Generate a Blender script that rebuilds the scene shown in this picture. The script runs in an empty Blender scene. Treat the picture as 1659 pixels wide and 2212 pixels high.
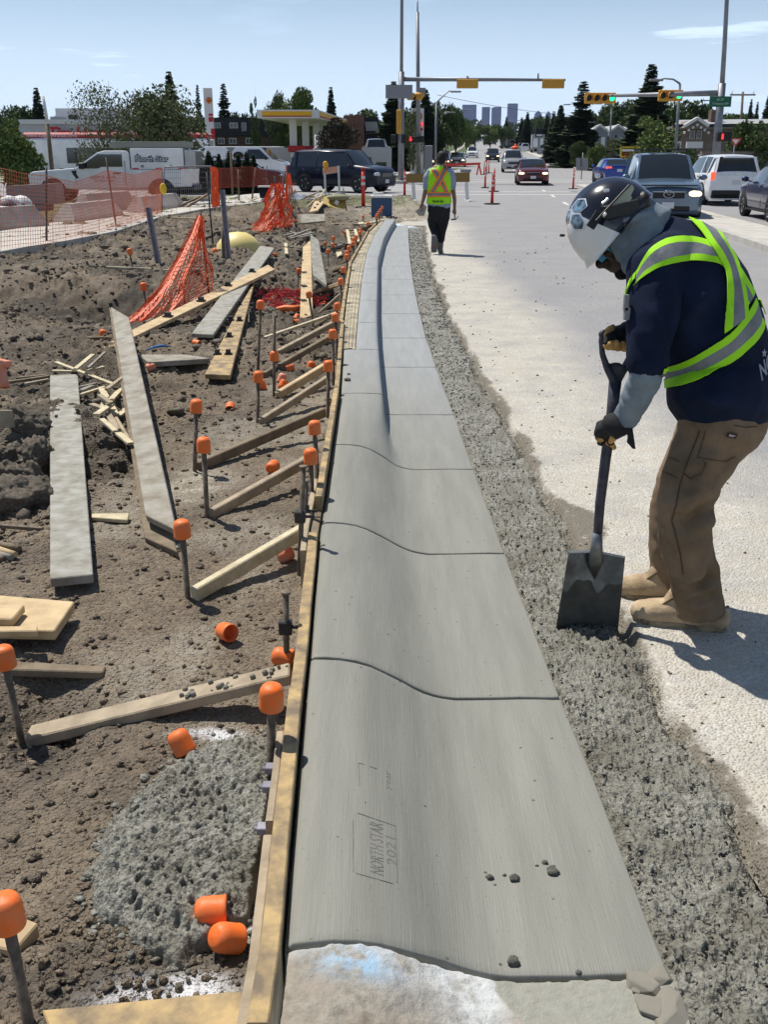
import bpy,bmesh,math,random
import numpy as np
from mathutils import Vector,Matrix,noise as mnoise
from mathutils.bvhtree import BVHTree
scene=bpy.context.scene
col=scene.collection
R=math.radians
EYE=1.68
FOC=2150.0
PITCH=math.atan(771.0/FOC)
CP,SP=math.cos(PITCH),math.sin(PITCH)
cam_data=bpy.data.cameras.new('camera')
cam=bpy.data.objects.new('camera',cam_data)
col.objects.link(cam)
cam.location=(0,0,EYE)
cam.rotation_euler=(math.pi/2-PITCH,0,0)
cam_data.sensor_fit='VERTICAL'
cam_data.sensor_height=36.0
cam_data.lens=36.0*FOC/2212.0
cam_data.clip_start=0.05
cam_data.clip_end=20000
scene.camera=cam
HAZE=0.00005
ORD=['first','second','third','fourth','fifth','sixth','seventh','eighth','ninth','tenth','eleventh','twelfth','thirteenth','fourteenth','fifteenth','sixteenth','seventeenth','eighteenth','nineteenth','twentieth','twenty-first','twenty-second','twenty-third','twenty-fourth','twenty-fifth','twenty-sixth']
SUN_EL=61.0
SUN_DIR=Vector((-0.70,0.72,0)).normalized()
SUN_AZ=math.atan2(SUN_DIR.x,SUN_DIR.y)
world=bpy.data.worlds.new('World')
scene.world=world
world.use_nodes=True
wn=world.node_tree
wn.nodes.clear()
w_out=wn.nodes.new('ShaderNodeOutputWorld')
w_bg=wn.nodes.new('ShaderNodeBackground')
w_sky=wn.nodes.new('ShaderNodeTexSky')
w_sky.sky_type='NISHITA'
w_sky.sun_disc=False
w_sky.sun_elevation=R(SUN_EL)
w_sky.sun_rotation=SUN_AZ
w_sky.altitude=1000
w_sky.air_density=1.0
w_sky.dust_density=0.3
w_sky.ozone_density=1.4
w_bg.inputs['Strength'].default_value=0.080
w_tc=wn.nodes.new('ShaderNodeTexCoord')
def wnode(t,**kw):
 n=wn.nodes.new(t)
 for k,v in kw.items():
  setattr(n,k,v)
 return n
def cloud_layer(scale,loc,rot,lo,hi,amt,detail=6):
 mp=wnode('ShaderNodeMapping')
 mp.inputs['Scale'].default_value=scale
 mp.inputs['Location'].default_value=loc
 mp.inputs['Rotation'].default_value=rot
 wn.links.new(w_tc.outputs['Generated'],mp.inputs['Vector'])
 nz=wnode('ShaderNodeTexNoise')
 nz.inputs['Scale'].default_value=1.0
 nz.inputs['Detail'].default_value=detail
 nz.inputs['Roughness'].default_value=0.55
 wn.links.new(mp.outputs['Vector'],nz.inputs['Vector'])
 mr=wnode('ShaderNodeMapRange')
 mr.interpolation_type='SMOOTHSTEP'
 mr.inputs['From Min'].default_value=lo
 mr.inputs['From Max'].default_value=hi
 mr.inputs['To Max'].default_value=amt
 wn.links.new(nz.outputs['Fac'],mr.inputs['Value'])
 return mr.outputs['Result']
c1=cloud_layer((2.6,2.0,12.0),(3.1,0.4,0.2),(0,-0.30,0.2),0.44,0.74,0.6)
c2=cloud_layer((4.0,4.0,60.0),(1.9,2.4,0.35),(0,0.14,0.1),0.56,0.70,0.9)
mx0=wnode('ShaderNodeMath',operation='MAXIMUM')
wn.links.new(c1,mx0.inputs[0]);wn.links.new(c2,mx0.inputs[1])
w_s0=wnode('ShaderNodeSeparateXYZ');wn.links.new(w_tc.outputs['Generated'],w_s0.inputs[0])
w_r0=wnode('ShaderNodeMapRange');w_r0.inputs['From Min'].default_value=.1;w_r0.inputs['From Max'].default_value=.6
w_r0.inputs['To Min'].default_value=1.0;w_r0.inputs['To Max'].default_value=.12;wn.links.new(w_s0.outputs['Z'],w_r0.inputs['Value'])
mx=wnode('ShaderNodeMath',operation='MULTIPLY')
wn.links.new(mx0.outputs[0],mx.inputs[0]);wn.links.new(w_r0.outputs['Result'],mx.inputs[1])
w_mix=wnode('ShaderNodeMix',data_type='RGBA')
w_sep=wnode('ShaderNodeSeparateXYZ');wn.links.new(w_tc.outputs['Generated'],w_sep.inputs[0])
w_hz=wnode('ShaderNodeMapRange');w_hz.inputs['From Min'].default_value=0.0;w_hz.inputs['From Max'].default_value=0.165
w_hz.inputs['To Min'].default_value=0.96;w_hz.inputs['To Max'].default_value=0.06
wn.links.new(w_sep.outputs['Z'],w_hz.inputs['Value'])
w_m2=wnode('ShaderNodeMath',operation='MAXIMUM')
wn.links.new(mx.outputs[0],w_m2.inputs[0]);wn.links.new(w_hz.outputs['Result'],w_m2.inputs[1])
wn.links.new(w_m2.outputs[0],w_mix.inputs['Factor'])
wn.links.new(w_sky.outputs['Color'],w_mix.inputs['A'])
w_mix.inputs['B'].default_value=(9.9,12.1,15.2,1)
wn.links.new(w_mix.outputs['Result'],w_bg.inputs['Color'])
wn.links.new(w_bg.outputs[0],w_out.inputs['Surface'])
sun_data=bpy.data.lights.new('sun','SUN')
sun=bpy.data.objects.new('sun',sun_data)
col.objects.link(sun)
sun_data.energy=5.0
sun_data.angle=R(0.5)
sun_data.color=(1.0,0.95,0.87)
sv=Vector((SUN_DIR.x*math.cos(R(SUN_EL)),SUN_DIR.y*math.cos(R(SUN_EL)),math.sin(R(SUN_EL))))
sun.rotation_euler=sv.to_track_quat('Z','Y').to_euler()
sun.location=(-20,20,40)
scene.view_settings.view_transform='Standard'
scene.view_settings.look='None'
scene.view_settings.exposure=0.12
scene.view_settings.gamma=1.0
scene.view_settings.use_curve_mapping=False
scene.render.engine='CYCLES'
TY=np.array([-50,60,88,164,300,600,900,1500,20000.])
TZ=np.array([0,0,.19,.98,3.6,10.5,18,20,20.])
def terr(Y):
 return np.interp(Y,TY,TZ)
def _dir(px,py):
 a=(px-829.5)/FOC
 b=-(py-1106)/FOC
 return a,CP+b*SP,-SP+b*CP
def P(px,py,z=0.0):
 """point where the sight line through a measured picture position meets height z"""
 d=_dir(px,py)
 t=(z-EYE)/d[2]
 return Vector((d[0]*t,d[1]*t,z))
def Q(px,py,Y):
 """point on that sight line at distance Y"""
 d=_dir(px,py)
 t=Y/d[1]
 return Vector((d[0]*t,Y,EYE+d[2]*t))
def PT(px,py):
 """point on the rising street surface"""
 d=_dir(px,py)
 ys=np.linspace(20,2000,8000)
 zz=EYE+d[2]*ys/d[1]-terr(ys)
 i=int(np.argmax(zz<0))if(zz<0).any()else len(ys)-1
 y=ys[i]
 return Vector((d[0]*y/d[1],y,float(terr(y))))
def ppm(p):
 """picture pixels per metre at a point"""
 return FOC/(p.y*CP+(EYE-p.z)*SP)
def h2(ix,iy,s):
 n=(ix.astype(np.int64)*374761393+iy.astype(np.int64)*668265263+int(s)*1442695041)&0xffffffff
 n=((n^(n>>13))*1274126177)&0xffffffff
 n=n^(n>>16)
 return(n&0xffffff)/float(0x1000000)
def vnoise(x,y,s=0):
 x=np.asarray(x,float);y=np.asarray(y,float)
 ix=np.floor(x);iy=np.floor(y)
 fx=x-ix;fy=y-iy
 fx=fx*fx*(3-2*fx);fy=fy*fy*(3-2*fy)
 a=h2(ix,iy,s);b=h2(ix+1,iy,s);c=h2(ix,iy+1,s);d=h2(ix+1,iy+1,s)
 return(a+(b-a)*fx)*(1-fy)+(c+(d-c)*fx)*fy
def fbm(x,y,o=4,s=0,g=0.5):
 t=0;a=1;n=0
 for i in range(o):
  t=t+a*(vnoise(x,y,s+i*17)-0.5);n+=a
  c,d=math.cos(0.6),math.sin(0.6)
  x,y=(x*c-y*d)*2.03,(x*d+y*c)*2.03
  a*=g
 return t/n*2
def worley(x,y,s=0):
 x=np.asarray(x,float);y=np.asarray(y,float)
 ix=np.floor(x);iy=np.floor(y)
 f=np.full(x.shape,9.0)
 for dx in(-1,0,1):
  for dy in(-1,0,1):
   cx=ix+dx;cy=iy+dy
   px=cx+h2(cx,cy,s);py=cy+h2(cx,cy,s+5)
   f=np.minimum(f,(px-x)**2+(py-y)**2)
 return np.sqrt(f)
def sstep(a,b,x):
 t=np.clip((x-a)/(b-a),0,1)
 return t*t*(3-2*t)
MATS={}
def mat(name,c,rough=0.7,metal=0.0,c2=None,nscale=8.0,namt=0.5,bump=0.0,bscale=60.0,spec=0.5,emit=None,estr=0.0,coat=0.0,trans=0.0,ior=1.45,alpha=1.0,stretch=None,coord='Object',detail=5,thin=0.0):
 if name in MATS:
  return MATS[name]
 m=bpy.data.materials.new(name)
 m.use_nodes=True
 nt=m.node_tree
 b=nt.nodes['Principled BSDF']
 b.inputs['Base Color'].default_value=(*c,1)
 b.inputs['Roughness'].default_value=rough
 b.inputs['Metallic'].default_value=metal
 b.inputs['Specular IOR Level'].default_value=spec
 b.inputs['Coat Weight'].default_value=coat
 b.inputs['Transmission Weight'].default_value=trans
 b.inputs['IOR'].default_value=ior
 b.inputs['Alpha'].default_value=alpha
 if emit:
  b.inputs['Emission Color'].default_value=(*emit,1)
  b.inputs['Emission Strength'].default_value=estr
 if thin:
  b.inputs['Subsurface Weight'].default_value=thin
 tc=nt.nodes.new('ShaderNodeTexCoord')
 vec=tc.outputs[coord]
 if stretch:
  mp=nt.nodes.new('ShaderNodeMapping')
  mp.inputs['Scale'].default_value=stretch
  nt.links.new(vec,mp.inputs['Vector'])
  vec=mp.outputs['Vector']
 if c2 is not None:
  nz=nt.nodes.new('ShaderNodeTexNoise')
  nz.inputs['Scale'].default_value=nscale
  nz.inputs['Detail'].default_value=detail
  nz.inputs['Roughness'].default_value=0.6
  nt.links.new(vec,nz.inputs['Vector'])
  mr=nt.nodes.new('ShaderNodeMapRange')
  mr.inputs['From Min'].default_value=0.5-0.25*(1.01-namt)
  mr.inputs['From Max'].default_value=0.5+0.25*(1.01-namt)+0.02
  nt.links.new(nz.outputs['Fac'],mr.inputs['Value'])
  mi=nt.nodes.new('ShaderNodeMix');mi.data_type='RGBA'
  mi.inputs['A'].default_value=(*c,1);mi.inputs['B'].default_value=(*c2,1)
  nt.links.new(mr.outputs['Result'],mi.inputs['Factor'])
  nt.links.new(mi.outputs['Result'],b.inputs['Base Color'])
 if bump:
  nb=nt.nodes.new('ShaderNodeTexNoise')
  nb.inputs['Scale'].default_value=bscale
  nb.inputs['Detail'].default_value=6
  nb.inputs['Roughness'].default_value=0.65
  nt.links.new(vec,nb.inputs['Vector'])
  bu=nt.nodes.new('ShaderNodeBump')
  bu.inputs['Strength'].default_value=bump
  bu.inputs['Distance'].default_value=0.01
  nt.links.new(nb.outputs['Fac'],bu.inputs['Height'])
  nt.links.new(bu.outputs['Normal'],b.inputs['Normal'])
 MATS[name]=m
 return m
def hex_(r,g,b):
 return tuple(((v/255)/12.92 if v/255<=0.04045 else((v/255+0.055)/1.055)**2.4)for v in(r,g,b))
def tag(o,label=None,cat=None,group=None,kind=None):
 if label:o['label']=label
 if cat:o['category']=cat
 if group:o['group']=group
 if kind:o['kind']=kind
 return o
def empty(name,loc=(0,0,0),rz=0.0,label=None,cat=None,group=None,kind=None):
 o=bpy.data.objects.new(name,None)
 o.empty_display_size=0.1
 col.objects.link(o)
 o.location=loc
 o.rotation_euler=(0,0,rz)
 return tag(o,label,cat,group,kind)
def link(name,me,parent=None,world_space=True):
 o=bpy.data.objects.new(name,me)
 col.objects.link(o)
 if parent is not None:
  o.parent=parent
  if world_space and parent.parent is None and parent.type=='EMPTY':
   o.location=-Vector(parent.location)
 return o
def copy_tree(o,parent=None):
 c=o.copy()
 col.objects.link(c)
 if parent is not None:
  c.parent=parent
 for ch in list(o.children):
  copy_tree(ch,c)
 return c
def place(o,loc,rz=0.0,label=None,group=None,scale=None,tilt=None):
 o.location=loc
 o.rotation_euler=(tilt[0]if tilt else 0,tilt[1]if tilt else 0,rz)
 if scale is not None:
  o.scale=(scale,)*3 if not hasattr(scale,'__len__')else scale
 if label:o['label']=label
 if group:o['group']=group
 return o
def frame_from(d,up=Vector((0,0,1))):
 d=Vector(d).normalized()
 if abs(d.dot(up))>0.98:
  up=Vector((0,1,0))if abs(d.y)<0.9 else Vector((1,0,0))
 a=up.cross(d).normalized()
 b=d.cross(a).normalized()
 return a,b
class MB:
 def __init__(self):
  self.v=[];self.f=[];self.m=[];self.sm=[]
 def add(self,verts,faces,mi=0,smooth=False):
  n=len(self.v)
  self.v.extend([tuple(p)for p in verts])
  for f in faces:
   self.f.append(tuple(i+n for i in f));self.m.append(mi);self.sm.append(smooth)
  return self
 def box(self,c,s,rz=0.0,mi=0,M=None,ch=0.0):
  c=Vector(c);hx,hy,hz=s[0]/2,s[1]/2,s[2]/2
  if ch:
   ch=min(ch,hx*.9,hy*.9,hz*.9)
   bm=bmesh.new();bmesh.ops.create_cube(bm,size=1.0)
   for v in bm.verts:v.co=Vector((v.co.x*2*hx,v.co.y*2*hy,v.co.z*2*hz))
   bmesh.ops.bevel(bm,geom=list(bm.edges),offset=ch,segments=1,affect='EDGES')
   vs=[v.co.copy()for v in bm.verts];fs=[[v.index for v in f.verts]for f in bm.faces]
   bm.free()
  else:
   vs=[Vector((x,y,z))for x in(-hx,hx)for y in(-hy,hy)for z in(-hz,hz)]
   fs=[(0,1,3,2),(4,6,7,5),(0,4,5,1),(2,3,7,6),(0,2,6,4),(1,5,7,3)]
  if M is not None:
   vs=[c+(M@v)for v in vs]
  elif rz:
   r=Matrix.Rotation(rz,3,'Z');vs=[c+r@v for v in vs]
  else:
   vs=[c+v for v in vs]
  return self.add(vs,fs,mi)
 def bar(self,p0,p1,w,t,up=Vector((0,0,1)),mi=0,ch=0.0,roll=0.0):
  """box running p0-p1, w across, t along 'up'"""
  p0=Vector(p0);p1=Vector(p1);d=p1-p0;L=d.length
  a,b=frame_from(d,up)
  if roll:
   q=Matrix.Rotation(roll,3,d.normalized());a=q@a;b=q@b
  M=Matrix((d.normalized(),a,b)).transposed()
  return self.box((p0+p1)/2,(L,w,t),M=M,mi=mi,ch=ch)
 def cyl(self,p0,p1,r0,r1=None,n=12,mi=0,caps=True,smooth=True):
  if r1 is None:r1=r0
  p0=Vector(p0);p1=Vector(p1);a,b=frame_from(p1-p0)
  vs=[]
  for p,r in((p0,r0),(p1,r1)):
   for i in range(n):
    t=2*math.pi*i/n
    vs.append(p+a*(r*math.cos(t))+b*(r*math.sin(t)))
  self.add(vs,[(i,(i+1)%n,n+(i+1)%n,n+i)for i in range(n)],mi,smooth)
  if caps:
   k=len(self.v)-2*n
   self.f.append(tuple(k+i for i in reversed(range(n))));self.m.append(mi);self.sm.append(False)
   self.f.append(tuple(k+n+i for i in range(n)));self.m.append(mi);self.sm.append(False)
  return self
 def tube(self,pts,rad,n=10,mi=0,ref=None,cap=True,smooth=True,rounded=0):
  """pts list; rad list of r or (ra, rb); ra along ref direction"""
  pts=[Vector(p)for p in pts]
  if not hasattr(rad,'__len__'):rad=[rad]*len(pts)
  rad=[(r,r)if not hasattr(r,'__len__')else r for r in rad]
  if rounded:
   def ends(p,q,r,steps):
    d=(p-q).normalized();out=[]
    L=min(r)
    for k in range(1,steps+1):
     a=math.pi/2*k/steps*0.97
     out.append((p+d*L*math.sin(a),(r[0]*math.cos(a),r[1]*math.cos(a))))
    return out
   e0=ends(pts[0],pts[1],rad[0],rounded)[::-1]
   e1=ends(pts[-1],pts[-2],rad[-1],rounded)
   pts=[e[0]for e in e0]+pts+[e[0]for e in e1]
   rad=[e[1]for e in e0]+rad+[e[1]for e in e1]
  vs=[]
  pa=None
  for k,p in enumerate(pts):
   d=pts[min(k+1,len(pts)-1)]-pts[max(k-1,0)]
   d.normalize()
   if ref is not None:
    a=(Vector(ref)-d*Vector(ref).dot(d)).normalized()
   elif pa is None:
    a,_=frame_from(d)
   else:
    a=(pa-d*pa.dot(d)).normalized()
   pa=a
   b=d.cross(a)
   for i in range(n):
    t=2*math.pi*i/n
    vs.append(p+a*(rad[k][0]*math.cos(t))+b*(rad[k][1]*math.sin(t)))
  fs=[]
  for k in range(len(pts)-1):
   for i in range(n):
    j=(i+1)%n
    fs.append((k*n+i,k*n+j,(k+1)*n+j,(k+1)*n+i))
  self.add(vs,fs,mi,smooth)
  if cap:
   s=len(self.v)-len(vs)
   self.f.append(tuple(s+i for i in reversed(range(n))));self.m.append(mi);self.sm.append(False)
   e=s+(len(pts)-1)*n
   self.f.append(tuple(e+i for i in range(n)));self.m.append(mi);self.sm.append(False)
  return self
 def ell(self,c,r,M=None,n=12,m=8,mi=0):
  c=Vector(c)
  if not hasattr(r,'__len__'):r=(r,r,r)
  vs=[]
  for j in range(m+1):
   th=math.pi*j/m
   for i in range(n):
    ph=2*math.pi*i/n
    v=Vector((r[0]*math.sin(th)*math.cos(ph),r[1]*math.sin(th)*math.sin(ph),r[2]*math.cos(th)))
    if j in(0,m):v=Vector((0,0,r[2]*(1 if j==0 else-1)))
    vs.append(c+(M@v if M else v))
  fs=[]
  for j in range(m):
   for i in range(n):
    k=(i+1)%n
    if j==0:fs.append((0,(j+1)*n+i,(j+1)*n+k))
    elif j==m-1:fs.append((j*n+i,(j+1)*n,j*n+k))
    else:fs.append((j*n+i,(j+1)*n+i,(j+1)*n+k,j*n+k))
  return self.add(vs,fs,mi,True)
 def prism(self,poly,d,mi=0):
  """extrude polygon (3D points) by vector d"""
  poly=[Vector(p)for p in poly];d=Vector(d);n=len(poly)
  vs=poly+[p+d for p in poly]
  fs=[tuple(range(n)),tuple(n+i for i in reversed(range(n)))]
  fs+=[(i,n+i,n+(i+1)%n,(i+1)%n)for i in range(n)]
  return self.add(vs,fs,mi)
 def quad(self,a,b,c,d,mi=0):
  return self.add([a,b,c,d],[(0,1,2,3)],mi)
 def rings(self,rings,mi=0,smooth=True,closed=True,caps=True):
  n=len(rings[0]);vs=[p for r in rings for p in r];fs=[]
  for k in range(len(rings)-1):
   for i in range(n if closed else n-1):
    j=(i+1)%n
    fs.append((k*n+i,k*n+j,(k+1)*n+j,(k+1)*n+i))
  self.add(vs,fs,mi,smooth)
  if caps:
   s=len(self.v)-len(vs)
   self.f.append(tuple(s+i for i in reversed(range(n))));self.m.append(mi);self.sm.append(False)
   e=s+(len(rings)-1)*n
   self.f.append(tuple(e+i for i in range(n)));self.m.append(mi);self.sm.append(False)
  return self
 def mesh(self,name,mats,fix=True):
  me=bpy.data.meshes.new(name)
  me.from_pydata(self.v,[],self.f)
  for m in(mats if isinstance(mats,(list,tuple))else[mats]):
   me.materials.append(m)
  me.polygons.foreach_set('material_index',self.m)
  me.polygons.foreach_set('use_smooth',self.sm)
  if fix and len(self.f)<20000:
   bm=bmesh.new();bm.from_mesh(me)
   bmesh.ops.recalc_face_normals(bm,faces=bm.faces)
   bm.to_mesh(me);bm.free()
  me.update()
  return me
 def build(self,name,mats,parent=None,world_space=True,fix=True):
  return link(name,self.mesh(name,mats,fix),parent,world_space)
def grid_mesh(name,X,Y,Z,mat_,uv=None,attrs=None,smooth=True):
 r,c=X.shape
 me=bpy.data.meshes.new(name)
 nv=r*c;nf=(r-1)*(c-1)
 me.vertices.add(nv)
 me.vertices.foreach_set('co',np.stack([X,Y,Z],-1).astype(np.float32).ravel())
 idx=np.arange(nv).reshape(r,c)
 q=np.stack([idx[:-1,:-1],idx[:-1,1:],idx[1:,1:],idx[1:,:-1]],-1).reshape(-1,4)
 me.loops.add(nf*4);me.polygons.add(nf)
 me.loops.foreach_set('vertex_index',q.ravel().astype(np.int32))
 me.polygons.foreach_set('loop_start',np.arange(0,nf*4,4,dtype=np.int32))
 me.polygons.foreach_set('loop_total',np.full(nf,4,dtype=np.int32))
 me.polygons.foreach_set('use_smooth',np.full(nf,smooth))
 me.update(calc_edges=True)
 if uv is not None:
  l=me.uv_layers.new(name='UVMap')
  u=np.stack([uv[0].ravel(),uv[1].ravel()],-1)[q.ravel()]
  l.data.foreach_set('uv',u.astype(np.float32).ravel())
 for k,a in(attrs or{}).items():
  at=me.attributes.new(k,'FLOAT','POINT')
  at.data.foreach_set('value',a.astype(np.float32).ravel())
 for m in(mat_ if isinstance(mat_,(list,tuple))else[mat_]):
  me.materials.append(m)
 return me
def remeshed(mb,name,mats,voxel=0.01,smooth=4,noise_amp=0.0,noise_scale=10.0,dec=None):
 """union of closed shapes as one continuous skin"""
 me=mb.mesh('tmp',mats)
 o=bpy.data.objects.new('tmp',me);col.objects.link(o)
 m=o.modifiers.new('r','REMESH');m.mode='VOXEL';m.voxel_size=voxel;m.use_smooth_shade=True
 if smooth:
  s=o.modifiers.new('s','SMOOTH');s.factor=0.5;s.iterations=smooth
 dg=bpy.context.evaluated_depsgraph_get();dg.update()
 out=bpy.data.meshes.new_from_object(o.evaluated_get(dg))
 bpy.data.objects.remove(o);out.name=name
 if noise_amp:
  n=len(out.vertices)
  co=np.empty(n*3,np.float32);out.vertices.foreach_get('co',co);co=co.reshape(-1,3)
  no=np.empty(n*3,np.float32);out.vertices.foreach_get('normal',no);no=no.reshape(-1,3)
  s=noise_scale
  h=fbm(co[:,0]*s+co[:,1]*s*.6,co[:,2]*s-co[:,1]*s*.5,4,3)
  co+=no*(h*noise_amp)[:,None]
  out.vertices.foreach_set('co',co.ravel());out.update()
 out.polygons.foreach_set('use_smooth',[True]*len(out.polygons))
 if not out.materials:
  for mm in(mats if isinstance(mats,(list,tuple))else[mats]):out.materials.append(mm)
 return out
def text_mesh(s,size,name,m,extrude=0.002,shear=0.0,bold=0.0,align='CENTER',spacing=1.0):
 cu=bpy.data.curves.new(name,'FONT')
 cu.body=s;cu.size=size;cu.extrude=extrude;cu.shear=shear;cu.offset=bold
 cu.align_x=align;cu.align_y='CENTER';cu.space_character=spacing;cu.resolution_u=2
 o=bpy.data.objects.new(name,cu);col.objects.link(o)
 dg=bpy.context.evaluated_depsgraph_get();dg.update()
 me=bpy.data.meshes.new_from_object(o.evaluated_get(dg))
 bpy.data.objects.remove(o)
 me.name=name
 me.materials.clear();me.materials.append(m)
 return me
def put_text(s,size,name,m,origin,xdir,ydir,parent=None,**kw):
 """text standing on the plane spanned by xdir (reading) and ydir (up)"""
 me=text_mesh(s,size,name,m,**kw)
 x=Vector(xdir).normalized();y=Vector(ydir).normalized();z=x.cross(y)
 M=Matrix((x,y,z)).transposed().to_4x4();M.translation=Vector(origin)
 me.transform(M)
 return link(name,me,parent)
def node_mat(name):
 m=bpy.data.materials.new(name);m.use_nodes=True
 nt=m.node_tree
 return m,nt,nt.nodes['Principled BSDF']
def N(nt,t,**kw):
 n=nt.nodes.new(t)
 for k,v in kw.items():
  if hasattr(n,k)and not k[0].isupper():setattr(n,k,v)
  else:n.inputs[k.replace('_',' ')].default_value=v
 return n
def mixc(nt,fac,a,b,blend='MIX'):
 n=nt.nodes.new('ShaderNodeMix');n.data_type='RGBA';n.blend_type=blend
 for s,v in(('Factor',fac),('A',a),('B',b)):
  if hasattr(v,'is_linked')or hasattr(v,'links'):nt.links.new(v,n.inputs[s])
  else:n.inputs[s].default_value=(*v,1)if isinstance(v,tuple)and len(v)==3 else v
 return n.outputs['Result']
def rng(nt,v,a,b,c=0.0,d=1.0):
 n=nt.nodes.new('ShaderNodeMapRange')
 n.inputs['From Min'].default_value=a;n.inputs['From Max'].default_value=b
 n.inputs['To Min'].default_value=c;n.inputs['To Max'].default_value=d
 nt.links.new(v,n.inputs['Value']);return n.outputs['Result']
def noi(nt,vec,scale,detail=5,rough=0.6):
 n=nt.nodes.new('ShaderNodeTexNoise');n.inputs['Scale'].default_value=scale
 n.inputs['Detail'].default_value=detail;n.inputs['Roughness'].default_value=rough
 nt.links.new(vec,n.inputs['Vector']);return n.outputs['Fac']
def vor(nt,vec,scale,feature='F1',out='Distance',rand=1.0):
 n=nt.nodes.new('ShaderNodeTexVoronoi');n.feature=feature
 n.inputs['Scale'].default_value=scale;n.inputs['Randomness'].default_value=rand
 nt.links.new(vec,n.inputs['Vector']);return n.outputs[out]
def mul(nt,a,b,op='MULTIPLY'):
 n=nt.nodes.new('ShaderNodeMath');n.operation=op
 for i,v in enumerate((a,b)):
  if hasattr(v,'links'):nt.links.new(v,n.inputs[i])
  else:n.inputs[i].default_value=v
 return n.outputs[0]
def attr(nt,name):
 n=nt.nodes.new('ShaderNodeAttribute');n.attribute_name=name;return n.outputs['Fac']
def bump(nt,bsdf,h,strength,dist,prev=None):
 n=nt.nodes.new('ShaderNodeBump');n.inputs['Strength'].default_value=strength
 n.inputs['Distance'].default_value=dist;nt.links.new(h,n.inputs['Height'])
 if prev is not None:nt.links.new(prev,n.inputs['Normal'])
 nt.links.new(n.outputs['Normal'],bsdf.inputs['Normal']);return n.outputs['Normal']
M_asph,nt,b=node_mat('asphalt')
oc=nt.nodes.new('ShaderNodeTexCoord').outputs['Object']
du=attr(nt,'dust')
agg=vor(nt,oc,95.0,out='Color')
aggd=vor(nt,oc,95.0)
sep=nt.nodes.new('ShaderNodeSeparateColor');nt.links.new(agg,sep.inputs[0])
base=mixc(nt,sep.outputs[0],(0.215,0.210,0.208),(0.375,0.365,0.355))
base=mixc(nt,rng(nt,noi(nt,oc,1.1,4),0.35,0.65),base,(0.26,0.257,0.26))
dustc=mixc(nt,sep.outputs[1],(0.38,0.355,0.305),(0.60,0.57,0.505))
dustc=mixc(nt,rng(nt,noi(nt,oc,7.0,6),0.35,0.7),dustc,(0.46,0.42,0.34))
duf=mul(nt,du,rng(nt,noi(nt,oc,2.3,6),0.2,0.62,0.25,1.15))
duf=rng(nt,duf,0.0,1.0)
colr=mixc(nt,duf,base,dustc)
dk=rng(nt,noi(nt,oc,13.0,5),0.60,0.74,0.0,0.35)
colr=mixc(nt,dk,colr,(0.16,0.145,0.12))
wet=attr(nt,'wet')  # road-edge band: lip shadow put into the colour, plus brown stain
wf=rng(nt,mul(nt,wet,rng(nt,noi(nt,oc,22.0,5),0.25,0.7,0.4,1.4)),0.3,0.8)
colr=mixc(nt,wf,colr,(0.17,0.148,0.112))
nt.links.new(colr,b.inputs['Base Color'])
b.inputs['Roughness'].default_value=0.85
hh=mul(nt,rng(nt,aggd,0.0,0.7,1.0,0.0),1.0)
n1=bump(nt,b,hh,0.9,0.006)
bump(nt,b,noi(nt,oc,30.0,6),0.35,0.012,n1)
M_conc,nt,b=node_mat('broomed_concrete')
uvn=nt.nodes.new('ShaderNodeUVMap');uvn.uv_map='UVMap'
mp=nt.nodes.new('ShaderNodeMapping');mp.inputs['Scale'].default_value=(420,5,1)
nt.links.new(uvn.outputs[0],mp.inputs['Vector'])
br=noi(nt,mp.outputs[0],1.0,3,0.5)
mp2=nt.nodes.new('ShaderNodeMapping');mp2.inputs['Scale'].default_value=(14,1.3,1)
nt.links.new(uvn.outputs[0],mp2.inputs['Vector'])
big=noi(nt,mp2.outputs[0],1.0,5)
fine=noi(nt,uvn.outputs[0],90.0,4)
c_=mixc(nt,rng(nt,big,0.22,0.78),(0.180,0.177,0.150),(0.258,0.254,0.218))
c_=mixc(nt,rng(nt,br,0.60,0.76,0,0.4),c_,(0.33,0.325,0.285))
c_=mixc(nt,rng(nt,br,0.42,0.26,0,0.3),c_,(0.14,0.14,0.115))
c_=mixc(nt,rng(nt,fine,0.62,0.72,0,0.6),c_,(0.12,0.118,0.10))
spk=vor(nt,uvn.outputs[0],16.0)
c_=mixc(nt,mul(nt,rng(nt,spk,.05,.09,1,0),rng(nt,big,.40,.55)),c_,(0.06,0.058,0.05))
c_=mixc(nt,attr(nt,'dry'),c_,mixc(nt,rng(nt,big,0.3,0.7),(0.26,0.275,0.28),(0.325,0.335,0.335)))
nt.links.new(c_,b.inputs['Base Color'])
b.inputs['Roughness'].default_value=0.62
n1=bump(nt,b,br,0.55,0.0025)
bump(nt,b,fine,0.25,0.003,n1)
def rough_conc(name,a,b2,dark):
 m,nt,b=node_mat(name)
 oc=nt.nodes.new('ShaderNodeTexCoord').outputs['Object']
 f1=noi(nt,oc,55.0,6,0.7);f2=noi(nt,oc,5.0,4)
 c=mixc(nt,rng(nt,f1,0.35,0.65),a,b2)
 c=mixc(nt,rng(nt,f2,0.42,0.66),c,dark)
 c=mixc(nt,mul(nt,attr(nt,'pit'),0.75),c,tuple(v*.4 for v in dark))
 nt.links.new(c,b.inputs['Base Color'])
 b.inputs['Roughness'].default_value=0.55
 n1=bump(nt,b,f1,0.8,0.012)
 bump(nt,b,vor(nt,oc,130.0),0.5,0.006,n1)
 return m
M_wet=rough_conc('rough_wet_concrete',(0.13,0.126,0.103),(0.345,0.335,0.285),(0.150,0.138,0.105))
M_dirt,nt,b=node_mat('dirt')
oc=nt.nodes.new('ShaderNodeTexCoord').outputs['Object']
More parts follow.
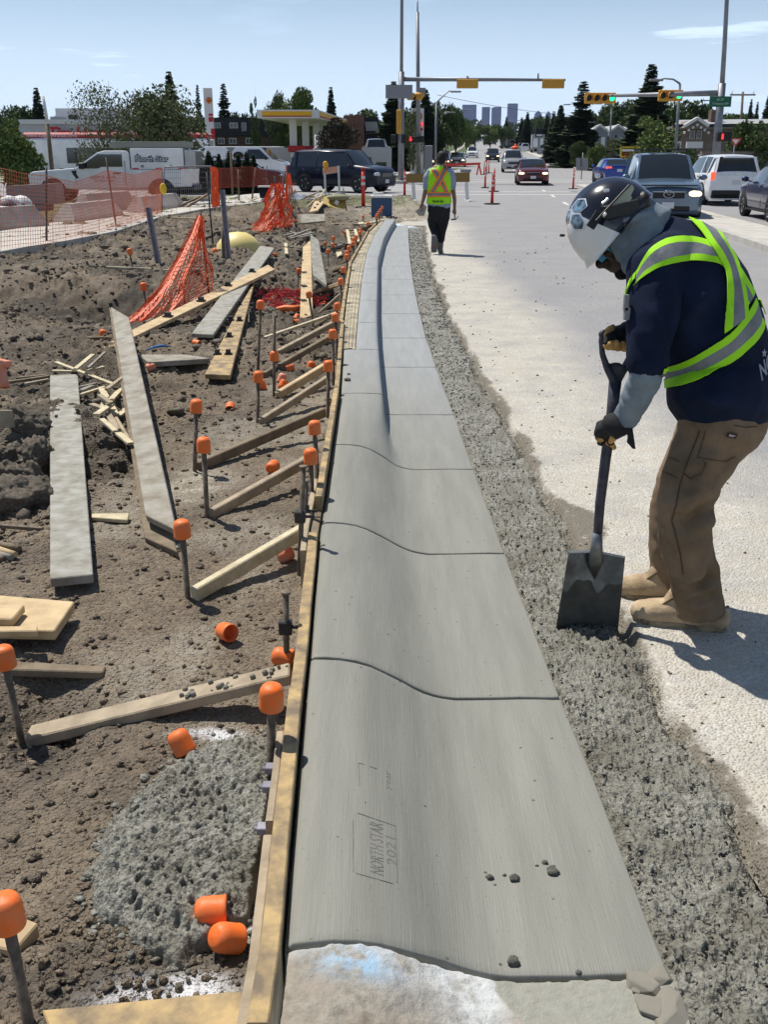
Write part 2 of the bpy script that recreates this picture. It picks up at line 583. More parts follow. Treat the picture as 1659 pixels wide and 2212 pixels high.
n_a=noi(nt,oc,0.9,6,0.62);n_b=noi(nt,oc,9.0,6,0.7);n_c=noi(nt,oc,60.0,4,0.7)
dirtc=mixc(nt,rng(nt,n_a,0.40,0.62),(0.195,0.146,0.095),(0.30,0.238,0.165))
dirtc=mixc(nt,rng(nt,n_b,0.30,0.70),dirtc,(0.112,0.083,0.055))
dirtc=mixc(nt,rng(nt,n_c,0.52,0.74,0,0.8),dirtc,(0.30,0.265,0.21))
dirtc=mixc(nt,attr(nt,'damp'),dirtc,mixc(nt,rng(nt,n_b,.3,.7),(0.062,0.048,0.034),(0.10,0.085,0.062)))
dirtc=mixc(nt,mul(nt,attr(nt,'sand'),rng(nt,n_b,0.3,0.6)),dirtc,(0.43,0.39,0.31))
cement=mul(nt,attr(nt,'cement'),rng(nt,n_b,0.36,0.55))
dirtc=mixc(nt,cement,dirtc,(0.62,0.62,0.63))
grs=mul(nt,attr(nt,'grass'),rng(nt,noi(nt,oc,3.0,5),0.36,0.54))
dirtc=mixc(nt,grs,dirtc,mixc(nt,n_c,(0.055,0.075,0.022),(0.15,0.16,0.06)))
nt.links.new(dirtc,b.inputs['Base Color'])
b.inputs['Roughness'].default_value=0.9
peb=vor(nt,oc,70.0);peb2=vor(nt,oc,190.0)
n1=bump(nt,b,rng(nt,peb,0.0,0.6,1,0),0.85,0.012)
n1=bump(nt,b,rng(nt,peb2,0.0,0.6,1,0),0.6,0.005,n1)
bump(nt,b,n_b,0.6,0.03,n1)
M_grass=mat('dry_grass',(0.085,0.10,0.035),0.95,c2=(0.20,0.18,0.085),nscale=1.2,bump=0.6,bscale=25)
M_lawn=mat('lawn',(0.055,0.085,0.02),0.95,c2=(0.12,0.14,0.05),nscale=0.6,bump=0.6,bscale=20)
M_walk=mat('sidewalk_concrete',(0.50,0.475,0.42),0.85,c2=(0.40,0.375,0.33),nscale=2.5,bump=0.3,bscale=80)
M_oldwalk=mat('old_concrete',(0.46,0.44,0.40),0.85,c2=(0.36,0.34,0.30),nscale=3,bump=0.4,bscale=60)
M_paint=mat('road_paint',(0.72,0.72,0.70),0.7,c2=(0.5,0.5,0.49),nscale=6)
M_black=mat('black_joint',(0.03,0.03,0.028),0.9)
def pl(pts,z):
 w=sorted(((P(x,y,z).y,P(x,y,z).x)for x,y in pts))
 return np.array([a for a,_ in w]),np.array([b_ for _,b_ in w])
_R=pl([(1480,2190),(1442,2100),(1396,1984),(1288,1697),(1205,1497),(1090,1197),(1022,1014),(980,895),(945,803),(920,730),(903,660),(893,610),(886,560),(883,520),(882,487)],0)
_B=pl([(590,2250),(617,2050),(640,1750),(652,1600),(668,1432),(692,1148),(706,1060),(720,960),(735,853),(740,776),(745,700),(752,640),(762,570),(800,500),(829,473)],.15)
_B2=pl([(768,765),(769,740),(774,675),(781.5,602),(792,547),(808.6,508),(833,473)],.15)
_F=pl([(833,905),(829,860),(824,817),(816,717),(815,660),(816,626),(817.6,559),(830,514),(843,490),(856,472)],.15)
_S=pl([(1830,2212),(1700,1975),(1631,1845),(1539,1673),(1439,1510),(1360,1370),(1290,1250),(1188,1080),(1114,947),(1039,812),(1004,746),(964,665),(934,588),(920,524),(917.5,485.6)],0.0)
def ext(t,Y):
 y,x=t
 Y=np.asarray(Y,float)
 v=np.interp(Y,y,x)
 lo=x[0]+(x[1]-x[0])/(y[1]-y[0])*(Y-y[0])
 return np.where(Y<y[0],lo,v)
XR=lambda Y:ext(_R,Y)
XB=lambda Y:ext(_B,Y)
XB2=lambda Y:ext(_B2,Y)
XF=lambda Y:np.interp(Y,*_F)
XS=lambda Y:ext(_S,Y)+0.015*fbm(np.asarray(Y,float)*9,np.asarray(Y,float)*0,3,9)+.03*fbm(np.asarray(Y,float)*2.2,np.asarray(Y,float)*0,2,19)
KEND=26.2
STEP_Y=8.3
T=np.array([0,.02,.06,.12,.18,.24,.29,.33,.37,.41,.45,.49,.53,.58,.66,.75,.84,.92,.97,1.0])
ZN=np.interp(T,[0,.02,.08,.16,.24,.32,.40,.46,.52,.58,.9,1],[.142,.15,.150,.143,.122,.088,.048,.022,.007,0,.004,.002])
TF=[0,.06,.3,.6,.85]
ZF=[.142,.150,.152,.152,.150]
def kerb_section(Y):
 """cross section points (x,z) at distance Y"""
 r=float(XR(Y));bnear=float(XB(Y));far=Y>STEP_Y
 bb=float(XB2(Y))if far else bnear
 w=float(sstep(5.1,6.9,Y))
 xn=bb+(r-bb)*T
 f=float(XF(Y))if Y>5.7 else bb+(r-bb)*.40
 xf=[bb+(f-.035-bb)*t for t in(0,.08,.3,.55,.8,1)]
 zf=[.144,.150,.152,.152,.151,.148]
 xf+=[f-.014,f-.005,f-.001,f+.003,f+.006,f+.012]
 zf+=[.146,.138,.12,.06,.003,0.0]
 nrest=len(T)-len(xf)
 xf+=[f+.012+(r-f-.012)*(k+1)/nrest for k in range(nrest)]
 zf+=[0.0]*nrest
 return xn*(1-w)+np.array(xf)*w,ZN*(1-w)+np.array(zf)*w
JOINTS=[1.69,2.87,4.13,5.40,6.67,STEP_Y,9.72,11.3,12.9,14.6,16.4,18.3,20.2,22.2,24.2,KEND]
kerb=empty('kerb',(0,0,0),kind='structure')
for k in range(len(JOINTS)-1):
 y0,y1=JOINTS[k]+.0055,JOINTS[k+1]-.0055
 if y0>8:y0+=.003;y1-=.003
 n=max(14,int((y1-y0)/.035))if y0<9 else 12
 ys=np.concatenate([[y0,y0+.002,y0+.005],np.linspace(y0+.03,y1-.03,n),[y1-.005,y1-.002,y1]])
 if k==4:ys=ys.clip(None,STEP_Y-.001)
 X=[];Z=[];YY=[]
 for i,y in enumerate(ys):
  x,z=kerb_section(y)
  warp=(-.075*(1-np.clip(np.linspace(0,1,len(x))/.5,0,1))*max(0,1-(y-1.69)/.4))if k==0 else 0
  dz={0:-.012,1:-.003,2:-.0005,len(ys)-1:-.012,len(ys)-2:-.003,len(ys)-3:-.001}.get(i,0)
  yy=y+warp+(0.005*fbm(x*40,np.full_like(x,k*7.3+(0 if i<4 else 50)),3,4)if(i<3 or i>len(ys)-4)else 0)
  yy=yy+np.zeros(len(x))
  yy=np.concatenate([[y,yy[0]],yy[:-1],[yy[-1],yy[-1],yy[-1],y]])
  x=np.concatenate([[x[0],x[0]],x[:-1],[x[-1]-.005,x[-1]-.001,x[-1],x[-1]+.001]]);z=np.concatenate([[-.1,z[0]+dz-.004],z[:-1]+dz,[z[-1]+dz,z[-1]+dz-.0005,z[-1]+dz-.004,-.1]])
  X.append(x);Z.append(z);YY.append(yy)
 X=[X[0]]+X+[X[-1]];YY=[YY[0]]+YY+[YY[-1]]
 Z=[np.full_like(Z[0],-.1)]+Z+[np.full_like(Z[0],-.1)]
 X=np.array(X);YY=np.array(YY);Z=np.array(Z)
 z0=Z.copy();Z=Z+np.where(Z>-.09,.0016*fbm(X*9,YY*5,3,2),0)
 dry=sstep(5.0,9.5,YY)*0.8
 me=grid_mesh('kerb_panel',X,YY,Z,M_conc,uv=(X-float(XB(y0)),YY),attrs={'dry':dry})
 link('kerb_panel',me,kerb)
ys=np.linspace(1.72,KEND,120)
X=np.array([[float(XB(y))+.006 if y<STEP_Y else float(XB2(y))+.006,float(XR(y))-.004]for y in ys])
Yg=np.repeat(ys[:,None],2,1)
kb=grid_mesh('kerb_base',np.repeat(X,1,1),Yg,np.full_like(X,-.035),M_black)
link('kerb_base',kb,kerb)
M_old,nt,b=node_mat('painted_old_concrete')
oc=nt.nodes.new('ShaderNodeTexCoord').outputs['Object']
f1=noi(nt,oc,45.0,6,0.7);f2=noi(nt,oc,9.0,5)
c=mixc(nt,rng(nt,f1,.35,.65),(0.20,0.18,0.145),(0.36,0.33,0.27))
c=mixc(nt,rng(nt,f2,.35,.60),c,(0.31,0.265,0.21))
c=mixc(nt,rng(nt,noi(nt,oc,17.,5),.58,.70,0,.8),c,(0.20,.165,.12))
c=mixc(nt,mul(nt,attr(nt,'white'),rng(nt,f2,.33,.48)),c,(0.60,0.61,0.59))
c=mixc(nt,mul(nt,attr(nt,'blue'),rng(nt,f2,.38,.5,0,.9)),c,(0.33,0.56,0.78))
c=mixc(nt,attr(nt,'slab'),c,mixc(nt,rng(nt,f1,.3,.7),(0.255,0.25,0.205),(0.33,0.325,0.275)))
nt.links.new(c,b.inputs['Base Color']);b.inputs['Roughness'].default_value=0.8
bump(nt,b,f1,.75,.010)
yy=np.linspace(1.0,1.700,130);tt=np.linspace(0,1,200)
Yg,Tg=np.meshgrid(yy,tt,indexing='ij')
Bx=XB(Yg);Rx=XR(Yg)
warp=-.075*(1-np.clip(Tg/.5,0,1))*sstep(1.0,1.7,Yg)
Yg=Yg+warp
X=Bx+.004+(Rx-Bx)*Tg
Zp=np.interp(Tg,T,ZN)
slab=sstep(.0,.015,(Tg-(.52+.30*np.clip((1.66-Yg)/.40,0,1))+.03*fbm(X*14,Yg*14,3,6)))
roughz=.0045*fbm(X*45,Yg*45,5,11)+.005*fbm(X*7,Yg*7,3,12)
pitz=-.012*sstep(.30,.10,worley(X*38,Yg*38,3))
Z=Zp-.004+roughz*(1-slab)*1.0+.003*fbm(X*8,Yg*8,3,8)-.002*slab
edge=sstep(1.688,1.70,Yg-warp+.012*fbm(X*18,Yg*3,3,15))
Z=Z-.03*edge
whitef=.50*sstep(1.57,1.64,Yg)*sstep(.60,.5,Tg)+.95*np.exp(-((Tg-.47)/.08)**2)*sstep(1.38,1.52,Yg)+.25*np.exp(-((Tg-.3)/.12)**2)*sstep(1.45,1.6,Yg)
bluef=np.exp(-((Tg-.17)/.09)**2-((Yg-1.60)/.04)**2)
me=grid_mesh('old_gutter',X,Yg,Z,M_old,attrs={'white':np.clip(whitef,0,1),'blue':bluef,'slab':slab})
og=link('old_gutter',me);tag(og,kind='structure')
def rough_h(X,Y):
 n=.016*fbm(X*7,Y*7,4,21)+.013*fbm(X*34,Y*34,4,22)+.010*fbm(X*90,Y*90,3,25)
 w=worley(X*26,Y*26,7);w2=worley(X*62,Y*62,8)
 pit=sstep(.26,.05,w)*(vnoise(X*9,Y*9,30)>.50)
 pit2=sstep(.26,.08,w2)
 n=n-.020*pit-.009*pit2+.008*(0.5-w)+.010*(.5-w2)
 return n,np.clip(pit+.5*pit2,0,1)
rows=np.geomspace(1.2,KEND-.35,1050)
tt=np.linspace(0,1,130)
Yg,Tg=np.meshgrid(rows,tt,indexing='ij')
Lx=XR(Yg)+.001;Sx=XS(Yg)
X=Lx+(Sx+.02-Lx)*Tg
n,pit=rough_h(X,Yg)
amp=np.interp(Yg,[1,4.5,6,12,26],[1.25,1.1,.7,.6,.5])
Z=-.022+n*amp-.022*sstep(.10,.0,Tg)-.030*sstep(.80,.93,Tg)*sstep(1.0,.95,Tg)*(vnoise(Yg*5,Yg*0,3)>.3)
Z=Z+.02*sstep(1.0,.0,abs(Yg-3.9)/.5)*sstep(.4,.95,Tg)
Z[:,0]=-.12;Z[:,-1]=-.12
me=grid_mesh('fresh_concrete',X,Yg,Z,M_wet,attrs={'pit':pit})
tag(link('fresh_concrete',me),'rough grey wet concrete filling the strip between smooth gutter and road','concrete',kind='stuff')
def dirt_base(X,Y):
 X=np.asarray(X,float);Y=np.asarray(Y,float)
 z=.018*fbm(X*.9,Y*.9,3,40)
 far=sstep(8,13,Y)
 z=z+far*.10*fbm(X*.55,Y*.55,4,41)
 def bowl(px,py,rx,ry,d,z0=0.0):
  c=P(px,py,z0)
  return-d*np.exp(-(((X-c.x)/rx)**2+((Y-c.y)/ry)**2)**1.6)
 z=z+bowl(235,655,1.0,1.2,.42)+bowl(70,632,1.6,.7,.22)+bowl(610,660,.8,1.6,.16)
 z=z+bowl(690,600,.8,2.5,.22)+bowl(660,540,.8,3.,.12)
 z=z+bowl(60,1530,.20,.26,.10)+bowl(150,1620,.12,.1,.04)
 c=P(90,600);z=z+.14*np.exp(-(((X-c.x)/2.6)**2+((Y-c.y)/1.3)**2))
 c=P(80,745);z=z+.09*np.exp(-(((X-c.x)/1.5)**2+((Y-c.y)/.9)**2))
 c=P(60,905);z=z+.07*np.exp(-(((X-c.x)/.6)**2+((Y-c.y)/.5)**2))
 z=z*sstep(-.1,.35,XB(Y)-X)-.03*sstep(.5,.0,XB(Y)-X)*sstep(5,7,Y)
 z=z*sstep(46,38,Y)+.02*sstep(30,44,Y)
 z=z+.06*sstep(24,30,Y)*sstep(46,40,Y)*sstep(-3.5,-1.,X)
 return z
def dz(x,y):return float(dirt_base(np.array([x]),np.array([y]))[0])
def PD(px,py,up=0.0):
 z=0.0
 for _ in range(5):
  p=P(px,py,z+up);z=dz(p.x,p.y)
 return P(px,py,z+up)
def rough_mask(X,Y):
 m=sstep(6.8,8.5,Y+.8*fbm(X*.8,Y*.8,2,77))
 m=np.maximum(m,sstep(-1.15,-1.75,X+.25*fbm(X,Y*1.5,2,78))*sstep(3.6,4.6,Y))
 c=P(330,880);m=np.maximum(m,np.exp(-(((X-c.x)/.8)**2+((Y-c.y)/.9)**2))*.8)
 c=P(60,1560);m=np.maximum(m,.8*np.exp(-(((X-c.x)/.22)**2+((Y-c.y)/.3)**2)))
 c=P(180,2080);m=np.maximum(m,.55*np.exp(-(((X-c.x)/.3)**2+((Y-c.y)/.14)**2)))
 return m
rows=np.concatenate([[-4,0,.8],np.geomspace(1.15,44.3,1050)])
sc=np.concatenate([np.linspace(0,1,430)**1.0,[1.15,1.4,1.9,2.6]])
Yg,Sg=np.meshgrid(rows,sc,indexing='ij')
wid=.52*np.maximum(Yg,1.2)+1.0
xr=np.where(Yg<KEND,XB(Yg)-.052,XB(KEND)-.05)
xr=np.where(Yg>KEND-.5,xr+sstep(KEND-.5,KEND+2.5,Yg)*1.35,xr)
X=xr-wid*Sg
X[:,-1]=np.minimum(X[:,-1],-26)
base=dirt_base(X,Yg)
rm=rough_mask(X,Yg)
cl=worley(X*6,Yg*6,50);cl2=worley(X*15,Yg*15,51)
fine=.008*fbm(X*24,Yg*24,4,60)+.006*(.5-worley(X*34,Yg*34,64))*vnoise(X*5,Yg*5,65)
rough=.075*fbm(X*3.2,Yg*3.2,5,52,.6)+.050*(0.45-cl)*(vnoise(X*2,Yg*2,8)>.3)+.030*(.45-cl2)
far=sstep(10,16,Yg)
rough=rough*(1.25+.9*far*(vnoise(X*.5,Yg*.5,19)))
Z=base+fine+rm*rough*sstep(.05,.3,xr-X+.02)
Z=Z+.010*fbm(X*5,Yg*5,4,63)
damp=sstep(.14,-.14,fbm(X*1.3,Yg*1.3,4,71))*(.25+.55*rm)+.5*sstep(.05,-.25,base-.02)
for px,py,rx,ry,a in((60,1600,.25,.35,.9),(300,1560,.18,.1,.5),(120,2100,.3,.16,.8),(540,2080,.22,.12,.8),(470,1640,.16,.07,.9),(260,1750,.12,.2,.7),(330,2120,.2,.1,.6)):
 c=P(px,py);damp=damp+a*np.exp(-(((X-c.x)/rx)**2+((Yg-c.y)/ry)**2))*(0.6+fbm(X*9,Yg*9,3,90))
sand=.8*sstep(24,27,Yg)*sstep(46,44,Yg)*sstep(-2.0,0.2,X)+.3*sstep(8,12,Yg)*sstep(.1,.6,fbm(X*.6,Yg*.6,3,73))+.55*sstep(.0,.4,fbm(X*2.1,Yg*1.6,4,75))*(1-.6*rm)
c=P(420,1030);sand=sand+.9*np.exp(-(((X-c.x)/.12)**2+((Yg-c.y)/.3)**2))
cem=0
for px,py,rx,ry in((455,1585,.11,.035),(350,2160,.13,.05),(400,2130,.10,.04),(500,2010,.05,.04),(600,1640,.04,.09)):
 c=P(px,py);cem=cem+1.1*np.exp(-(((X-c.x)/rx)**2+((Yg-c.y)/ry)**2)**1.5)
gr=.9*sstep(34,37,Yg)*sstep(-9,-6,X)*sstep(3,1,X)+sstep(26,30,Yg)*sstep(-5.6,-6.4,X-.0*Yg)
me=grid_mesh('site_dirt',X,Yg,Z,M_dirt,attrs={'damp':np.clip(damp,0,1),'sand':np.clip(sand,0,1),'cement':np.clip(cem,0,1),'grass':np.clip(gr,0,1)})
sd=link('site_dirt',me);tag(sd,kind='structure')
c0=P(400,1850,.03)
out_px=[(590,1600),(560,1590),(470,1605),(400,1640),(330,1690),(290,1720),(250,1790),(225,1850),(205,1900),(215,1950),(260,1990),(300,2035),(380,2050),(440,2030),(490,2000),(555,1960),(585,1930)]
out_w=[P(x,y,.02)for x,y in out_px]
cx=sum(p.x for p in out_w)/len(out_w);cy=sum(p.y for p in out_w)/len(out_w)
th=np.array([math.atan2(p.y-cy,p.x-cx)for p in out_w]);rr=np.array([math.hypot(p.y-cy,p.x-cx)for p in out_w])
o_=np.argsort(th);th=th[o_];rr=rr[o_]
gx=np.linspace(cx-.75,cx+.5,330);gy=np.linspace(cy-.6,cy+.6,330)
Xg,Ygg=np.meshgrid(gx,gy)
ang=np.arctan2(Ygg-cy,Xg-cx)
rb=np.interp(ang,th,rr,period=2*math.pi)+.05*fbm(Xg*11,Ygg*11,4,5)
q=np.hypot(Xg-cx,Ygg-cy)/rb
q=q+sstep(-.05,.0,Xg-(XB(Ygg)-.058))*1.0
n,pit=rough_h(Xg,Ygg)
Z=.040*sstep(1.05,.72,q)+n*sstep(1.1,.9,q)*1.35+.02-.09*sstep(.98,1.12,q)
mask=q<1.3
me=grid_mesh('spilled_concrete',Xg,Ygg,Z,M_wet,attrs={'pit':pit*sstep(1,.9,q)})
bm=bmesh.new();bm.from_mesh(me)
bm.verts.ensure_lookup_table()
mk=mask.ravel()
bmesh.ops.delete(bm,geom=[v for v in bm.verts if not mk[v.index]],context='VERTS')
bm.to_mesh(me);bm.free()
tag(link('spilled_concrete',me),'heap of lumpy wet grey concrete spilled on the dirt beside the form board','concrete',kind='stuff')
def vx(v,Y):return v+.0943*Y
def road_rows(rows,cols_fn,name,dustf=None,ncol=50,z=0.0):
 X=[];Yy=[]
 for y in rows:
  a,b_=cols_fn(y)
  t=np.linspace(0,1,ncol)**1.6
  X.append(a+(b_-a)*t);Yy.append(np.full(ncol,y))
 X=np.array(X);Yy=np.array(Yy)
 Z=terr(Yy)+z
 S=XS(Yy)
 d=np.where(Yy<KEND,X-S,X-1.0)
 dust=dustf(X,Yy,d)if dustf else np.zeros_like(X)
 lip_shade_stain=np.where(Yy<KEND,sstep(.08,.0,d-.05*fbm(Yy*2.5,Yy*0,2,3)-.14*sstep(.55,.0,abs(Yy-4.55))),0)  # narrow band paints the lip's shadow; the wider spot is brown stain
 fine=np.where(Yy<9,.004*fbm(X*40,Yy*40,3,4),0)
 lip=np.where(Yy<KEND,-.06*sstep(.02,-.005,d),0)
 me=grid_mesh(name,X,Yy,Z+fine+lip+.012,M_asph,attrs={'dust':np.clip(dust,0,1),'wet':lip_shade_stain})
 o=link(name,me);tag(o,kind='structure');return o
def dustf(X,Y,d):
 wdt=np.interp(Y,[1,4,8,14,20,27,33],[1.9,1.75,1.5,1.3,1.3,1.5,.2])
 v=sstep(wdt,wdt*.35,d+.25*fbm(X*1.5,Y*.8,3,31))
 v=np.maximum(v,.8*sstep(3.2,2.4,Y))
 return v*np.interp(Y,[1,30,44,50],[1,.95,.6,0])
def lr(y):
 if y<KEND:return float(XS(y))-.015,vx(17.5,y)
 if y<KEND+2.5:return 1.0+.0*y-.35,vx(17.5,y)
 return-.30-.25*(y-KEND-2.5)/15*0,vx(17.5,y)
rows=np.concatenate([[-8,-3,0],np.geomspace(1.0,12,330),np.geomspace(12.1,44.3,120)])
road_rows(rows,lambda y:(float(XS(max(y,1.0)))-.015,vx(17.5,y))if y<KEND else((-.28 if y>KEND+.4 else .4),vx(17.5,y)),'road',dustf,ncol=150)
road_rows(np.linspace(44.3,66,24),lambda y:(-90,110),'road',None,60)
road_rows(np.concatenate([np.linspace(66,164,40),np.linspace(170,300,14),np.linspace(320,900,20)]),lambda y:(vx(-3.6-6*max(0,1-(y-66)/6)**2,y),vx(15.6+6*max(0,1-(y-66)/6)**2,y)),'road',None,20)
def ground_sheet(name,xs,ys,m,z=-.04):
 X,Y=np.meshgrid(xs,ys)
 me=grid_mesh(name,X,Y,terr(Y)+z,m)
 return tag(link(name,me),kind='structure')
ys_far=np.concatenate([np.linspace(44.2,300,60),[400,500,600,750,900,1200,1500,3000,9000]])
ground_sheet('ground',np.concatenate([[-6000,-2000],np.linspace(-400,400,60),[2000,6000]]),ys_far,M_grass)
ground_sheet('ground',np.array([vx(17.4,0),60,400,3000]),np.linspace(-60,44.2,10),M_grass)
ground_sheet('ground',np.array([-3000,-400,-25.9]),np.linspace(-60,44.2,10),M_grass)
ground_sheet('ground',np.array([-3000,0,3000]),np.array([-3000,-60,-4.0]),M_grass,-.06)
def slab(name,poly,h,m,z0=0.0,grid=None,labelkind='structure'):
 """poly: plan points, top follows the terrain"""
 mb=MB();n=len(poly)
 top=[Vector((x,y,float(terr(y))+z0+h))for x,y in poly]
 bot=[Vector((x,y,float(terr(y))+z0-.15))for x,y in poly]
 mb.add(top+bot,[tuple(range(n))]+[(i,(i+1)%n,n+(i+1)%n,n+i)for i in range(n)])
 o=mb.build(name,m);tag(o,kind=labelkind);return o
def strip(name,v0,v1,y0,y1,h,m,step=6.0,joint=0.0):
 """pavement strip made of separate slabs along the street"""
 root=empty(name,(vx(v0,y0),y0,0),kind='structure')
 y=y0;k=0
 while y<y1-.01:
  e=min(y+step,y1);mb=MB()
  a=[Vector((vx(v,yy),yy,float(terr(yy))+h))for v,yy in((v0,y+joint),(v1,y+joint),(v1,e-joint),(v0,e-joint))]
  mb.prism(a,(0,0,-h-.12))
  mb.build(name.rstrip('s')+'_slab',m,root)
  y=e;k+=1
 return root
strip('median',5.22,5.40,-2,59.2,.13,M_oldwalk,3.0,.006)
strip('median',5.41,6.65,-2,59.3,.125,M_walk,3.0,.004)
strip('far_median',9.2,10.5,99,420,.14,M_walk,24.0)
strip('sidewalk',17.55,19.3,20,43.5,.13,M_walk,3.0,.006)
strip('sidewalk',-7.2,-5.9,78,420,.14,M_walk,8.0,.01)
strip('verge_kerb',-3.85,-3.62,74,420,.14,M_oldwalk,30.0)
strip('verge_kerb',15.62,15.85,72,420,.14,M_oldwalk,30.0)
strip('sidewalk',17.3,18.7,74,420,.14,M_walk,8.0,.01)
def lawn(x0,x1,y0,y1,z=.05,m=M_lawn):
 ys=np.linspace(y0,y1,40);X=np.array([[vx(x0,y),vx(x1,y)]for y in ys]);Yy=np.repeat(ys[:,None],2,1)
 tag(link('lawn',grid_mesh('lawn',X,Yy,terr(Yy)+z,m)),kind='structure')
lawn(-40,-3.9,84,420);lawn(15.9,70,72,420)
def paint(pts,z=.0165):
 mb=MB();mb.add([Vector((x,y,float(terr(y))+z))for x,y in pts],[tuple(range(len(pts)))])
 return mb
pr=empty('road_markings',(0,0,0),kind='structure')
def line_v(v,y0,y1,w=.12):
 n=max(1,int((y1-y0)/20));
 for k in range(n):
  a=y0+(y1-y0)*k/n;b_=y0+(y1-y0)*(k+1)/n
  paint([(vx(v,a),a),(vx(v+w,a),a),(vx(v+w,b_),b_),(vx(v,b_),b_)]).build('painted_line',M_paint,pr)
for y in(67.2,71.0):
 paint([(vx(-3.2,y),y),(vx(9.0,y),y),(vx(9.0,y+.45),y+.45),(vx(-3.2,y+.45),y+.45)]).build('painted_line',M_paint,pr)
for y in(46.6,50.2):
 paint([(vx(-1.5,y),y),(vx(5.0,y),y),(vx(5.0,y+.4),y+.4),(vx(-1.5,y+.4),y+.4)]).build('painted_line',M_paint,pr)
line_v(2.9,80,86);line_v(2.9,90,96)
for k in range(30):
 y=100+k*9;line_v(2.9,y,y+3.2,.14);line_v(6.1,y,y+3.2,.14)
 if k<16:line_v(13.2,y,y+3.2,.14)
for k in range(4):
 y=30+k*7;line_v(3.0,y,y+2.2,.12)
line_v(9.9,100,101)
for k in range(4):
 y=38+k*9;line_v(12.0,y,y+3,.12)
a,b_=P(780,443),P(1000,385)
paint([(P(940,398).x,P(940,398).y),(P(962,380).x,P(962,380).y),(P(972,380).x,P(972,380).y),(P(955,398).x,P(955,398).y)]).build('painted_line',M_paint,pr)
for i in range(3):
 x=860+i*40
 q0=P(835-i*6,412-i*4);paint([(q0.x,q0.y),(q0.x+2.2,q0.y+1.4),(q0.x+2.2,q0.y+1.9),(q0.x,q0.y+.5)]).build('painted_line',M_paint,pr)
def Zc(ox,oy,s):
 return lambda x,y:((ox+x/s)/1.35262,(oy+y/s)/1.35262)
z1=Zc(0,620,2.676);z2=Zc(520,560,2.4397);z3=Zc(0,1050,2.9625);z5=Zc(500,1050,2.765)
zL=Zc(0,1700,1.8433);zB=Zc(0,2300,1.8433);zM=Zc(830,560,4.366);zN=Zc(600,500,5.53);zA=Zc(0,150,2.212)
zC=Zc(650,200,2.37)
def wood(name,a,b2,rough=0.75,st=(1,1,1)):
 return mat(name,a,rough,c2=b2,nscale=14,stretch=st,bump=0.35,bscale=40)
M_form=mat('form_wood',(0.47,0.33,0.15),.75,c2=(0.17,0.13,0.085),nscale=11,namt=.5,bump=.4,bscale=45)
M_pale=mat('pale_lath',(0.62,0.54,0.36),.8,c2=(0.45,0.38,0.24),nscale=20,bump=.2)
M_lum=mat('weathered_lumber',(0.40,0.325,0.225),.8,c2=(0.27,0.215,0.145),nscale=11,bump=.35,bscale=50)
M_lumd=mat('dirty_lumber',(0.225,0.175,0.115),.85,c2=(0.13,0.10,0.065),nscale=9,bump=.4,bscale=50)
M_lumy=mat('new_lumber',(0.60,0.45,0.25),.75,c2=(0.40,0.29,0.16),nscale=8,bump=.2,bscale=60)
M_greyp=mat('cement_coated_plank',(0.36,0.355,0.315),.8,c2=(0.19,0.17,0.13),nscale=11,namt=.3,bump=.12,bscale=60)
M_greyp2=mat('cement_coated_plank_brown',(0.33,0.31,0.26),.8,c2=(0.20,0.17,0.125),nscale=8,bump=.12,bscale=60)
M_lam=mat('laminated_lath',(0.47,0.41,0.28),.8,c2=(0.20,0.175,0.13),nscale=5,bump=.5,bscale=60)
M_cap=mat('orange_cap_plastic',(0.88,0.15,0.012),.5,c2=(0.66,0.21,0.08),nscale=18,namt=.35,bump=.12,spec=.4,thin=.0)
M_capd=mat('dusty_orange_plastic',(0.80,0.22,0.10),.6,c2=(0.70,0.36,0.26),nscale=25)
M_stake=mat('rusty_steel',(0.115,0.085,0.06),.7,metal=.3,c2=(0.22,0.18,0.135),nscale=30,bump=.3,bscale=90)
M_blk=mat('black_steel',(0.02,0.02,0.022),.5,c2=(0.05,0.045,0.04),nscale=20)
M_purp=mat('galvanised_post',(0.20,0.19,0.235),.5,metal=.4,c2=(0.30,0.29,0.33),nscale=15)
M_net=mat('orange_net',(0.90,0.16,0.03),.55,c2=(0.75,0.07,0.02),nscale=5)
M_netf=mat('faded_orange_net',(0.80,0.20,0.09),.6,c2=(0.72,0.26,0.16),nscale=3)
M_netp=mat('pale_orange_net',(0.85,0.42,0.30),.6)
M_rock=mat('earth_rock',(0.10,0.082,0.062),.95,c2=(0.20,0.17,0.13),nscale=11,bump=.9,bscale=28)
M_chunk=mat('broken_concrete',(0.33,0.30,0.24),.85,c2=(0.30,0.28,0.23),nscale=14,bump=.6,bscale=50)
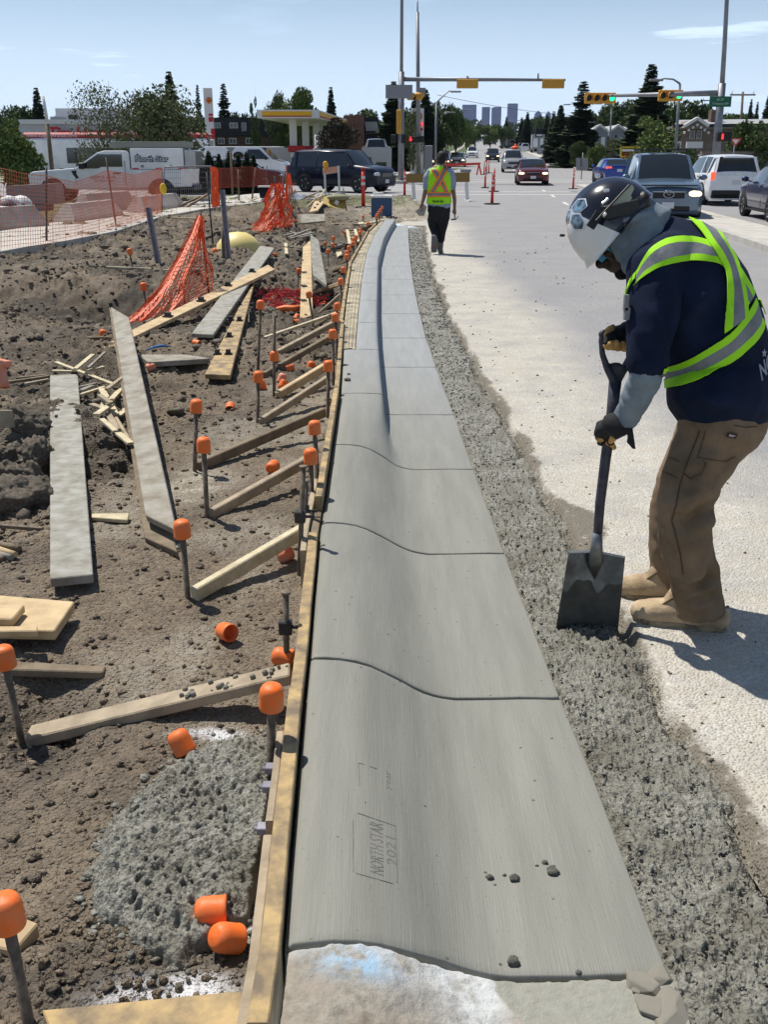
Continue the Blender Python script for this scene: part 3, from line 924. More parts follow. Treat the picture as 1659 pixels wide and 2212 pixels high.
def plank_px(name,corners,h,thick,m,label,cat='board',group=None,fixedz=None,parent=None,pockets=None,end=None):
 """plank from four measured corners of its upper face; h = heights of those corners above the soil"""
 cxp=sum(c[0]for c in corners)/4;cyp=sum(c[1]for c in corners)/4
 z0=PD(cxp,cyp).z if fixedz is None else fixedz
 if not hasattr(h,'__len__'):h=[h]*4
 w=[P(c[0],c[1],z0+hh)for c,hh in zip(corners,h)]
 nrm=(w[1]-w[0]).cross(w[3]-w[0]).normalized()
 if nrm.z<0:nrm=-nrm
 bm=bmesh.new()
 vs=[bm.verts.new(p)for p in w]+[bm.verts.new(p-nrm*thick)for p in w]
 for f in((0,1,2,3),(7,6,5,4),(0,4,5,1),(1,5,6,2),(2,6,7,3),(3,7,4,0)):
  bm.faces.new([vs[i]for i in f])
 bmesh.ops.recalc_face_normals(bm,faces=bm.faces)
 bmesh.ops.bevel(bm,geom=list(bm.edges),offset=min(.004,thick*.15),segments=1,affect='EDGES')
 me=bpy.data.meshes.new(name);bm.to_mesh(me);bm.free();me.materials.append(m)
 if end or pockets:
  root=empty(name,(w[0]+w[2])/2,label=label,cat=cat,group=group)
  link('plank',me,root)
  for(px,py,sz)in(pockets or[]):
   d=_dir(px,py);dirv=Vector((d[0],d[1],d[2]));o_=Vector((0,0,EYE))
   t=(w[0]-o_).dot(nrm)/dirv.dot(nrm);p=o_+dirv*t
   ax=(w[3]-w[0]).normalized()if(w[3]-w[0]).length>(w[1]-w[0]).length else(w[1]-w[0]).normalized()
   ay=nrm.cross(ax);M=Matrix((ax,ay,nrm)).transposed()
   MB().box(p+nrm*.004,(sz,sz,.012),M=M).box(p+nrm*.024,(sz*.62,sz*.62,.04),M=M).build('stake_pocket',M_blk,root)
  return root
 o=link(name,me,parent)
 if parent is None:tag(o,label,cat,group)
 return o
def stick(name,a,b_,w,t,m,label=None,cat='board',group=None,parent=None,roll=0.0,up=Vector((0,0,1))):
 o=MB().bar(a,b_,w,t,mi=0,ch=min(w,t)*.12,roll=roll,up=up).build(name,m,parent)
 if parent is None:tag(o,label,cat,group)
 return o
def form_strip(name,y0,y1,off0,off1,zt,zb,m,label,step=.12,parent=None,xf=XB,wob=0.003,group='form boards along the back of the kerb'):
 n=max(3,int((y1-y0)/step));rings=[]
 for y in np.linspace(y0,y1,n):
  x=float(xf(y));w=wob*math.sin(y*9)
  a,b2=x-off0+w*.3,x-off1+w*.3
  c=.003
  rings.append([Vector((a,y,zb)),Vector((a,y,zt-c)),Vector((a-c,y,zt)),Vector((b2+c,y,zt)),Vector((b2,y,zt-c)),Vector((b2,y,zb))])
 o=MB().rings(rings,smooth=False).build(name,m,parent)
 if parent is None:tag(o,label,'form board',group)
 return o
form_strip('form_board',1.40,2.62,.009,.049,.185,-.03,M_form,'stained yellow form board nearest the camera beside the old painted concrete')
form_strip('form_board',2.625,3.93,.008,.046,.180,-.03,M_form,'yellow form board beside the kerb between the near capped stake and the gap')
form_strip('form_board',4.30,6.55,.008,.040,.215,-.02,M_form,'yellow form board just past the gap, its sawn end facing the camera')
form_strip('form_board',6.56,9.6,.008,.040,.19,-.02,M_form,'yellow form board beside the kerb where the pale laminated strips begin')
form_strip('form_board',9.61,15.0,.02,.055,.185,-.02,M_form,'yellow form board outside the laminated strips, middle of the curve')
form_strip('form_board',15.01,25.6,.02,.055,.185,-.02,M_form,'yellow form board outside the laminated strips, far end of the curve')
form_strip('form_board',1.40,1.98,.052,.074,.150,-.03,M_lum,'thin weathered board nailed outside the nearest form board')
form_strip('form_board',2.02,2.42,.052,.072,.160,-.03,M_lum,'thin short board outside the form beside the wet concrete heap')
form_strip('form_board',3.98,4.55,.010,.048,.145,-.03,M_lumd,'dark lower board bridging the gap in the form line')
form_strip('form_board',3.75,4.7,.050,.075,.170,-.03,M_lum,'brown splice board outside the gap in the form line')
for k in range(4):
 n=70;rings=[]
 for y in np.linspace(STEP_Y+.02,25.4,n):
  xa=float(XB(y))-.012;xb_=float(XB2(y))-.004
  w=(xb_-xa)
  a=xa+w*k/4+.0015;b2=xa+w*(k+1)/4-.0015
  zt=.150+.003*((k*7)%3)+.002*math.sin(y*3+k)
  if b2-a<.004:b2=a+.004
  rings.append([Vector((a,y,-.02)),Vector((a,y,zt)),Vector((b2,y,zt)),Vector((b2,y,-.02))])
 o=MB().rings(rings,smooth=False).build('laminated_strip',M_lam)
 tag(o,['pale bent lath against the yellow form board','second pale bent lath from the yellow form board','third pale bent lath from the yellow form board','pale bent lath touching the kerb concrete'][k],'lath','bent laths laminated behind the kerb')
def lathe(prof,n=20,M=None,c=Vector((0,0,0)),mi=0,mb=None):
 mb=mb or MB();vs=[];fs=[]
 for r,z in prof:
  for i in range(n):
   t=2*math.pi*i/n;v=Vector((r*math.cos(t),r*math.sin(t),z))
   vs.append(c+(M@v if M else v))
 for k in range(len(prof)-1):
  for i in range(n):
   j=(i+1)%n;fs.append((k*n+i,k*n+j,(k+1)*n+j,(k+1)*n+i))
 return mb.add(vs,fs,mi,True)
cap_prof=[(.0001,.046),(.026,.044),(.029,.001),(.031,-.002),(.0335,.0),(.0345,.004),(.0335,.010),(.0335,.045),(.032,.056),(.027,.066),(.019,.071),(.0001,.073)]
cap_mesh=lathe(cap_prof,24).mesh('rebar_cap',M_cap)
cap_mesh2=lathe(cap_prof,24).mesh('rebar_cap',M_capd)
pole_mesh=MB().tube([(0,0,-1.1),(0,0,-.5),(0,0,0)],.0125,n=8).mesh('pole',M_stake)
stake0=empty('capped_stake')
_p=link('pole',pole_mesh,stake0,False);_c=link('cap',cap_mesh,stake0,False)
stake_first=[True]
def capped_stake(base,top,label,group,capdrop=0.0,rad=1.0,cap=True,caps=1.0):
 """stake from ground point to the point where its cap sits"""
 o=stake0 if stake_first[0]else copy_tree(stake0)
 stake_first[0]=False
 base=Vector(base);top=Vector(top);d=top-base;L=d.length
 o.location=base
 o.rotation_mode='QUATERNION';o.rotation_quaternion=d.to_track_quat('Z','Y')
 for ch in o.children:
  if ch.name.startswith('pole'):ch.location=(0,0,L+.03);ch.scale=(rad,rad,1)
  else:ch.location=(0,0,L-capdrop);ch.scale=(caps,caps,caps)
 o['label']=label;o['category']='capped stake'
 if group:o['group']=group
 return o
def stake_px(bx,by,tx,ty,label,group=None,**kw):
 """base on the soil; (tx,ty) = underside of the cap"""
 b_=PD(bx,by);t=Q(tx,ty,b_.y)
 return capped_stake(b_,t,label,group,**kw)
stake_px(45,1600,12,1440,'large orange capped stake at the left edge by the short dirty board')
stake_px(62,2215,18,2000,'orange capped stake at the bottom left corner over a pale board')
stake_px(405,1290,394,1160,'orange capped stake left of the lower end of the second nearest brace')
stake_px(447,1118,440,976,'orange capped stake at the foot of the third brace')
stake_px(420,1018,423,890,'orange capped stake left behind the one at the third brace')
stake_px(556,915,557,825,'orange capped stake at the foot of the fifth brace')
stake_px(592,858,592,690,'tall bare stake with its orange cap slipped halfway down',capdrop=.30)
stake_px(557,795,562,667,'leaning orange capped stake right of the crossed planks')
stake_px(*z2(965,960),*z2(936,755),'orange capped stake in front of the standing plank with square pockets')
stake_px(*z2(850,740),*z2(858,582),'orange capped stake left of the standing plank with square pockets')
stake_px(*z1(1033,440),*z1(1015,330),'lone capped stake standing on the dirt bank left of the net',caps=1.25)
stake_px(*z1(1150,825),*z1(1122,610),'capped stake with a torn orange top at the left edge of the draped net',caps=1.35)
stake_px(*z2(1070,560),*z2(1070,440),'orange capped stake between the trench and the grey leaning plank')
stake_px(*z2(1110,450),*z2(1108,345),'upper of two capped stakes standing close together in the trench')
stake_px(*z2(1108,470),*z2(1105,395),'lower of two capped stakes standing close together in the trench')
stake_px(*z2(1050,430),*z2(1048,385),'short capped stake left of the pair in the trench')
stake_px(*z2(1196,350),*z2(1192,305),'capped stake beside the white slotted bracket')
stake_px(*z2(1322,230),*z2(1320,188),'capped stake alone on the dusty soil near the red delineator post')
formcaps=[(586,1528,1.0),(683,1000,1.0),(680,937,1.0),(709,801,1.),(718.7,731,1.),(728.4,694,1.),(733.6,670,1.),(743.5,615,1.),(746,589,1.),(755.6,560,1.),(760.6,552,1.),(763.6,541,1.),(767.7,531,1.),(772,523,1.),(777.7,517,1.),(784.4,507,1.),(790.4,501,1.),(795,487,1.),(813,472,1.),(814.6,468,1.),(818,462.5,1.),(821.6,457,1.),(825.6,451,1.)]
words=['nearest to the camera','second','third','fourth','fifth','sixth','seventh','eighth','ninth','tenth','eleventh','twelfth','thirteenth','fourteenth','fifteenth','sixteenth','seventeenth','eighteenth','nineteenth','twentieth','twenty-first','twenty-second','last, by the blue cooler']
for i,(x,y,s)in enumerate(formcaps):
 zt=[.27,.31,.29,.30][i]if i<4 else(.30+.02*((i*5)%3))
 t=P(x,y,zt)
 t.x=min(t.x,float(XB(t.y))-.07)if i<17 else t.x
 b_=Vector((t.x+.01*((i%3)-1),t.y+.01*((i%2)*2-1),0))if i else Vector((t.x-.015,t.y+.02,0))
 capped_stake(b_,t,'orange capped stake against the form board, '+(words[i]if i in(0,22)else words[i]+' from the near end'),'capped stakes along the form board')
for k,(a,b_,r,lab)in enumerate((((616,1440),(617,1282),1.15,'bare steel stake with a flat head beside the near form board'),((640,1240),(655,1010),.9,'bare steel stake with a black clamp just before the gap in the form'),((652,1180),(661,1040),.9,'bare stake close behind the clamp at the gap'))):
 base=P(a[0],a[1],.0);base.x=min(base.x,float(XB(base.y))-.085)
 top=Q(b_[0],b_[1],base.y)
 rt=empty('steel_stake',base,label=lab,cat='stake',group='bare stakes holding the form boards')
 MB().cyl(base-Vector((0,0,.2)),top,.011,n=8).cyl(top,top+Vector((0,0,.008)),.017,n=8).build('pole',M_stake,rt)
 MB().box(base.lerp(top,.55),(.045,.04,.05),ch=.004).cyl(base.lerp(top,.55),base.lerp(top,.55)+Vector((.06,0,0)),.007).build('clamp',M_blk,rt)
for k,(x,y)in enumerate(((600,1660),(598,1700),(597,1790))):
 c=P(x,y,.11);c.x=float(XB(c.y))-.075
 tag(MB().box(c,(.045,.03,.02),ch=.002).cyl(c,c-Vector((.03,0,.0)),.006).build('form_bracket',M_purp),['upper steel bracket between the near stake and the form board','middle steel bracket between the near stake and the form board','lower steel bracket between stake and form board beside the concrete heap'][k],'bracket','brackets at the near form stake')
def loose_cap(px,py,rot,label,dusty=False,sc=1.0,up=.034):
 o=link('rebar_cap',cap_mesh2 if dusty else cap_mesh)
 p=PD(px,py,up)
 M=Matrix.Rotation(rot[2],4,'Z')@Matrix.Rotation(rot[1],4,'Y')@Matrix.Rotation(rot[0],4,'X')@Matrix.Translation((0,0,-.035))
 o.matrix_world=Matrix.Translation(p)@Matrix.Scale(sc,4)@M
 tag(o,label,'cap','orange caps lying on the dirt');return o
h_=math.pi/2
loose_cap(*zL(1215,268),(0,1.75,2.3),'loose orange cap on open soil, its hollow end turned to the camera')
loose_cap(*zL(1520,405),(0,1.4,3.0),'loose orange cap half hidden behind the bare stake at the form')
loose_cap(*zL(972,862),(0,.55,2.6),'loose orange cap tilted beside the white cement splash')
loose_cap(455,1968,(0,1.55,3.25),'loose orange cap lying on its side at the rim of the concrete heap',up=.05)
loose_cap(488,2026,(0,1.0,.6+3.14),'loose orange cap below its neighbour at the rim of the concrete heap')
loose_cap(*z5(925,1575),(0,1.3,.3),'loose dusty orange cap below the second nearest brace',True)
loose_cap(*z5(815,870),(0,1.6,1.2-3.1),'loose orange cap above the third brace with its opening showing')
loose_cap(*z5(476,385),(0,1.2,1.6),'loose orange cap between the two left capped stakes and the fifth brace')
loose_cap(*z5(965,82),(0,2.9,0),'loose orange cap upside down left of the sixth brace')
loose_cap(*z5(1130,50),(0,.3,.5),'loose orange cap upright near the form, right of the upside down one')
loose_cap(*z5(895,150),(0,.4,.5),'loose dusty orange cap in shade under the row of braces',True)
loose_cap(*z5(900,210),(0,2.4,4.0),'loose orange cap tipped over beside the bare stake foot')
loose_cap(*z5(730,210),(0,2.8,.4),'loose orange cap behind the capped stake of the fifth brace')
loose_cap(*z1(800,948),(0,.3,0),'loose orange cap left of the long brown planks')
loose_cap(*z1(1180,1210),(0,1.3,.2),'loose orange cap in the dirt below the short grey board',True)
loose_cap(*z1(1530,1025),(0,1.4,2.8),'loose orange cap at the lower end of the grey crossed planks')
loose_cap(*z2(1045,800),(0,1.3,2.2),'loose orange cap right of the plank with square pockets')
loose_cap(*z2(846,893),(0,.8,1.2),'loose orange cap, upper of two left of the pocketed plank foot')
loose_cap(*z2(848,930),(0,1.5,.6),'loose orange cap, lower of two left of the pocketed plank foot')
loose_cap(*z2(690,450),(0,1.5,.6),'loose orange cap beyond the grey end of the crossed planks')
loose_cap(*z2(262,430),(0,.2,.6),'orange cap behind the draped net next to the dark post',sc=1.6)
def brace(a,b_,w,t,m,label,ha=.02,hb=.13,roll=0.0):
 pa=PD(a[0],a[1],ha);pb=P(b_[0],b_[1],hb)
 return stick('brace',pa,pb,w,t,m,label,'brace','braces between the soil and the form board',roll=roll)
brace((62,1592),(628,1455),.085,.038,M_lum,'wide brown brace nearest the camera with crumbs of wet concrete on it',.03,.12)
brace((418,1285),(655,1146),.040,.060,M_pale,'pale nailed brace second nearest the camera')
brace((455,1112),(672,990),.040,.055,M_lum,'light brown brace ending at the third capped form stake')
brace((427,1008),(700,890),.040,.060,M_lumd,'dark long brace reaching far out to the left stakes')
brace((562,912),(708,818),.036,.050,M_lum,'slim weathered brace right of the capped stake with loose caps')
brace(z2(705,1455),z2(1045,1250),.045,.06,M_lumy,'clean yellow brace beside the tipped orange caps')
brace(z2(612,1308),z2(1080,1040),.040,.05,M_lumd,'dark muddy brace crossing behind the bare stakes')
brace(z2(712,1150),z2(1100,945),.045,.055,M_lum,'brown brace starting at the slipped cap stake')
brace(z2(618,1043),z2(1145,862),.036,.03,M_pale,'thin pale brace nailed above the brown one')
brace(z2(982,950),z2(1090,885),.04,.04,M_lum,'short brace just right of the pocketed plank foot')
brace(z2(1005,872),z2(1212,690),.045,.045,M_lum,'brown brace rising from the right of the pocketed plank')
brace(z2(975,718),z2(1180,648),.05,.05,M_lumy,'yellow brace behind the grey leaning plank')
brace(z2(1072,568),z2(1252,505),.05,.05,M_lum,'brace on the far side of the grey leaning plank')
brace(z2(1150,522),z2(1225,478),.05,.05,M_lumd,'dark short brace in the trench shade')
brace(z2(1095,410),z2(1205,380),.06,.05,M_blk,'black steel bar reaching from the trench to the form')
mb=MB();rnd=random.Random(5)
pa=PD(62,1592,.03);pb=P(628,1455,.12)
for k in range(26):
 t=rnd.choice([.72,.75,.62,.92,.95,.9])+rnd.uniform(-.03,.03);q_=pa.lerp(pb,t)+Vector((rnd.uniform(-.02,.02),rnd.uniform(-.03,.03),.022))
 mb.ell(q_,(rnd.uniform(.004,.011),)*3,n=6,m=4)
tag(mb.build('concrete_crumbs',M_wet),'crumbs of wet grey concrete stuck on the nearest wide brace','concrete',kind='stuff')
plank_px('plank',[(107,810),(167,808),(200,1240),(107,1250)],.085,.040,M_greyp,'pale grey cement coated plank lying on dirt left of the long double plank')
plank_px('plank',[z1(862,738),z1(1003,820),(380.5,1145),(313,1112)],[.34,.34,.10,.10],.038,M_greyp2,'long grey plank on top of its pair, rising away from the camera')
plank_px('plank',[z1(848,742),z1(990,840),(381.5,1191),(310,1160)],[.26,.26,.035,.035],.038,M_lumd,'long brown plank lying under the long grey one')
plank_px('pocketed_plank',[z1(795,1030),z2(640,520),z2(690,552),(228,756)],[.20,.34,.31,.19],.04,M_lumy,'long yellow brown plank with four black pockets crossing over the grey planks',pockets=[(*z2(527,572),.09),(*z2(355,668),.09),(*z2(163,778),.09),(*z1(1310,815),.09)])
plank_px('plank',[z2(585,385),z2(685,400),z2(248,1018),z2(93,1010)],.13,.035,M_greyp,'grey plank running under the yellow pocketed plank towards the yellow bowl')
plank_px('plank',[z2(540,600),z2(600,610),z2(235,1078),z2(80,1070)],.035,.03,M_lum,'brown plank lying directly beneath the grey plank under the crossing')
plank_px('pocketed_plank',[z2(430,830),z2(545,640),z2(372,1306),z2(190,1298)],.07,.04,M_form,'stained yellow plank with six black pockets, lowest of the crossing planks',pockets=[(*z2(375,918),.07),(*z2(437,922),.07),(*z2(365,1036),.07),(*z2(280,1160),.065),(*z2(358,1160),.065),(*z2(438,805),.05)])
plank_px('plank',[z1(1075,1112),z1(1450,1112),z1(1640,1142),z1(1160,1172)],.06,.045,M_greyp2,'short grey tapering board between the long double plank and pocketed plank')
def face_px(name,pts,m,label,thick=.035,pockets=(),group=None):
 """board given by the sight-line points of its visible face, each (px,py,Y)"""
 w=[Q(*p)for p in pts]
 n=(w[1]-w[0]).cross(w[-1]-w[0]).normalized()
 if n.y<0:n=-n
 root=empty(name,w[0],label=label,cat='board',group=group)
 MB().prism(w,n*thick).build('plank',m,root)
 for(px,py,s)in pockets:
  d=Vector(_dir(px,py));o_=Vector((0,0,EYE));t=(w[0]-o_).dot(n)/d.dot(n);p=o_+d*t
  ax=(w[-1]-w[0]).normalized();M=Matrix((ax,n.cross(ax),n)).transposed()@Matrix.Rotation(.6,3,'Z')
  MB().box(p-n*.006,(s,s,.015),M=M).build('stake_pocket',M_blk,root)
 return root
yb=PD(*z2(870,912)).y;yt=PD(*z2(950,640)).y+3.2
def lerpY(y):return yb+(yt-yb)*max(0,(912-y)/600)
face_px('pocketed_plank',[(*z2(868,912),yb),(*z2(878,600),yb+2.0),(*z2(890,395),yb+3.6),(*z2(945,345),yb+4.0),(*z2(958,600),yb+2.1),(*z2(960,878),yb+.25)],M_lumy,'light plank standing on edge with five diamond pockets near the form',pockets=[(*z2(902,412),.09),(*z2(903,495),.085),(*z2(903,580),.08),(*z2(898,675),.075),(*z2(894,777),.07)])
face_px('leaning_plank',[(*z2(962,590),yb+1.9),(*z2(945,330),yb+3.9),(*z2(945,306),yb+4.1),(*z2(1000,345),yb+3.9),(*z2(1060,655),yb+1.6),(*z2(1055,668),yb+1.5)],M_greyp,'grey cement coated plank leaning against the pocketed plank')
face_px('steel_sheet',[(*zM(205,285),20.2),(*zM(520,285),20.2),(*zM(515,372),19.9),(*zM(225,400),19.8)],M_greyp2,'dark grey panel standing on edge beside the second orange net')
face_px('steel_sheet',[(*zM(155,290),20.4),(*zM(205,285),20.2),(*zM(225,400),19.8),(*zM(185,400),20.0)],M_lumd,'dark brown end board of the standing grey panel')
plank_px('pocketed_plank',[zM(395,105),zM(535,95),zM(430,235),zM(320,260)],.22,.05,M_lumy,'yellow plank with three pockets lying on the lath heap by the barricade',pockets=[(*zM(460,135),.09),(*zM(425,170),.09),(*zM(392,212),.09)])
plank_px('plank',[zM(590,395),zM(960,400),zM(960,412),zM(590,408)],.05,.08,M_lumd,'dark timber lying across the trench below the wooden rods')
plank_px('plank',[zM(735,440),zM(950,440),zM(955,500),zM(700,490)],.02,.05,M_lumd,'rust brown board lying in the trench')
plank_px('plank',[zM(1020,398),zM(1290,345),zM(1300,352),zM(1030,408)],.12,.04,M_pale,'pale lath running from the trench to the far end of the form')
plank_px('plank',[zM(945,392),zM(1015,382),zM(1015,408),zM(945,410)],.12,.03,M_pale,'small pale offcut at the left end of the far lath')
plank_px('plank',[zM(660,765),zM(730,760),zM(740,795),zM(680,830)],.05,.03,M_pale,'cream coloured offcut lying in the dark trench')
rt=empty('slotted_bracket',PD(*zM(860,640)),label='white slotted bracket lying beside the far capped stakes',cat='bracket')
pA=[P(*zM(805,492),.14),P(*zM(838,672),.07),P(*zM(905,484),.14),P(*zM(945,640),.07)]
MB().bar(pA[0],pA[1],.06,.03).bar(pA[2],pA[3],.06,.03).build('rail',M_pale,rt)
for k in range(6):
 t=k/5;MB().bar(pA[0].lerp(pA[1],t),pA[2].lerp(pA[3],t),.035,.02).build('rung',M_pale,rt)
plank_px('plank',[zL(-60,66),zL(398,105),zL(290,262),zL(-60,255)],.075,.040,M_lumy,'clean yellow plywood offcut at the left edge under a small block')
plank_px('wood_block',[zL(-40,120),zL(130,122),zL(62,200),zL(-40,198)],.115,.032,M_lumy,'small clean wood block lying on the yellow plywood offcut')
plank_px('plank',[zL(-60,238),zL(200,236),zL(200,262),zL(-60,266)],.095,.028,M_lumy,'narrow yellow strip on the near edge of the plywood offcut')
plank_px('plank',[zL(40,425),zL(568,452),zL(552,486),zL(40,470)],.03,.03,M_lumd,'short dirty board behind the large orange cap at the left edge')
plank_px('plank',[zB(-20,640),zB(205,730),zB(75,880),zB(-20,860)],.04,.04,M_lumy,'pale board under the orange cap in the bottom left corner')
plank_px('plank',[(88,2180),(551,2135),(548,2330),(150,2330)],[.02,.10,.10,.02],.035,M_form,'wide stained yellow panel at the bottom edge of the picture')
plank_px('plank',[z3(790,1333),z3(1115,1330),z3(1100,1388),z3(790,1365)],.03,.02,M_pale,'thin pale stick between the grey plank and the double plank')
plank_px('plank',[z3(-10,440),z3(95,440),z3(122,590),z3(-10,598)],[.16,.16,.05,.05],.02,M_lum,'weathered square of plywood among the earth lumps at the left edge')
plank_px('plank',[z3(1515,1600),z3(1570,1590),z3(1570,1615),z3(1520,1625)],.02,.02,M_pale,'tiny pale offcut beside the capped stake and double plank')
plank_px('plank',[z2(755,365),z2(778,365),z2(785,440),z2(760,440)],.05,.03,M_pale,'pale lath standing out of the dirt near the yellow bowl')
plank_px('plank',[z2(715,435),z2(790,440),z2(795,450),z2(720,450)],.03,.03,M_pale,'short pale lath lying across the foot of another')
for k,(a,b_,m,lab)in enumerate(((z1(830,432),z1(1180,448),M_lam,'grey timber rod half buried in the dirt bank'),(z1(1205,455),z1(1500,462),M_lam,'grey rod running behind the draped net'),(z1(1010,640),z1(1500,628),M_lam,'thin pale rod lying inside the draped net'),(z1(1320,42),z1(1540,52),M_pale,'pale rod on the soil by the silver fence panel'))):
 stick('rod',PD(*a,.04),PD(*b_,.04),.05,.04,m,lab,'rod')
for k,(x0,y0,x1,y1)in enumerate(((5,560,205,520),(60,585,330,480),(80,600,350,520),(150,580,390,520),(75,510,220,575),(190,590,380,545))):
 stick('rod',PD(*zM(x0,y0),.10+.02*k),PD(*zM(x1,y1),.12),.045,.03,M_greyp2,['long grey rod','second grey rod','third grey rod','fourth grey rod','pale short rod lying across','lowest grey rod'][k]+' in the bundle beyond the leaning plank','rod','rods bundled on the dirt')
stick('rod',PD(*z3(-30,1440),.02),PD(*z3(370,1470),.02),.018,.018,M_stake,'thin rusty rod on the dirt left of the pale plank','rod')
for k,(x0,y0,x1,y1,m)in enumerate(((-40,1590,165,1640,M_lumd),(-40,1635,130,1690,M_lumy),(-40,1680,95,1715,M_greyp2),(-40,1690,30,1735,M_stake))):
 a,b_=PD(*z3(x0,y0),.03-.005*k),PD(*z3(x1,y1),.03-.005*k)
 tag(MB().cyl(a,b_,.014,n=10).build('round_stake',m),['brown round stake, top of the small bundle at the left edge','yellow round stake in the small bundle at the left edge','grey round stake in the small bundle at the left edge','dark round stake, lowest of the bundle at the left edge'][k],'stake','round stakes at the left edge')
stick('rod',PD(*z1(640,990),.03),PD(*z1(860,985),.03),.03,.03,M_lumd,'dark rod on the dirt below a loose orange cap','rod')
for k,(x0,y0,x1,y1)in enumerate(((60,1330,375,1285),(120,1300,370,1275),(190,1345,378,1310))):
 stick('lath',PD(*z1(x0,y0),.05),PD(*z1(x1,y1),.06),.03,.02,M_lumd if k!=2 else M_lum,['lowest','darkest','lightest'][k]+' of three long laths left of the pale grey plank','lath','long laths left of the pale plank')
laths=[(480,25,1000,225,.045),(650,85,800,-40,.05),(760,75,905,-60,.03),(750,100,890,65,.05),(450,100,620,105,.045),(920,260,1100,125,.04),(960,350,1165,120,.055),(875,255,1000,480,.06),(790,390,905,430,.055),(830,480,960,390,.06),(880,520,1000,625,.045),(930,470,1010,610,.055),(1020,490,1095,430,.06),(1020,640,1130,730,.055),(700,270,800,230,.05),(690,240,830,210,.03),(700,305,900,240,.035),(860,310,960,380,.045),(900,340,880,430,.04),(1040,300,1100,340,.03),(960,440,1140,740,.03)]
lth=['pale lath on top pointing to the upper left','pale lath sticking up at the top of the heap','grey thin lath sticking up at the top of the heap','yellow lath on the right at the top of the heap','grey short lath above the pale plank end','lath touching the double plank','long lath leaning on the double plank','speckled lath standing through the heap middle','short pale lath on the left side','crossing pale lath in the middle','pale lath at the lower left','lath beside the lower left one','square offcut right of the heap middle','offcut at the lower end','shaded offcut beside the plank','thin shaded lath beside the plank','long shaded lath beside the plank','offcut under the speckled lath','small upright offcut','tiny offcut against the double plank','long thin lath down the right side of the heap']
for k,(x0,y0,x1,y1,w)in enumerate(laths):
 hh=.05+.025*((k*3)%4)
 a,b_=PD(*z3(x0,y0),hh),PD(*z3(x1,y1),hh+.02*((k%3)-1))
 stick('lath',a,b_,w*.75,.016,[M_pale,M_pale,M_lum][k%3]if k not in(2,14,15)else M_greyp2,lth[k]+(' in the lath heap' if len(lth[k].split())<5 else ''),'lath','laths heaped between the pale plank and the double plank')
rnd=random.Random(3)
c=PD(*zM(180,220))
hp=empty('lath_heap',c,label='heap of splintered pale laths beside the yellow barricade board',cat='lath heap')
for k in range(34):
 a=c+Vector((rnd.uniform(-1.6,1.6),rnd.uniform(-.9,.9),.08+rnd.uniform(0,.3)))
 an=rnd.uniform(-1.2,1.2);L=rnd.uniform(.3,.9)
 MB().bar(a,a+Vector((math.cos(an)*L,math.sin(an)*L*.4,rnd.uniform(-.1,.3))),.06,.03).build('lath',M_pale if k%4 else M_lum,hp)
def rock_mesh(seed,sub=3,amp=.35,m=M_rock):
 if sub==3:sub=5
 bm=bmesh.new();bmesh.ops.create_icosphere(bm,subdivisions=sub,radius=1.0)
 off=Vector((seed*7.1,seed*3.3,0))
 for v in bm.verts:
  n=mnoise.noise(v.co*1.3+off)*amp+mnoise.noise(v.co*3.5+off)*amp*.45+mnoise.noise(v.co*8+off)*amp*.28+mnoise.noise(v.co*19+off)*amp*.15
  v.co*=1+n
 for f in bm.faces:f.smooth=True
 me=bpy.data.meshes.new('rock');bm.to_mesh(me);bm.free();me.materials.append(m);return me
big=[((45,1075),.13,'large earth lump at the left edge beside the pale plank'),((66,1040),.10,'pale topped earth lump touching the pale plank'),((85,990),.11,'dark earth lump behind the pale topped one'),((60,925),.13,'earth lump under the small plywood square'),((15,985),.07,'small earth lump at the left edge'),((30,955),.05,'round stone sized clod by the plywood square'),((10,1040),.12,'earth lump half out of the left edge'),((92,1060),.07,'clod against the pale plank edge'),((255,1010),.05,'clod group between the planks, largest'),((275,985),.045,'clod beside the long double plank'),((235,960),.06,'clod below the laths')]
for k,((x,y),s,lab)in enumerate(big):
 o=link('earth_lump',rock_mesh(k+1));p=PD(x,y,s*.35)
 o.location=p;o.scale=(s*1.15,s,s*.8);o.rotation_euler=(k,k*.7,k*1.3)
 tag(o,lab,'rock','lumps of earth')
for k,((x,y),s,lab)in enumerate((((1385,2130),(.05,.04,.03),'flat broken concrete piece at the gutter corner'),((1405,2168),(.045,.04,.03),'grey broken chip between two pale pieces at the gutter corner'),((1440,2185),(.06,.07,.03),'largest pale broken concrete piece at the gutter corner'),((1372,2140),(.012,.012,.010),'small white pebble beside the broken concrete'),((1425,2110),(.05,.03,.02),'thin pale chip at the end of the gutter'))):
 bm=bmesh.new();rh=random.Random(k+3)
 for _ in range(16):bm.verts.new((rh.uniform(-1,1),rh.uniform(-1,1),rh.choice((-1,-.8,.75,1))*rh.uniform(.8,1)))
 g_=bmesh.ops.convex_hull(bm,input=bm.verts);bmesh.ops.bevel(bm,geom=bm.edges[:],offset=.05,segments=1,affect='EDGES')
 me_=bpy.data.meshes.new('chunk');bm.to_mesh(me_);bm.free();me_.materials.append(M_chunk)
 o=link('concrete_chunk',me_);o.location=P(x,y,.0);o.scale=(s[0]*.9,s[1]*.9,s[2]*.45);o.rotation_euler=(0,0,k)
 tag(o,lab,'rubble','broken concrete at the gutter corner')
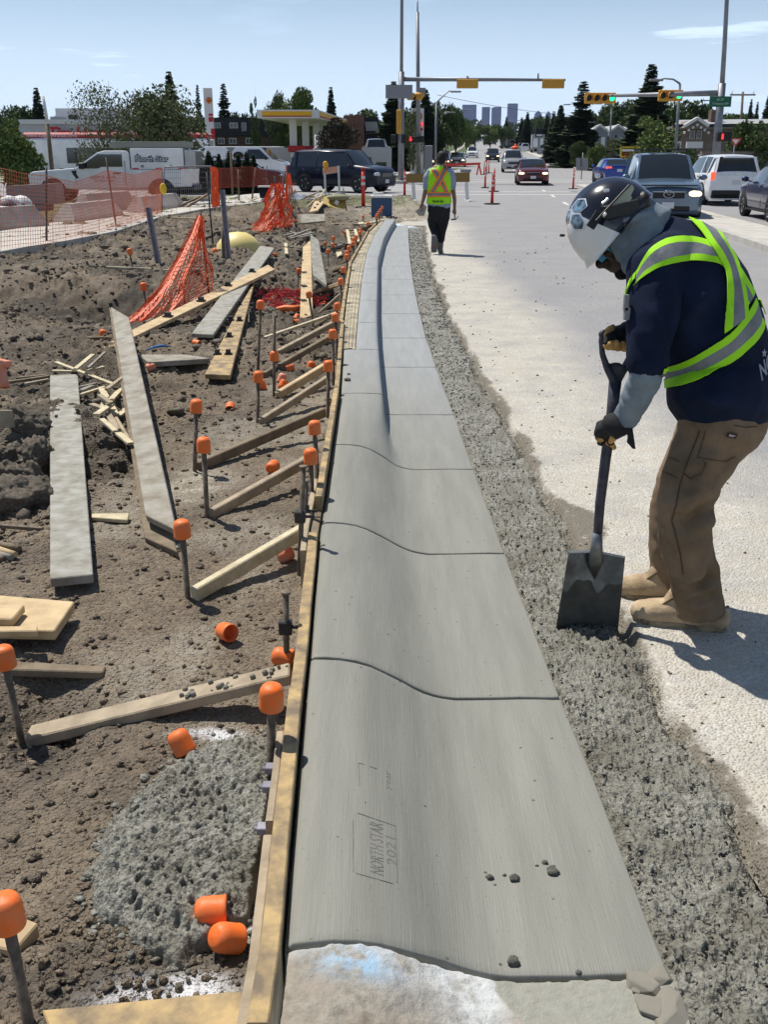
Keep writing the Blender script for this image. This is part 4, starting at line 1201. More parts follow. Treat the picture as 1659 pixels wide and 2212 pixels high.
for k,(x,y,s)in enumerate(((1195,1882,.013),(1178,1863,.007),(1112,1896,.011),(1058,1895,.008),(941,1868,.009),(970,1897,.008),(953,1905,.005),(955,1932,.006),(1109,2076,.013),(1192,1876,.010),(1250,2100,.006),(884,1935,.0),(948,1914,.004),(1012,1910,.004),(1090,1890,.004),(750,820,.02),(753,808,.012),(900,1110,.0),(962,1760,.004),(1160,1870,.004))):
 if s:
  zc_=.0 if x>900 else .15
  o=link('concrete_crumb',rock_mesh(40+k,2,.5,M_wet));o.location=P(x,y,zc_+s*.5);o.scale=(s*1.2,s,s*.8)
  tag(o,('large' if s>.009 else 'small')+' crumb of wet concrete on the smooth gutter, %s of the dropped crumbs'%ORD[k],'crumb','crumbs dropped on the smooth gutter')
rs=np.random.RandomState(4)
ico=bmesh.new();bmesh.ops.create_icosphere(ico,subdivisions=1,radius=1.0)
iv=np.array([v.co[:]for v in ico.verts]);it=np.array([[v.index for v in f.verts]for f in ico.faces]);ico.free()
def clods(name,n,m,label,ysamp,smin,smax,xf=None,zf=None,accept=None,flat=.75):
 Yc=ysamp(rs.rand(n));S=rs.rand(n)
 Xc=xf(Yc,S)
 sz=smin+(smax-smin)*rs.rand(n)**3
 sz=sz*np.interp(Yc,[1,5,12,30],[.8,1.1,2.0,3.0])
 if accept is not None:
  k=accept(Xc,Yc,rs.rand(n));Xc,Yc,sz=Xc[k],Yc[k],sz[k]
 Zc_=zf(Xc,Yc)+sz*.2
 n=len(Xc)
 V=iv[None]*(1+.95*(rs.rand(n,len(iv),1)-.5))*sz[:,None,None]*np.stack([.8+.6*rs.rand(n),.8+.6*rs.rand(n),np.full(n,flat)],-1)[:,None]
 V=V+np.stack([Xc,Yc,Zc_],-1)[:,None]
 F=it[None]+(np.arange(n)*len(iv))[:,None,None]
 me=bpy.data.meshes.new(name);nv=n*len(iv);nf=n*len(it)
 me.vertices.add(nv);me.vertices.foreach_set('co',V.astype(np.float32).ravel())
 me.loops.add(nf*3);me.polygons.add(nf);me.loops.foreach_set('vertex_index',F.astype(np.int32).ravel())
 me.polygons.foreach_set('loop_start',np.arange(0,nf*3,3,dtype=np.int32));me.polygons.foreach_set('loop_total',np.full(nf,3,dtype=np.int32))
 me.update(calc_edges=True);me.materials.append(m)
 at=me.attributes.new('damp','FLOAT','POINT');at.data.foreach_set('value',np.repeat((rs.rand(n)>.7)*.6,len(iv)).astype(np.float32))
 return tag(link(name,me),label,'clods',kind='stuff')
def soilz(X,Y):
 rm=rough_mask(X,Y)
 cl=worley(X*6,Y*6,50);cl2=worley(X*15,Y*15,51);far=sstep(10,16,Y)
 rough=.075*fbm(X*3.2,Y*3.2,5,52,.6)+.050*(0.45-cl)*(vnoise(X*2,Y*2,8)>.3)+.030*(.45-cl2)
 rough=rough*(1.25+.9*far*(vnoise(X*.5,Y*.5,19)))
 return dirt_base(X,Y)+rm*rough*sstep(.05,.3,XB(Y)-.052-X+.02)+.010*fbm(X*5,Y*5,4,63)
xs_=lambda Y,S:np.where(Y<KEND,XB(Y)-.07,.3)-(.42*Y+.45)*S
clods('soil_clods',34000,M_dirt,'loose clods and pebbles strewn over the dug soil',lambda u:1.3*(30/1.3)**u,.0014,.015,xs_,soilz,lambda X,Y,r:r<.3+.7*rough_mask(X,Y))
clods('soil_clods',5000,M_rock,'coarse dark clods thrown up along the trench',lambda u:4+20*u,.008,.034,xs_,soilz,lambda X,Y,r:r<rough_mask(X,Y)**2*.8*(vnoise(X*1.2,Y*1.2,3)>.45))
clods('road_grit',2600,M_rock,'scattered dark grit on the road surface',lambda u:1.5*(24/1.5)**u,.0012,.007,lambda Y,S:XS(Y)+.02+(.1+.30*Y)*S**1.5,lambda X,Y:.012+0*X,lambda X,Y,r:r<.5)
clods('concrete_bits',9000,M_wet,'coarse bits standing out of the rough wet concrete strip',lambda u:1.4*(25/1.4)**u,.0015,.007,lambda Y,S:XR(Y)+.015+(XS(Y)-XR(Y)-.02)*S,lambda X,Y:-.02+.02*fbm(X*7,Y*7,4,21))
th2=rs.rand(900)*6.283;rb2=np.interp(th2,th,rr,period=2*math.pi)*(.9+.35*rs.rand(900)**2)
pos=[0]
clods('splashed_concrete',900,M_wet,'wet concrete crumbs scattered round the spilled heap',lambda u:cy+np.sin(th2)*rb2,.003,.014,lambda Y,S:cx+np.cos(th2)*rb2,lambda X,Y:soilz(X,Y),lambda X,Y,r:X<XB(Y)-.08)
M_cut=mat('incised_line',(0.15,0.148,0.128),.8)
def kz(x,y):
 xs2,zs2=kerb_section(y);return float(np.interp(x,xs2,zs2))
def on_kerb(px,py):
 z=.1
 for _ in range(6):
  p=P(px,py,z);z=kz(p.x,p.y)
 return P(px,py,z)
zS=Zc(980,2200,5.029)
mark=empty('stamped_inscription',on_kerb(*zS(560,1400)),label='name and year pressed into the smooth gutter inside a thin frame',cat='inscription')
def groove(p0,p1,w=.0016,n=6):
 mb=MB();a=on_kerb(*zS(*p0));b_=on_kerb(*zS(*p1))
 pts=[on_kerb(*[(zS(*p0)[i]+(zS(*p1)[i]-zS(*p0)[i])*k/n)for i in(0,1)])for k in range(n+1)]
 for k in range(n):
  mb.bar(pts[k]+Vector((0,0,.0006)),pts[k+1]+Vector((0,0,.0006)),w,.0016)
 return mb
for p0,p1 in(((255,980),(262,1750)),((330,885),(890,1080)),((885,1080),(905,1900)),((300,1770),(840,1920)),((335,150),(352,480)),((335,150),(420,170)),((500,200),(610,235))):
 groove(p0,p1).build('frame_line',M_cut,mark)
def stamp(s,p_start,p_end,hgt,name):
 me=text_mesh(s,1.0,name,M_cut,extrude=.0,bold=.0,align='LEFT')
 xs3=[v.co.x for v in me.vertices];wid=max(xs3)
 bm=bmesh.new();bm.from_mesh(me)
 bmesh.ops.subdivide_edges(bm,edges=[e for e in bm.edges if e.calc_length()>.2],cuts=2)
 for v in bm.verts:
  u=v.co.x/wid;t=v.co.y/.7
  zx=p_start[0]+(p_end[0]-p_start[0])*u+hgt*t;zy=p_start[1]+(p_end[1]-p_start[1])*u+hgt*t*.33
  q_=on_kerb(*zS(zx,zy));v.co=q_+Vector((0,0,.0009))
 bm.to_mesh(me);bm.free();link(name,me,mark)
stamp('NORTH STAR',(625,1790),(610,1020),-200,'lettering')
stamp('2021',(840,1660),(820,1240),-150,'lettering')
stamp('year',(770,540),(770,260),-90,'lettering')
w3=Zc(1560,500,2.4254);w4=Zc(1560,1150,2.4254);wh=Zc(1640,520,5.53);wg=Zc(1700,880,4.61)
M_shirt=mat('navy_cotton',(0.006,0.011,0.030),.9,c2=(0.010,0.018,0.044),nscale=8,bump=.35,bscale=260,spec=.2)
M_sleeve=mat('grey_blue_knit',(0.165,0.205,0.235),.95,c2=(0.22,0.265,0.30),nscale=14,bump=.3,bscale=120,spec=.2)
M_duck=mat('brown_duck_cloth',(0.245,0.175,0.112),.9,c2=(0.165,0.115,0.07),nscale=7,bump=.45,bscale=320,spec=.2)
M_seam=mat('dark_seam',(0.07,0.042,0.022),.9)
M_boot=mat('dusty_tan_leather',(0.52,0.40,0.25),.9,c2=(0.30,0.215,0.13),nscale=14,bump=.35,bscale=70)
M_sole=mat('pale_rubber_sole',(0.33,0.26,0.165),.85,c2=(0.13,0.10,0.07),nscale=26,bump=.3)
M_skin=mat('dark_skin',(0.020,0.010,0.006),.5,c2=(0.028,0.014,0.008),nscale=18)
M_beard=mat('black_beard',(0.004,0.003,0.003),.95,bump=.6,bscale=180)
M_lime=mat('hi_vis_lime',(0.36,0.80,0.01),.75,emit=(0.42,0.86,0.02),estr=0.0,bump=.15,bscale=300)
M_silver=mat('silver_reflective_tape',(0.155,0.165,0.17),.55,metal=.1,c2=(0.22,0.23,0.235),nscale=9,bump=.3,bscale=40)
M_hatw=mat('white_black_hat_shell',(0.78,0.79,0.78),.2,coat=.6)
M_hatb=mat('black_gloss_shell',(0.012,0.012,0.02),.15,coat=1.0,spec=.7)
M_hatd=mat('black_plastic_trim',(0.012,0.012,0.013),.5)
M_chrome=mat('decal_outline',(0.75,0.76,0.78),.3,metal=.3)
M_decal=mat('photo_decal',(0.02,0.025,0.035),.2,c2=(0.20,0.33,0.45),nscale=38,namt=.6,coat=.6)
M_lens=mat('blue_mirror_lens',(0.05,0.45,0.75),.12,metal=.6,c2=(0.03,0.14,0.30),nscale=22)
M_visor=mat('clear_smoked_visor',(0.45,0.50,0.42),.1,alpha=.5,spec=.6)
M_glb=mat('black_glove_knit',(0.012,0.012,0.014),.8,bump=.4,bscale=200)
M_gly=mat('yellow_glove_leather',(0.62,0.36,0.12),.75,c2=(0.40,0.22,0.07),nscale=30,bump=.3,bscale=90)
M_shov=mat('blue_black_fibreglass',(0.022,0.024,0.045),.45,c2=(0.07,0.065,0.075),nscale=20,bump=.2,bscale=80)
M_blade=mat('worn_steel_blade',(0.10,0.105,0.105),.42,metal=.65,c2=(0.26,0.275,0.27),nscale=7,bump=.15,bscale=60)
M_mud=mat('wet_mortar_film',(0.045,0.044,0.036),.5,c2=(0.075,0.072,0.06),nscale=20,bump=.6,bscale=60)
M_jean=mat('black_trousers',(0.008,0.008,0.010),.9,c2=(0.016,0.016,0.018),nscale=12)
M_hair=mat('dark_hair',(0.008,0.006,0.005),.7,bump=.8,bscale=90)
M_oran=mat('hi_vis_orange',(0.95,0.22,0.04),.75)
M_tee=mat('pale_blue_tee',(0.22,0.27,0.36),.9,c2=(0.28,0.33,0.42),nscale=15)
M_skin2=mat('brown_skin',(0.20,0.095,0.055),.55,c2=(0.25,0.12,0.07),nscale=20)
M_grb=mat('grey_work_boot',(0.11,0.105,0.10),.85,c2=(0.2,.19,.18),nscale=40)
M_ylw=mat('yellow_strap',(0.75,0.55,0.05),.7)
F3=Vector((-.84,.54,0)).normalized()
L3=Vector((-F3.y,F3.x,0))
if L3.y>0:L3=-L3
foot=P(1475,1362)
worker=empty('person',foot,label='worker bending over his shovel in navy shirt, lime striped harness vest and brown work trousers',cat='person')
def add_bm_uni(mb,pts,rad,n=20,ref=None,rounded=4):
 mb.tube(pts,rad,n=n,ref=ref,rounded=rounded)
mb=MB()
def qq(f,Y):return Q(*f,Y)
hipc=Q(1552,905,3.50)
for(pts,rad)in(([Q(1560,905,3.44),Q(1533,960,3.41),Q(1500,1020,3.37),Q(1478,1085,3.33),Q(1480,1170,3.34),Q(1500,1250,3.36),Q(1511,1300,3.37),Q(1513,1325,3.37)],[.125,.125,.108,.096,.092,.088,.090,.092]),([Q(1545,905,3.60),Q(1515,970,3.62),Q(1472,1040,3.64),Q(1450,1110,3.66),Q(1445,1175,3.67),Q(1449,1225,3.67),Q(1458,1262,3.67)],[.125,.115,.095,.085,.078,.080,.082])):
 mb.tube(pts,rad,n=22,rounded=0)
hipc=Q(1568,908,3.50)
mb.tube([hipc+L3*.11,hipc,hipc-L3*.11],[(.135,.135),(.15,.15),(.135,.135)],n=20,rounded=4)
mb.tube([Q(1590,850,3.52),Q(1570,905,3.50),Q(1535,955,3.48)],[(.15,.13),(.16,.145),(.14,.13)],n=20,ref=L3,rounded=3)
tro=remeshed(mb,'trousers',M_duck,.0095,6)
nv=len(tro.vertices);co=np.empty(nv*3,np.float32);tro.vertices.foreach_get('co',co);co=co.reshape(-1,3)
no=np.empty(nv*3,np.float32);tro.vertices.foreach_get('normal',no);no=no.reshape(-1,3)
def crease(co,no,a,b_,wdt,depth):
 a=np.array(a);b_=np.array(b_);ab=b_-a
 t=np.clip(((co-a)@ab)/(ab@ab),0,1)[:,None]
 d=np.linalg.norm(co-(a+ab*t),axis=1)
 g=np.exp(-(d/wdt)**2)*np.sin(np.pi*np.clip(t[:,0]*.8+.1,0,1))
 return-no*(g*depth)[:,None]+no*(np.exp(-((d-wdt*1.8)/wdt)**2)*depth*.5*np.sin(np.pi*np.clip(t[:,0]*.8+.1,0,1)))[:,None]
cre=[(w4(1250,800),w4(1010,910),3.25,.020,.022),(w4(1210,860),w4(1080,950),3.25,.016,.014),(w4(1250,1000),w4(1080,960),3.25,.018,.012),(w4(1330,1290),w4(1060,1420),3.27,.014,.015),(w4(1340,1400),w4(1050,1500),3.27,.013,.015),(w4(1280,1200),w4(1220,1330),3.27,.014,.012),(w4(930,1240),w4(1000,1350),3.27,.013,.013),(w4(880,500),w4(1050,590),3.25,.010,.008),(w4(1450,420),w4(1280,620),3.27,.018,.012),(w4(1190,480),w4(1100,640),3.25,.015,.014),(w4(800,1130),w4(890,1180),3.58,.012,.014),(w4(1000,1330),w4(1060,1500),3.27,.012,.012)]
dis=np.zeros_like(co)
for a,b_,Yc,wd,dp in cre:
 dis+=crease(co,no,Q(*a,Yc),Q(*b_,Yc),wd*1.5,dp*1.9)
co2=co+dis+no*(.006*fbm(co[:,0]*14+co[:,1]*9,co[:,2]*11,4,5))[:,None]+no*(.004*np.abs(fbm(co[:,0]*30,co[:,2]*22+co[:,1]*9,3,6)))[:,None]
tro.vertices.foreach_set('co',co2.astype(np.float32).ravel());tro.update()
trousers=link('trousers',tro,worker)
tp=[(1551,896,3.46,.172,.255),(1555,872,3.475,.180,.258),(1560,835,3.49,.186,.245),(1557,800,3.52,.180,.225),(1537,720,3.54,.185,.232),(1505,640,3.56,.185,.238),(1470,575,3.58,.168,.228),(1438,530,3.60,.120,.170),(1415,505,3.61,.085,.10)]
tpts=[Q(a,b_,c)for a,b_,c,_,_ in tp]
mb=MB()
mb.tube(tpts,[(r2,r1)for _,_,_,r1,r2 in tp],n=28,ref=L3,rounded=1)
shL=Q(1412,588,3.42);elL=Q(1405,768,3.30);wrL=Q(1345,905,3.40)
mb.tube([Q(1450,560,3.50),shL,Q(1405,690,3.34),Q(1400,760,3.31),Q(1398,782,3.305)],[(.10,.10),(.095,.098),(.078,.082),(.072,.070),(.070,.066)],n=20,rounded=3)
shR=Q(1455,575,3.78)
mb.tube([Q(1480,570,3.66),shR,Q(1428,650,3.78)],[.09,.088,.075],n=16,rounded=3)
shm=remeshed(mb,'shirt',M_shirt,.0095,6)
nv=len(shm.vertices);co=np.empty(nv*3,np.float32);shm.vertices.foreach_get('co',co);co=co.reshape(-1,3)
no=np.empty(nv*3,np.float32);shm.vertices.foreach_get('normal',no);no=no.reshape(-1,3)
dis=np.zeros_like(co)
for a,b_,Yc,wd,dp in((w3(1190,830),w3(1090,1000),3.3,.02,.014),(w3(1330,900),w3(1190,1160),3.32,.025,.014),(w3(700,1150),w3(850,1350),3.24,.016,.008),(w3(960,900),w3(1000,1250),3.28,.02,.016),(w3(1000,1600),w3(1500,1560),3.3,.02,.010),(w3(1050,1700),w3(1500,1650),3.3,.02,.008),(w3(900,420),w3(1050,380),3.4,.018,.008),(w3(1000,450),w3(1150,420),3.4,.016,.008)):
 dis+=crease(co,no,Q(*a,Yc),Q(*b_,Yc),wd*1.4,dp*1.7)
co2=co+dis+no*(.007*fbm(co[:,0]*10+co[:,1]*7,co[:,2]*8,4,15))[:,None]
shm.vertices.foreach_set('co',co2.astype(np.float32).ravel());shm.update()
shirt=link('shirt',shm,worker)
def bvh_of(me):
 return BVHTree.FromPolygons([v.co.copy()for v in me.vertices],[tuple(p.vertices)for p in me.polygons])
bv_shirt=bvh_of(shm)
bv_tro=bvh_of(tro)
EYEV=Vector((0,0,EYE))
def cast(bv,px,py):
 d=Vector(_dir(px,py)).normalized()
 hit,nn,i,dist=bv.ray_cast(EYEV,d)
 return(hit,nn)if hit else(None,None)
def wrap_strip(bv,rows,mi_cols,off=.006,nlen=60,sub=2,extend=None):
 """ribbon on a garment: rows = list of edge polylines (garment-face positions), bands between"""
 def resample(pl_,n):
  pts=[Vector((x,y))for x,y in pl_];L=[0]
  for i in range(1,len(pts)):L.append(L[-1]+(pts[i]-pts[i-1]).length)
  out=[]
  for k in range(n+1):
   t=L[-1]*k/n;i=max(j for j in range(len(L))if L[j]<=t+1e-9);i=min(i,len(pts)-2)
   f=(t-L[i])/max(1e-9,L[i+1]-L[i])
   p0=pts[max(i-1,0)];p1=pts[i];p2=pts[i+1];p3=pts[min(i+2,len(pts)-1)]
   out.append(.5*((2*p1)+(p2-p0)*f+(2*p0-5*p1+4*p2-p3)*f*f+(-p0+3*p1-3*p2+p3)*f**3))
  return out
 E_=[resample(r,nlen)for r in rows]
 mb=MB()
 for bidx in range(len(rows)-1):
  vs=[];ok=[]
  for k in range(nlen+1):
   for s in range(sub+1):
    p=E_[bidx][k].lerp(E_[bidx+1][k],s/sub)
    h,nn=cast(bv,p.x,p.y)
    if h is None:vs.append(None)
    else:
     if nn.dot(EYEV-h)<0:nn=-nn
     vs.append(h+nn*off)
  w=sub+1
  for k in range(nlen+1):
   for s in range(w):
    if vs[k*w+s]is None:
     c=[vs[j*w+s]for j in(k-1,k+1)if 0<=j<=nlen and vs[j*w+s]is not None]+[vs[k*w+q]for q in range(w)if vs[k*w+q]is not None]
     vs[k*w+s]=c[0].copy()if c else None
  fs=[]
  idx={};vv=[]
  for i,v in enumerate(vs):
   if v is not None:idx[i]=len(vv);vv.append(v)
  for k in range(nlen):
   for s in range(sub):
    q_=[k*w+s,k*w+s+1,(k+1)*w+s+1,(k+1)*w+s]
    if all(i in idx for i in q_):
     pp=[vv[idx[i]]for i in q_]
     if max((pp[0]-pp[2]).length,(pp[1]-pp[3]).length)<.09:
      fs.append(tuple(idx[i]for i in q_))
  mb.add(vv,fs,mi_cols[bidx],True)
 return mb
def solid(o,t=.003):
 m=o.modifiers.new('thickness','SOLIDIFY');m.thickness=t;m.offset=0
 e=o.modifiers.new('split','EDGE_SPLIT');e.split_angle=R(50)
 return o
VM=[M_lime,M_silver]
s1=[[w3(x,y)for x,y in r]for r in([(742,705),(800,595),(860,535),(950,487),(1040,470),(1150,478),(1250,510),(1330,560),(1420,640),(1500,760),(1560,860)],[(738,745),(796,640),(862,575),(950,530),(1040,512),(1150,516),(1250,548),(1330,600),(1405,665),(1480,790),(1545,900)],[(734,795),(790,715),(880,655),(960,622),(1050,603),(1150,595),(1240,602),(1310,622),(1375,690),(1450,830),(1520,940)],[(716,815),(780,755),(880,690),(960,662),(1050,645),(1150,638),(1240,645),(1310,662),(1350,700),(1430,860),(1500,970)])]
solid(wrap_strip(bv_shirt,s1,[0,1,0],.007,70).build('vest_strap',VM,worker))
s1b=[[w3(x,y)for x,y in r]for r in([(742,705),(700,760),(668,840),(655,900)],[(728,760),(690,810),(668,870),(660,910)])]
solid(wrap_strip(bv_shirt,s1b,[0],.007,20).build('vest_strap',VM,worker))
s2=[[w3(x,y)for x,y in r]for r in([(890,318),(950,296),(1010,300),(1090,345),(1170,430),(1240,530),(1300,620),(1345,710),(1362,820),(1362,1000),(1350,1150)],[(915,300),(975,280),(1045,285),(1125,325),(1205,410),(1275,510),(1335,600),(1380,700),(1400,820),(1406,1000),(1398,1110)],[(1000,282),(1050,272),(1110,285),(1200,340),(1280,430),(1345,530),(1395,620),(1430,720),(1455,830),(1472,940),(1478,1050)],[(1040,280),(1085,274),(1140,290),(1230,345),(1310,440),(1370,540),(1425,630),(1462,740),(1488,850),(1502,950),(1506,1010)])]
solid(wrap_strip(bv_shirt,s2,[0,1,0],.011,70).build('vest_strap',VM,worker))
wb=[[w3(x,y)for x,y in r]for r in([(915,1395),(1050,1355),(1200,1280),(1350,1180),(1450,1080),(1520,985),(1560,905)],[(905,1425),(1050,1400),(1200,1328),(1370,1222),(1480,1110),(1550,1020),(1575,945)],[(880,1490),(1050,1462),(1220,1400),(1400,1290),(1520,1185),(1590,1095),(1602,1040)],[(868,1548),(1050,1520),(1230,1455),(1410,1350),(1540,1235),(1605,1150),(1625,1080)])]
def fitplane(pts):
 c=sum(pts,Vector())/len(pts)
 A=np.array([list(p-c)for p in pts]);u,s,vt=np.linalg.svd(A)
 return c,Vector(vt[2])
wmb=MB()
for bi in range(3):
 def pp(row):return[h for h,n_ in(cast(bv_shirt,x,y)for x,y in row)if h]
 a_,b_=pp(wb[bi]),pp(wb[bi+1])
 ca,na=fitplane(a_);cb,nb=fitplane(b_)
 if na.z<0:na=-na
 if nb.z<0:nb=-nb
 bm=bmesh.new();bm.from_mesh(shm)
 bmesh.ops.bisect_plane(bm,geom=bm.verts[:]+bm.edges[:]+bm.faces[:],plane_co=ca,plane_no=na,clear_outer=True)
 bmesh.ops.bisect_plane(bm,geom=bm.verts[:]+bm.edges[:]+bm.faces[:],plane_co=cb,plane_no=nb,clear_inner=True)
 bm.normal_update()
 cc=Q(1557,800,3.52)
 vs=[v.co+v.normal*.006 for v in bm.verts];bm.verts.index_update()
 fs=[tuple(v.index for v in f.verts)for f in bm.faces if f.normal.dot(EYEV-f.calc_center_median())<.0 and(f.calc_center_median()-tpts[4]).length<.46 and not(f.calc_center_median()-Q(1403,740,3.32)).length<.12]
 wmb.add(vs,fs,[0,1,0][bi],True);bm.free()
solid(wmb.build('vest_waistband',VM,worker,fix=False))
solid(wrap_strip(bv_shirt,wb,[0,1,0],.009,70).build('vest_waistband',VM,worker))
M_print=mat('grey_print',(0.30,0.32,0.36),.8)
def project_text(s,x0,y0,x1,y1,up,name,bv,m,par,off=.004,bold=.02,f=w3):
 me=text_mesh(s,1.0,name,m,extrude=0,bold=bold,align='LEFT',shear=.15)
 bm=bmesh.new();bm.from_mesh(me);wid=max(v.co.x for v in bm.verts)
 bmesh.ops.triangulate(bm,faces=bm.faces)
 bad=[]
 for v in bm.verts:
  u=v.co.x/wid;t=v.co.y/.7
  px,py=f(x0+(x1-x0)*u+up[0]*t,y0+(y1-y0)*u+up[1]*t)
  h,nn=cast(bv,px,py)
  if h is None:bad.append(v);continue
  if nn.dot(EYEV-h)<0:nn=-nn
  v.co=h+nn*off
 bmesh.ops.delete(bm,geom=bad,context='VERTS')
 bm.to_mesh(me);bm.free();return link(name,me,par)
project_text('NORTH',1598,1445,1800,1205,(-25,-100),'shirt_print',bv_shirt,M_print,worker,bold=.03)
sp=[w3(1628+(26 if k%2==0 else 11)*math.sin(k*math.pi/5)*.8,1292-(34 if k%2==0 else 14)*math.cos(k*math.pi/5))for k in range(10)]
hs=[cast(bv_shirt,*p)for p in sp];hc,hn=cast(bv_shirt,*w3(1628,1292))
if hc and all(h[0]for h in hs):
 mb=MB();vs=[hc+hn*.005*(1 if hn.dot(EYEV-hc)>0 else-1)]+[h[0]+(h[1]if h[1].dot(EYEV-h[0])>0 else-h[1])*.005 for h in hs]
 mb.add(vs,[(0,1+k,1+(k+1)%10)for k in range(10)]);mb.build('shirt_print',M_print,worker)
def seam(pts,w=1.1,name='seam',bv=None,m=None,off=.003):
 mb=MB();bv=bv or bv_tro;H_=[]
 for i in range(len(pts)-1):
  for k in range(6):
   t=k/6;h,nn=cast(bv,pts[i][0]+(pts[i+1][0]-pts[i][0])*t,pts[i][1]+(pts[i+1][1]-pts[i][1])*t)
   if h:H_.append(h+(nn if nn.dot(EYEV-h)>0 else-nn)*off)
 for i in range(len(H_)-1):
  if(H_[i]-H_[i+1]).length<.05:mb.cyl(H_[i],H_[i+1],.0016*w,n=5,caps=False)
 if mb.v:mb.build(name,m or M_seam,worker)
seam([w4(*p)for p in((1180,262),(1130,390),(1070,540),(1040,640),(1010,800),(980,900),(1010,1010),(1040,1130),(1065,1310))],1.2)
seam([w4(*p)for p in((1222,262),(1180,400),(1160,470))],.8)
seam([w4(*p)for p in((865,400),(960,455),(1055,490))],.8)
seam([w4(*p)for p in((870,530),(960,570),(1035,605))],.8)
seam([w4(*p)for p in((1165,455),(1270,470),(1370,480),(1440,440))],.8)
seam([w4(*p)for p in((1060,560),(1100,595),(1125,610))],1.2)
seam([w4(*p)for p in((1420,225),(1500,240),(1600,232))],1.0)
seam([w4(*p)for p in((1120,600),(1190,570),(1220,500),(1200,470))],.8)
M_tagd=mat('dark_label',(0.035,0.008,0.008),.7);M_tagl=mat('label_text',(.5,.45,.42),.7)
tq=[w4(*p)for p in((1382,275),(1450,288),(1432,322),(1366,308))]
th_=[cast(bv_tro,*p)for p in tq]
if all(h[0]for h in th_):
 t_=MB().prism([h[0]+(EYEV-h[0]).normalized()*.010 for h in th_],-(EYEV-th_[0][0]).normalized()*.006).build('trouser_tag',M_tagd,worker)
 c4=[h[0]+(EYEV-h[0]).normalized()*.0115 for h in th_]
 x_=c4[1]-c4[0];y_=c4[0]-c4[3]
 MB().prism([c4[3]+x_*a+y_*b_ for a,b_ in((.15,.45),(.8,.45),(.88,.62),(.2,.68))],x_.cross(y_).normalized()*.001).prism([c4[3]+x_*a+y_*b_ for a,b_ in((.2,.25),(.7,.22),(.7,.36),(.2,.38))],x_.cross(y_).normalized()*.001).build('tag_print',M_tagl,t_)
def boot(heel,toe,name,hgt=.115,wid=.052,fl=1.0):
 d=(toe-heel);d.z=0;Lg=d.length;d.normalize();s=Vector((-d.y,d.x,0));u=Vector((0,0,1))
 mb=MB()
 def at(t,z):return heel+d*(Lg*t)+u*z
 mb.tube([at(.09,.055),at(.25,.06),at(.45,.062),at(.65,.055),at(.82,.048),at(.93,.044)],[(.044,.050),(.046,.058),(.048,.058),(.054,.052),(.056,.050),(.048,.042)],n=18,ref=s,rounded=4)
 mb.tube([at(.24,.05),at(.25,.10),at(.27,.15)],[(.042,.048),(.046,.055),(.05,.06)],n=16,ref=s,rounded=2)
 mb.tube([at(.60,.05),at(.56,.09),at(.50,.13)],[(.040,.05),(.038,.05),(.036,.05)],n=14,ref=s,rounded=2)
 up=link(name,remeshed(mb,'boot_upper',M_boot,.006,5,.002,30),worker)
 sb=MB();n=26;ring=[]
 prof=[(0.0,.030),(.05,.038),(.2,.041),(.4,.040),(.6,.050),(.78,.055),(.9,.050),(.97,.036),(1.0,.012)]
 top=[]
 for t,w in prof:top.append((t,w))
 poly=[at(t,0)+s*w for t,w in top]+[at(t,0)-s*w for t,w in reversed(top)]
 sb.prism([p+u*.0 for p in poly],u*.034)
 q_=sb.build('sole',M_sole,up)
 mo=q_.modifiers.new('bev','BEVEL');mo.width=.006;mo.segments=2
 lc=MB()
 for k in range(4):
  c=at(.70-k*.035,.098+k*.012);lc.cyl(c-s*.028+u*-.006,c+u*.004,.003,n=6).cyl(c+u*.004,c+s*.028-u*.006,.003,n=6)
 lc.prism([at(.72,.092)-s*.03,at(.72,.092)+s*.03,at(.56,.142)+s*.035,at(.56,.142)-s*.035],u*-.01)
 lc.build('laces',M_duck,up)
 return up
boot(P(1568,1366,.0),P(1370,1340,.0),'boot')
boot(P(1520,1300,.0),P(1338,1288,.0),'boot')
U_=Vector((-.738,.16,.655)).normalized()
Fd=Vector((-.66,.10,-.745));Fd=(Fd-U_*Fd.dot(U_)).normalized()
Lt=U_.cross(Fd).normalized()
if Lt.y>0:Lt=-Lt
HC=Q(1332,497,3.62)
def hp_(f,u,l=0):return HC+Fd*f+U_*u+Lt*l
HM=Matrix((Fd,Lt,U_)).transposed()
mb=MB()
mb.ell(hp_(.0,.0),(.098,.078,.115),HM,18,14)
mb.ell(hp_(.045,-.085),(.062,.058,.060),HM,16,12)
mb.ell(hp_(.085,-.120),(.030,.032,.028),HM,12,10)
mb.ell(hp_(.085,.0),(.02,.055,.022),HM,12,8)
mb.ell(hp_(.118,-.040),(.020,.017,.020),HM,10,8)
mb.ell(hp_(.100,-.022),(.018,.011,.030),HM,10,8)
mb.ell(hp_(.110,-.046,.013),(.012,.010,.010),HM,8,6);mb.ell(hp_(.110,-.046,-.013),(.012,.010,.010),HM,8,6)
mb.ell(hp_(.106,-.070),(.014,.025,.009),HM,10,8);mb.ell(hp_(.103,-.086),(.014,.023,.009),HM,10,8)
for sg in(1,-1):
 mb.ell(hp_(.065,-.035,.045*sg),(.028,.022,.025),HM,10,8)
 mb.ell(hp_(-.01,-.03,.080*sg),(.018,.008,.030),HM,10,8)
mb.tube([hp_(-.02,-.06),hp_(-.06,-.14),Q(1420,525,3.60)],[.058,.060,.07],n=14,rounded=2)
mb.tube([Q(1420,525,3.60),shL,elL,wrL],[.07,.05,.042,.030],n=12,rounded=2)
mb.tube([Q(1420,525,3.60),shR,Q(1428,690,3.76),Q(1352,712,3.60)],[.07,.05,.042,.030],n=12,rounded=2)
mb.tube([Q(1420,525,3.60),Q(1500,640,3.56),Q(1550,900,3.50)],[(.08,.08),(.15,.11),(.13,.11)],n=14,rounded=2)
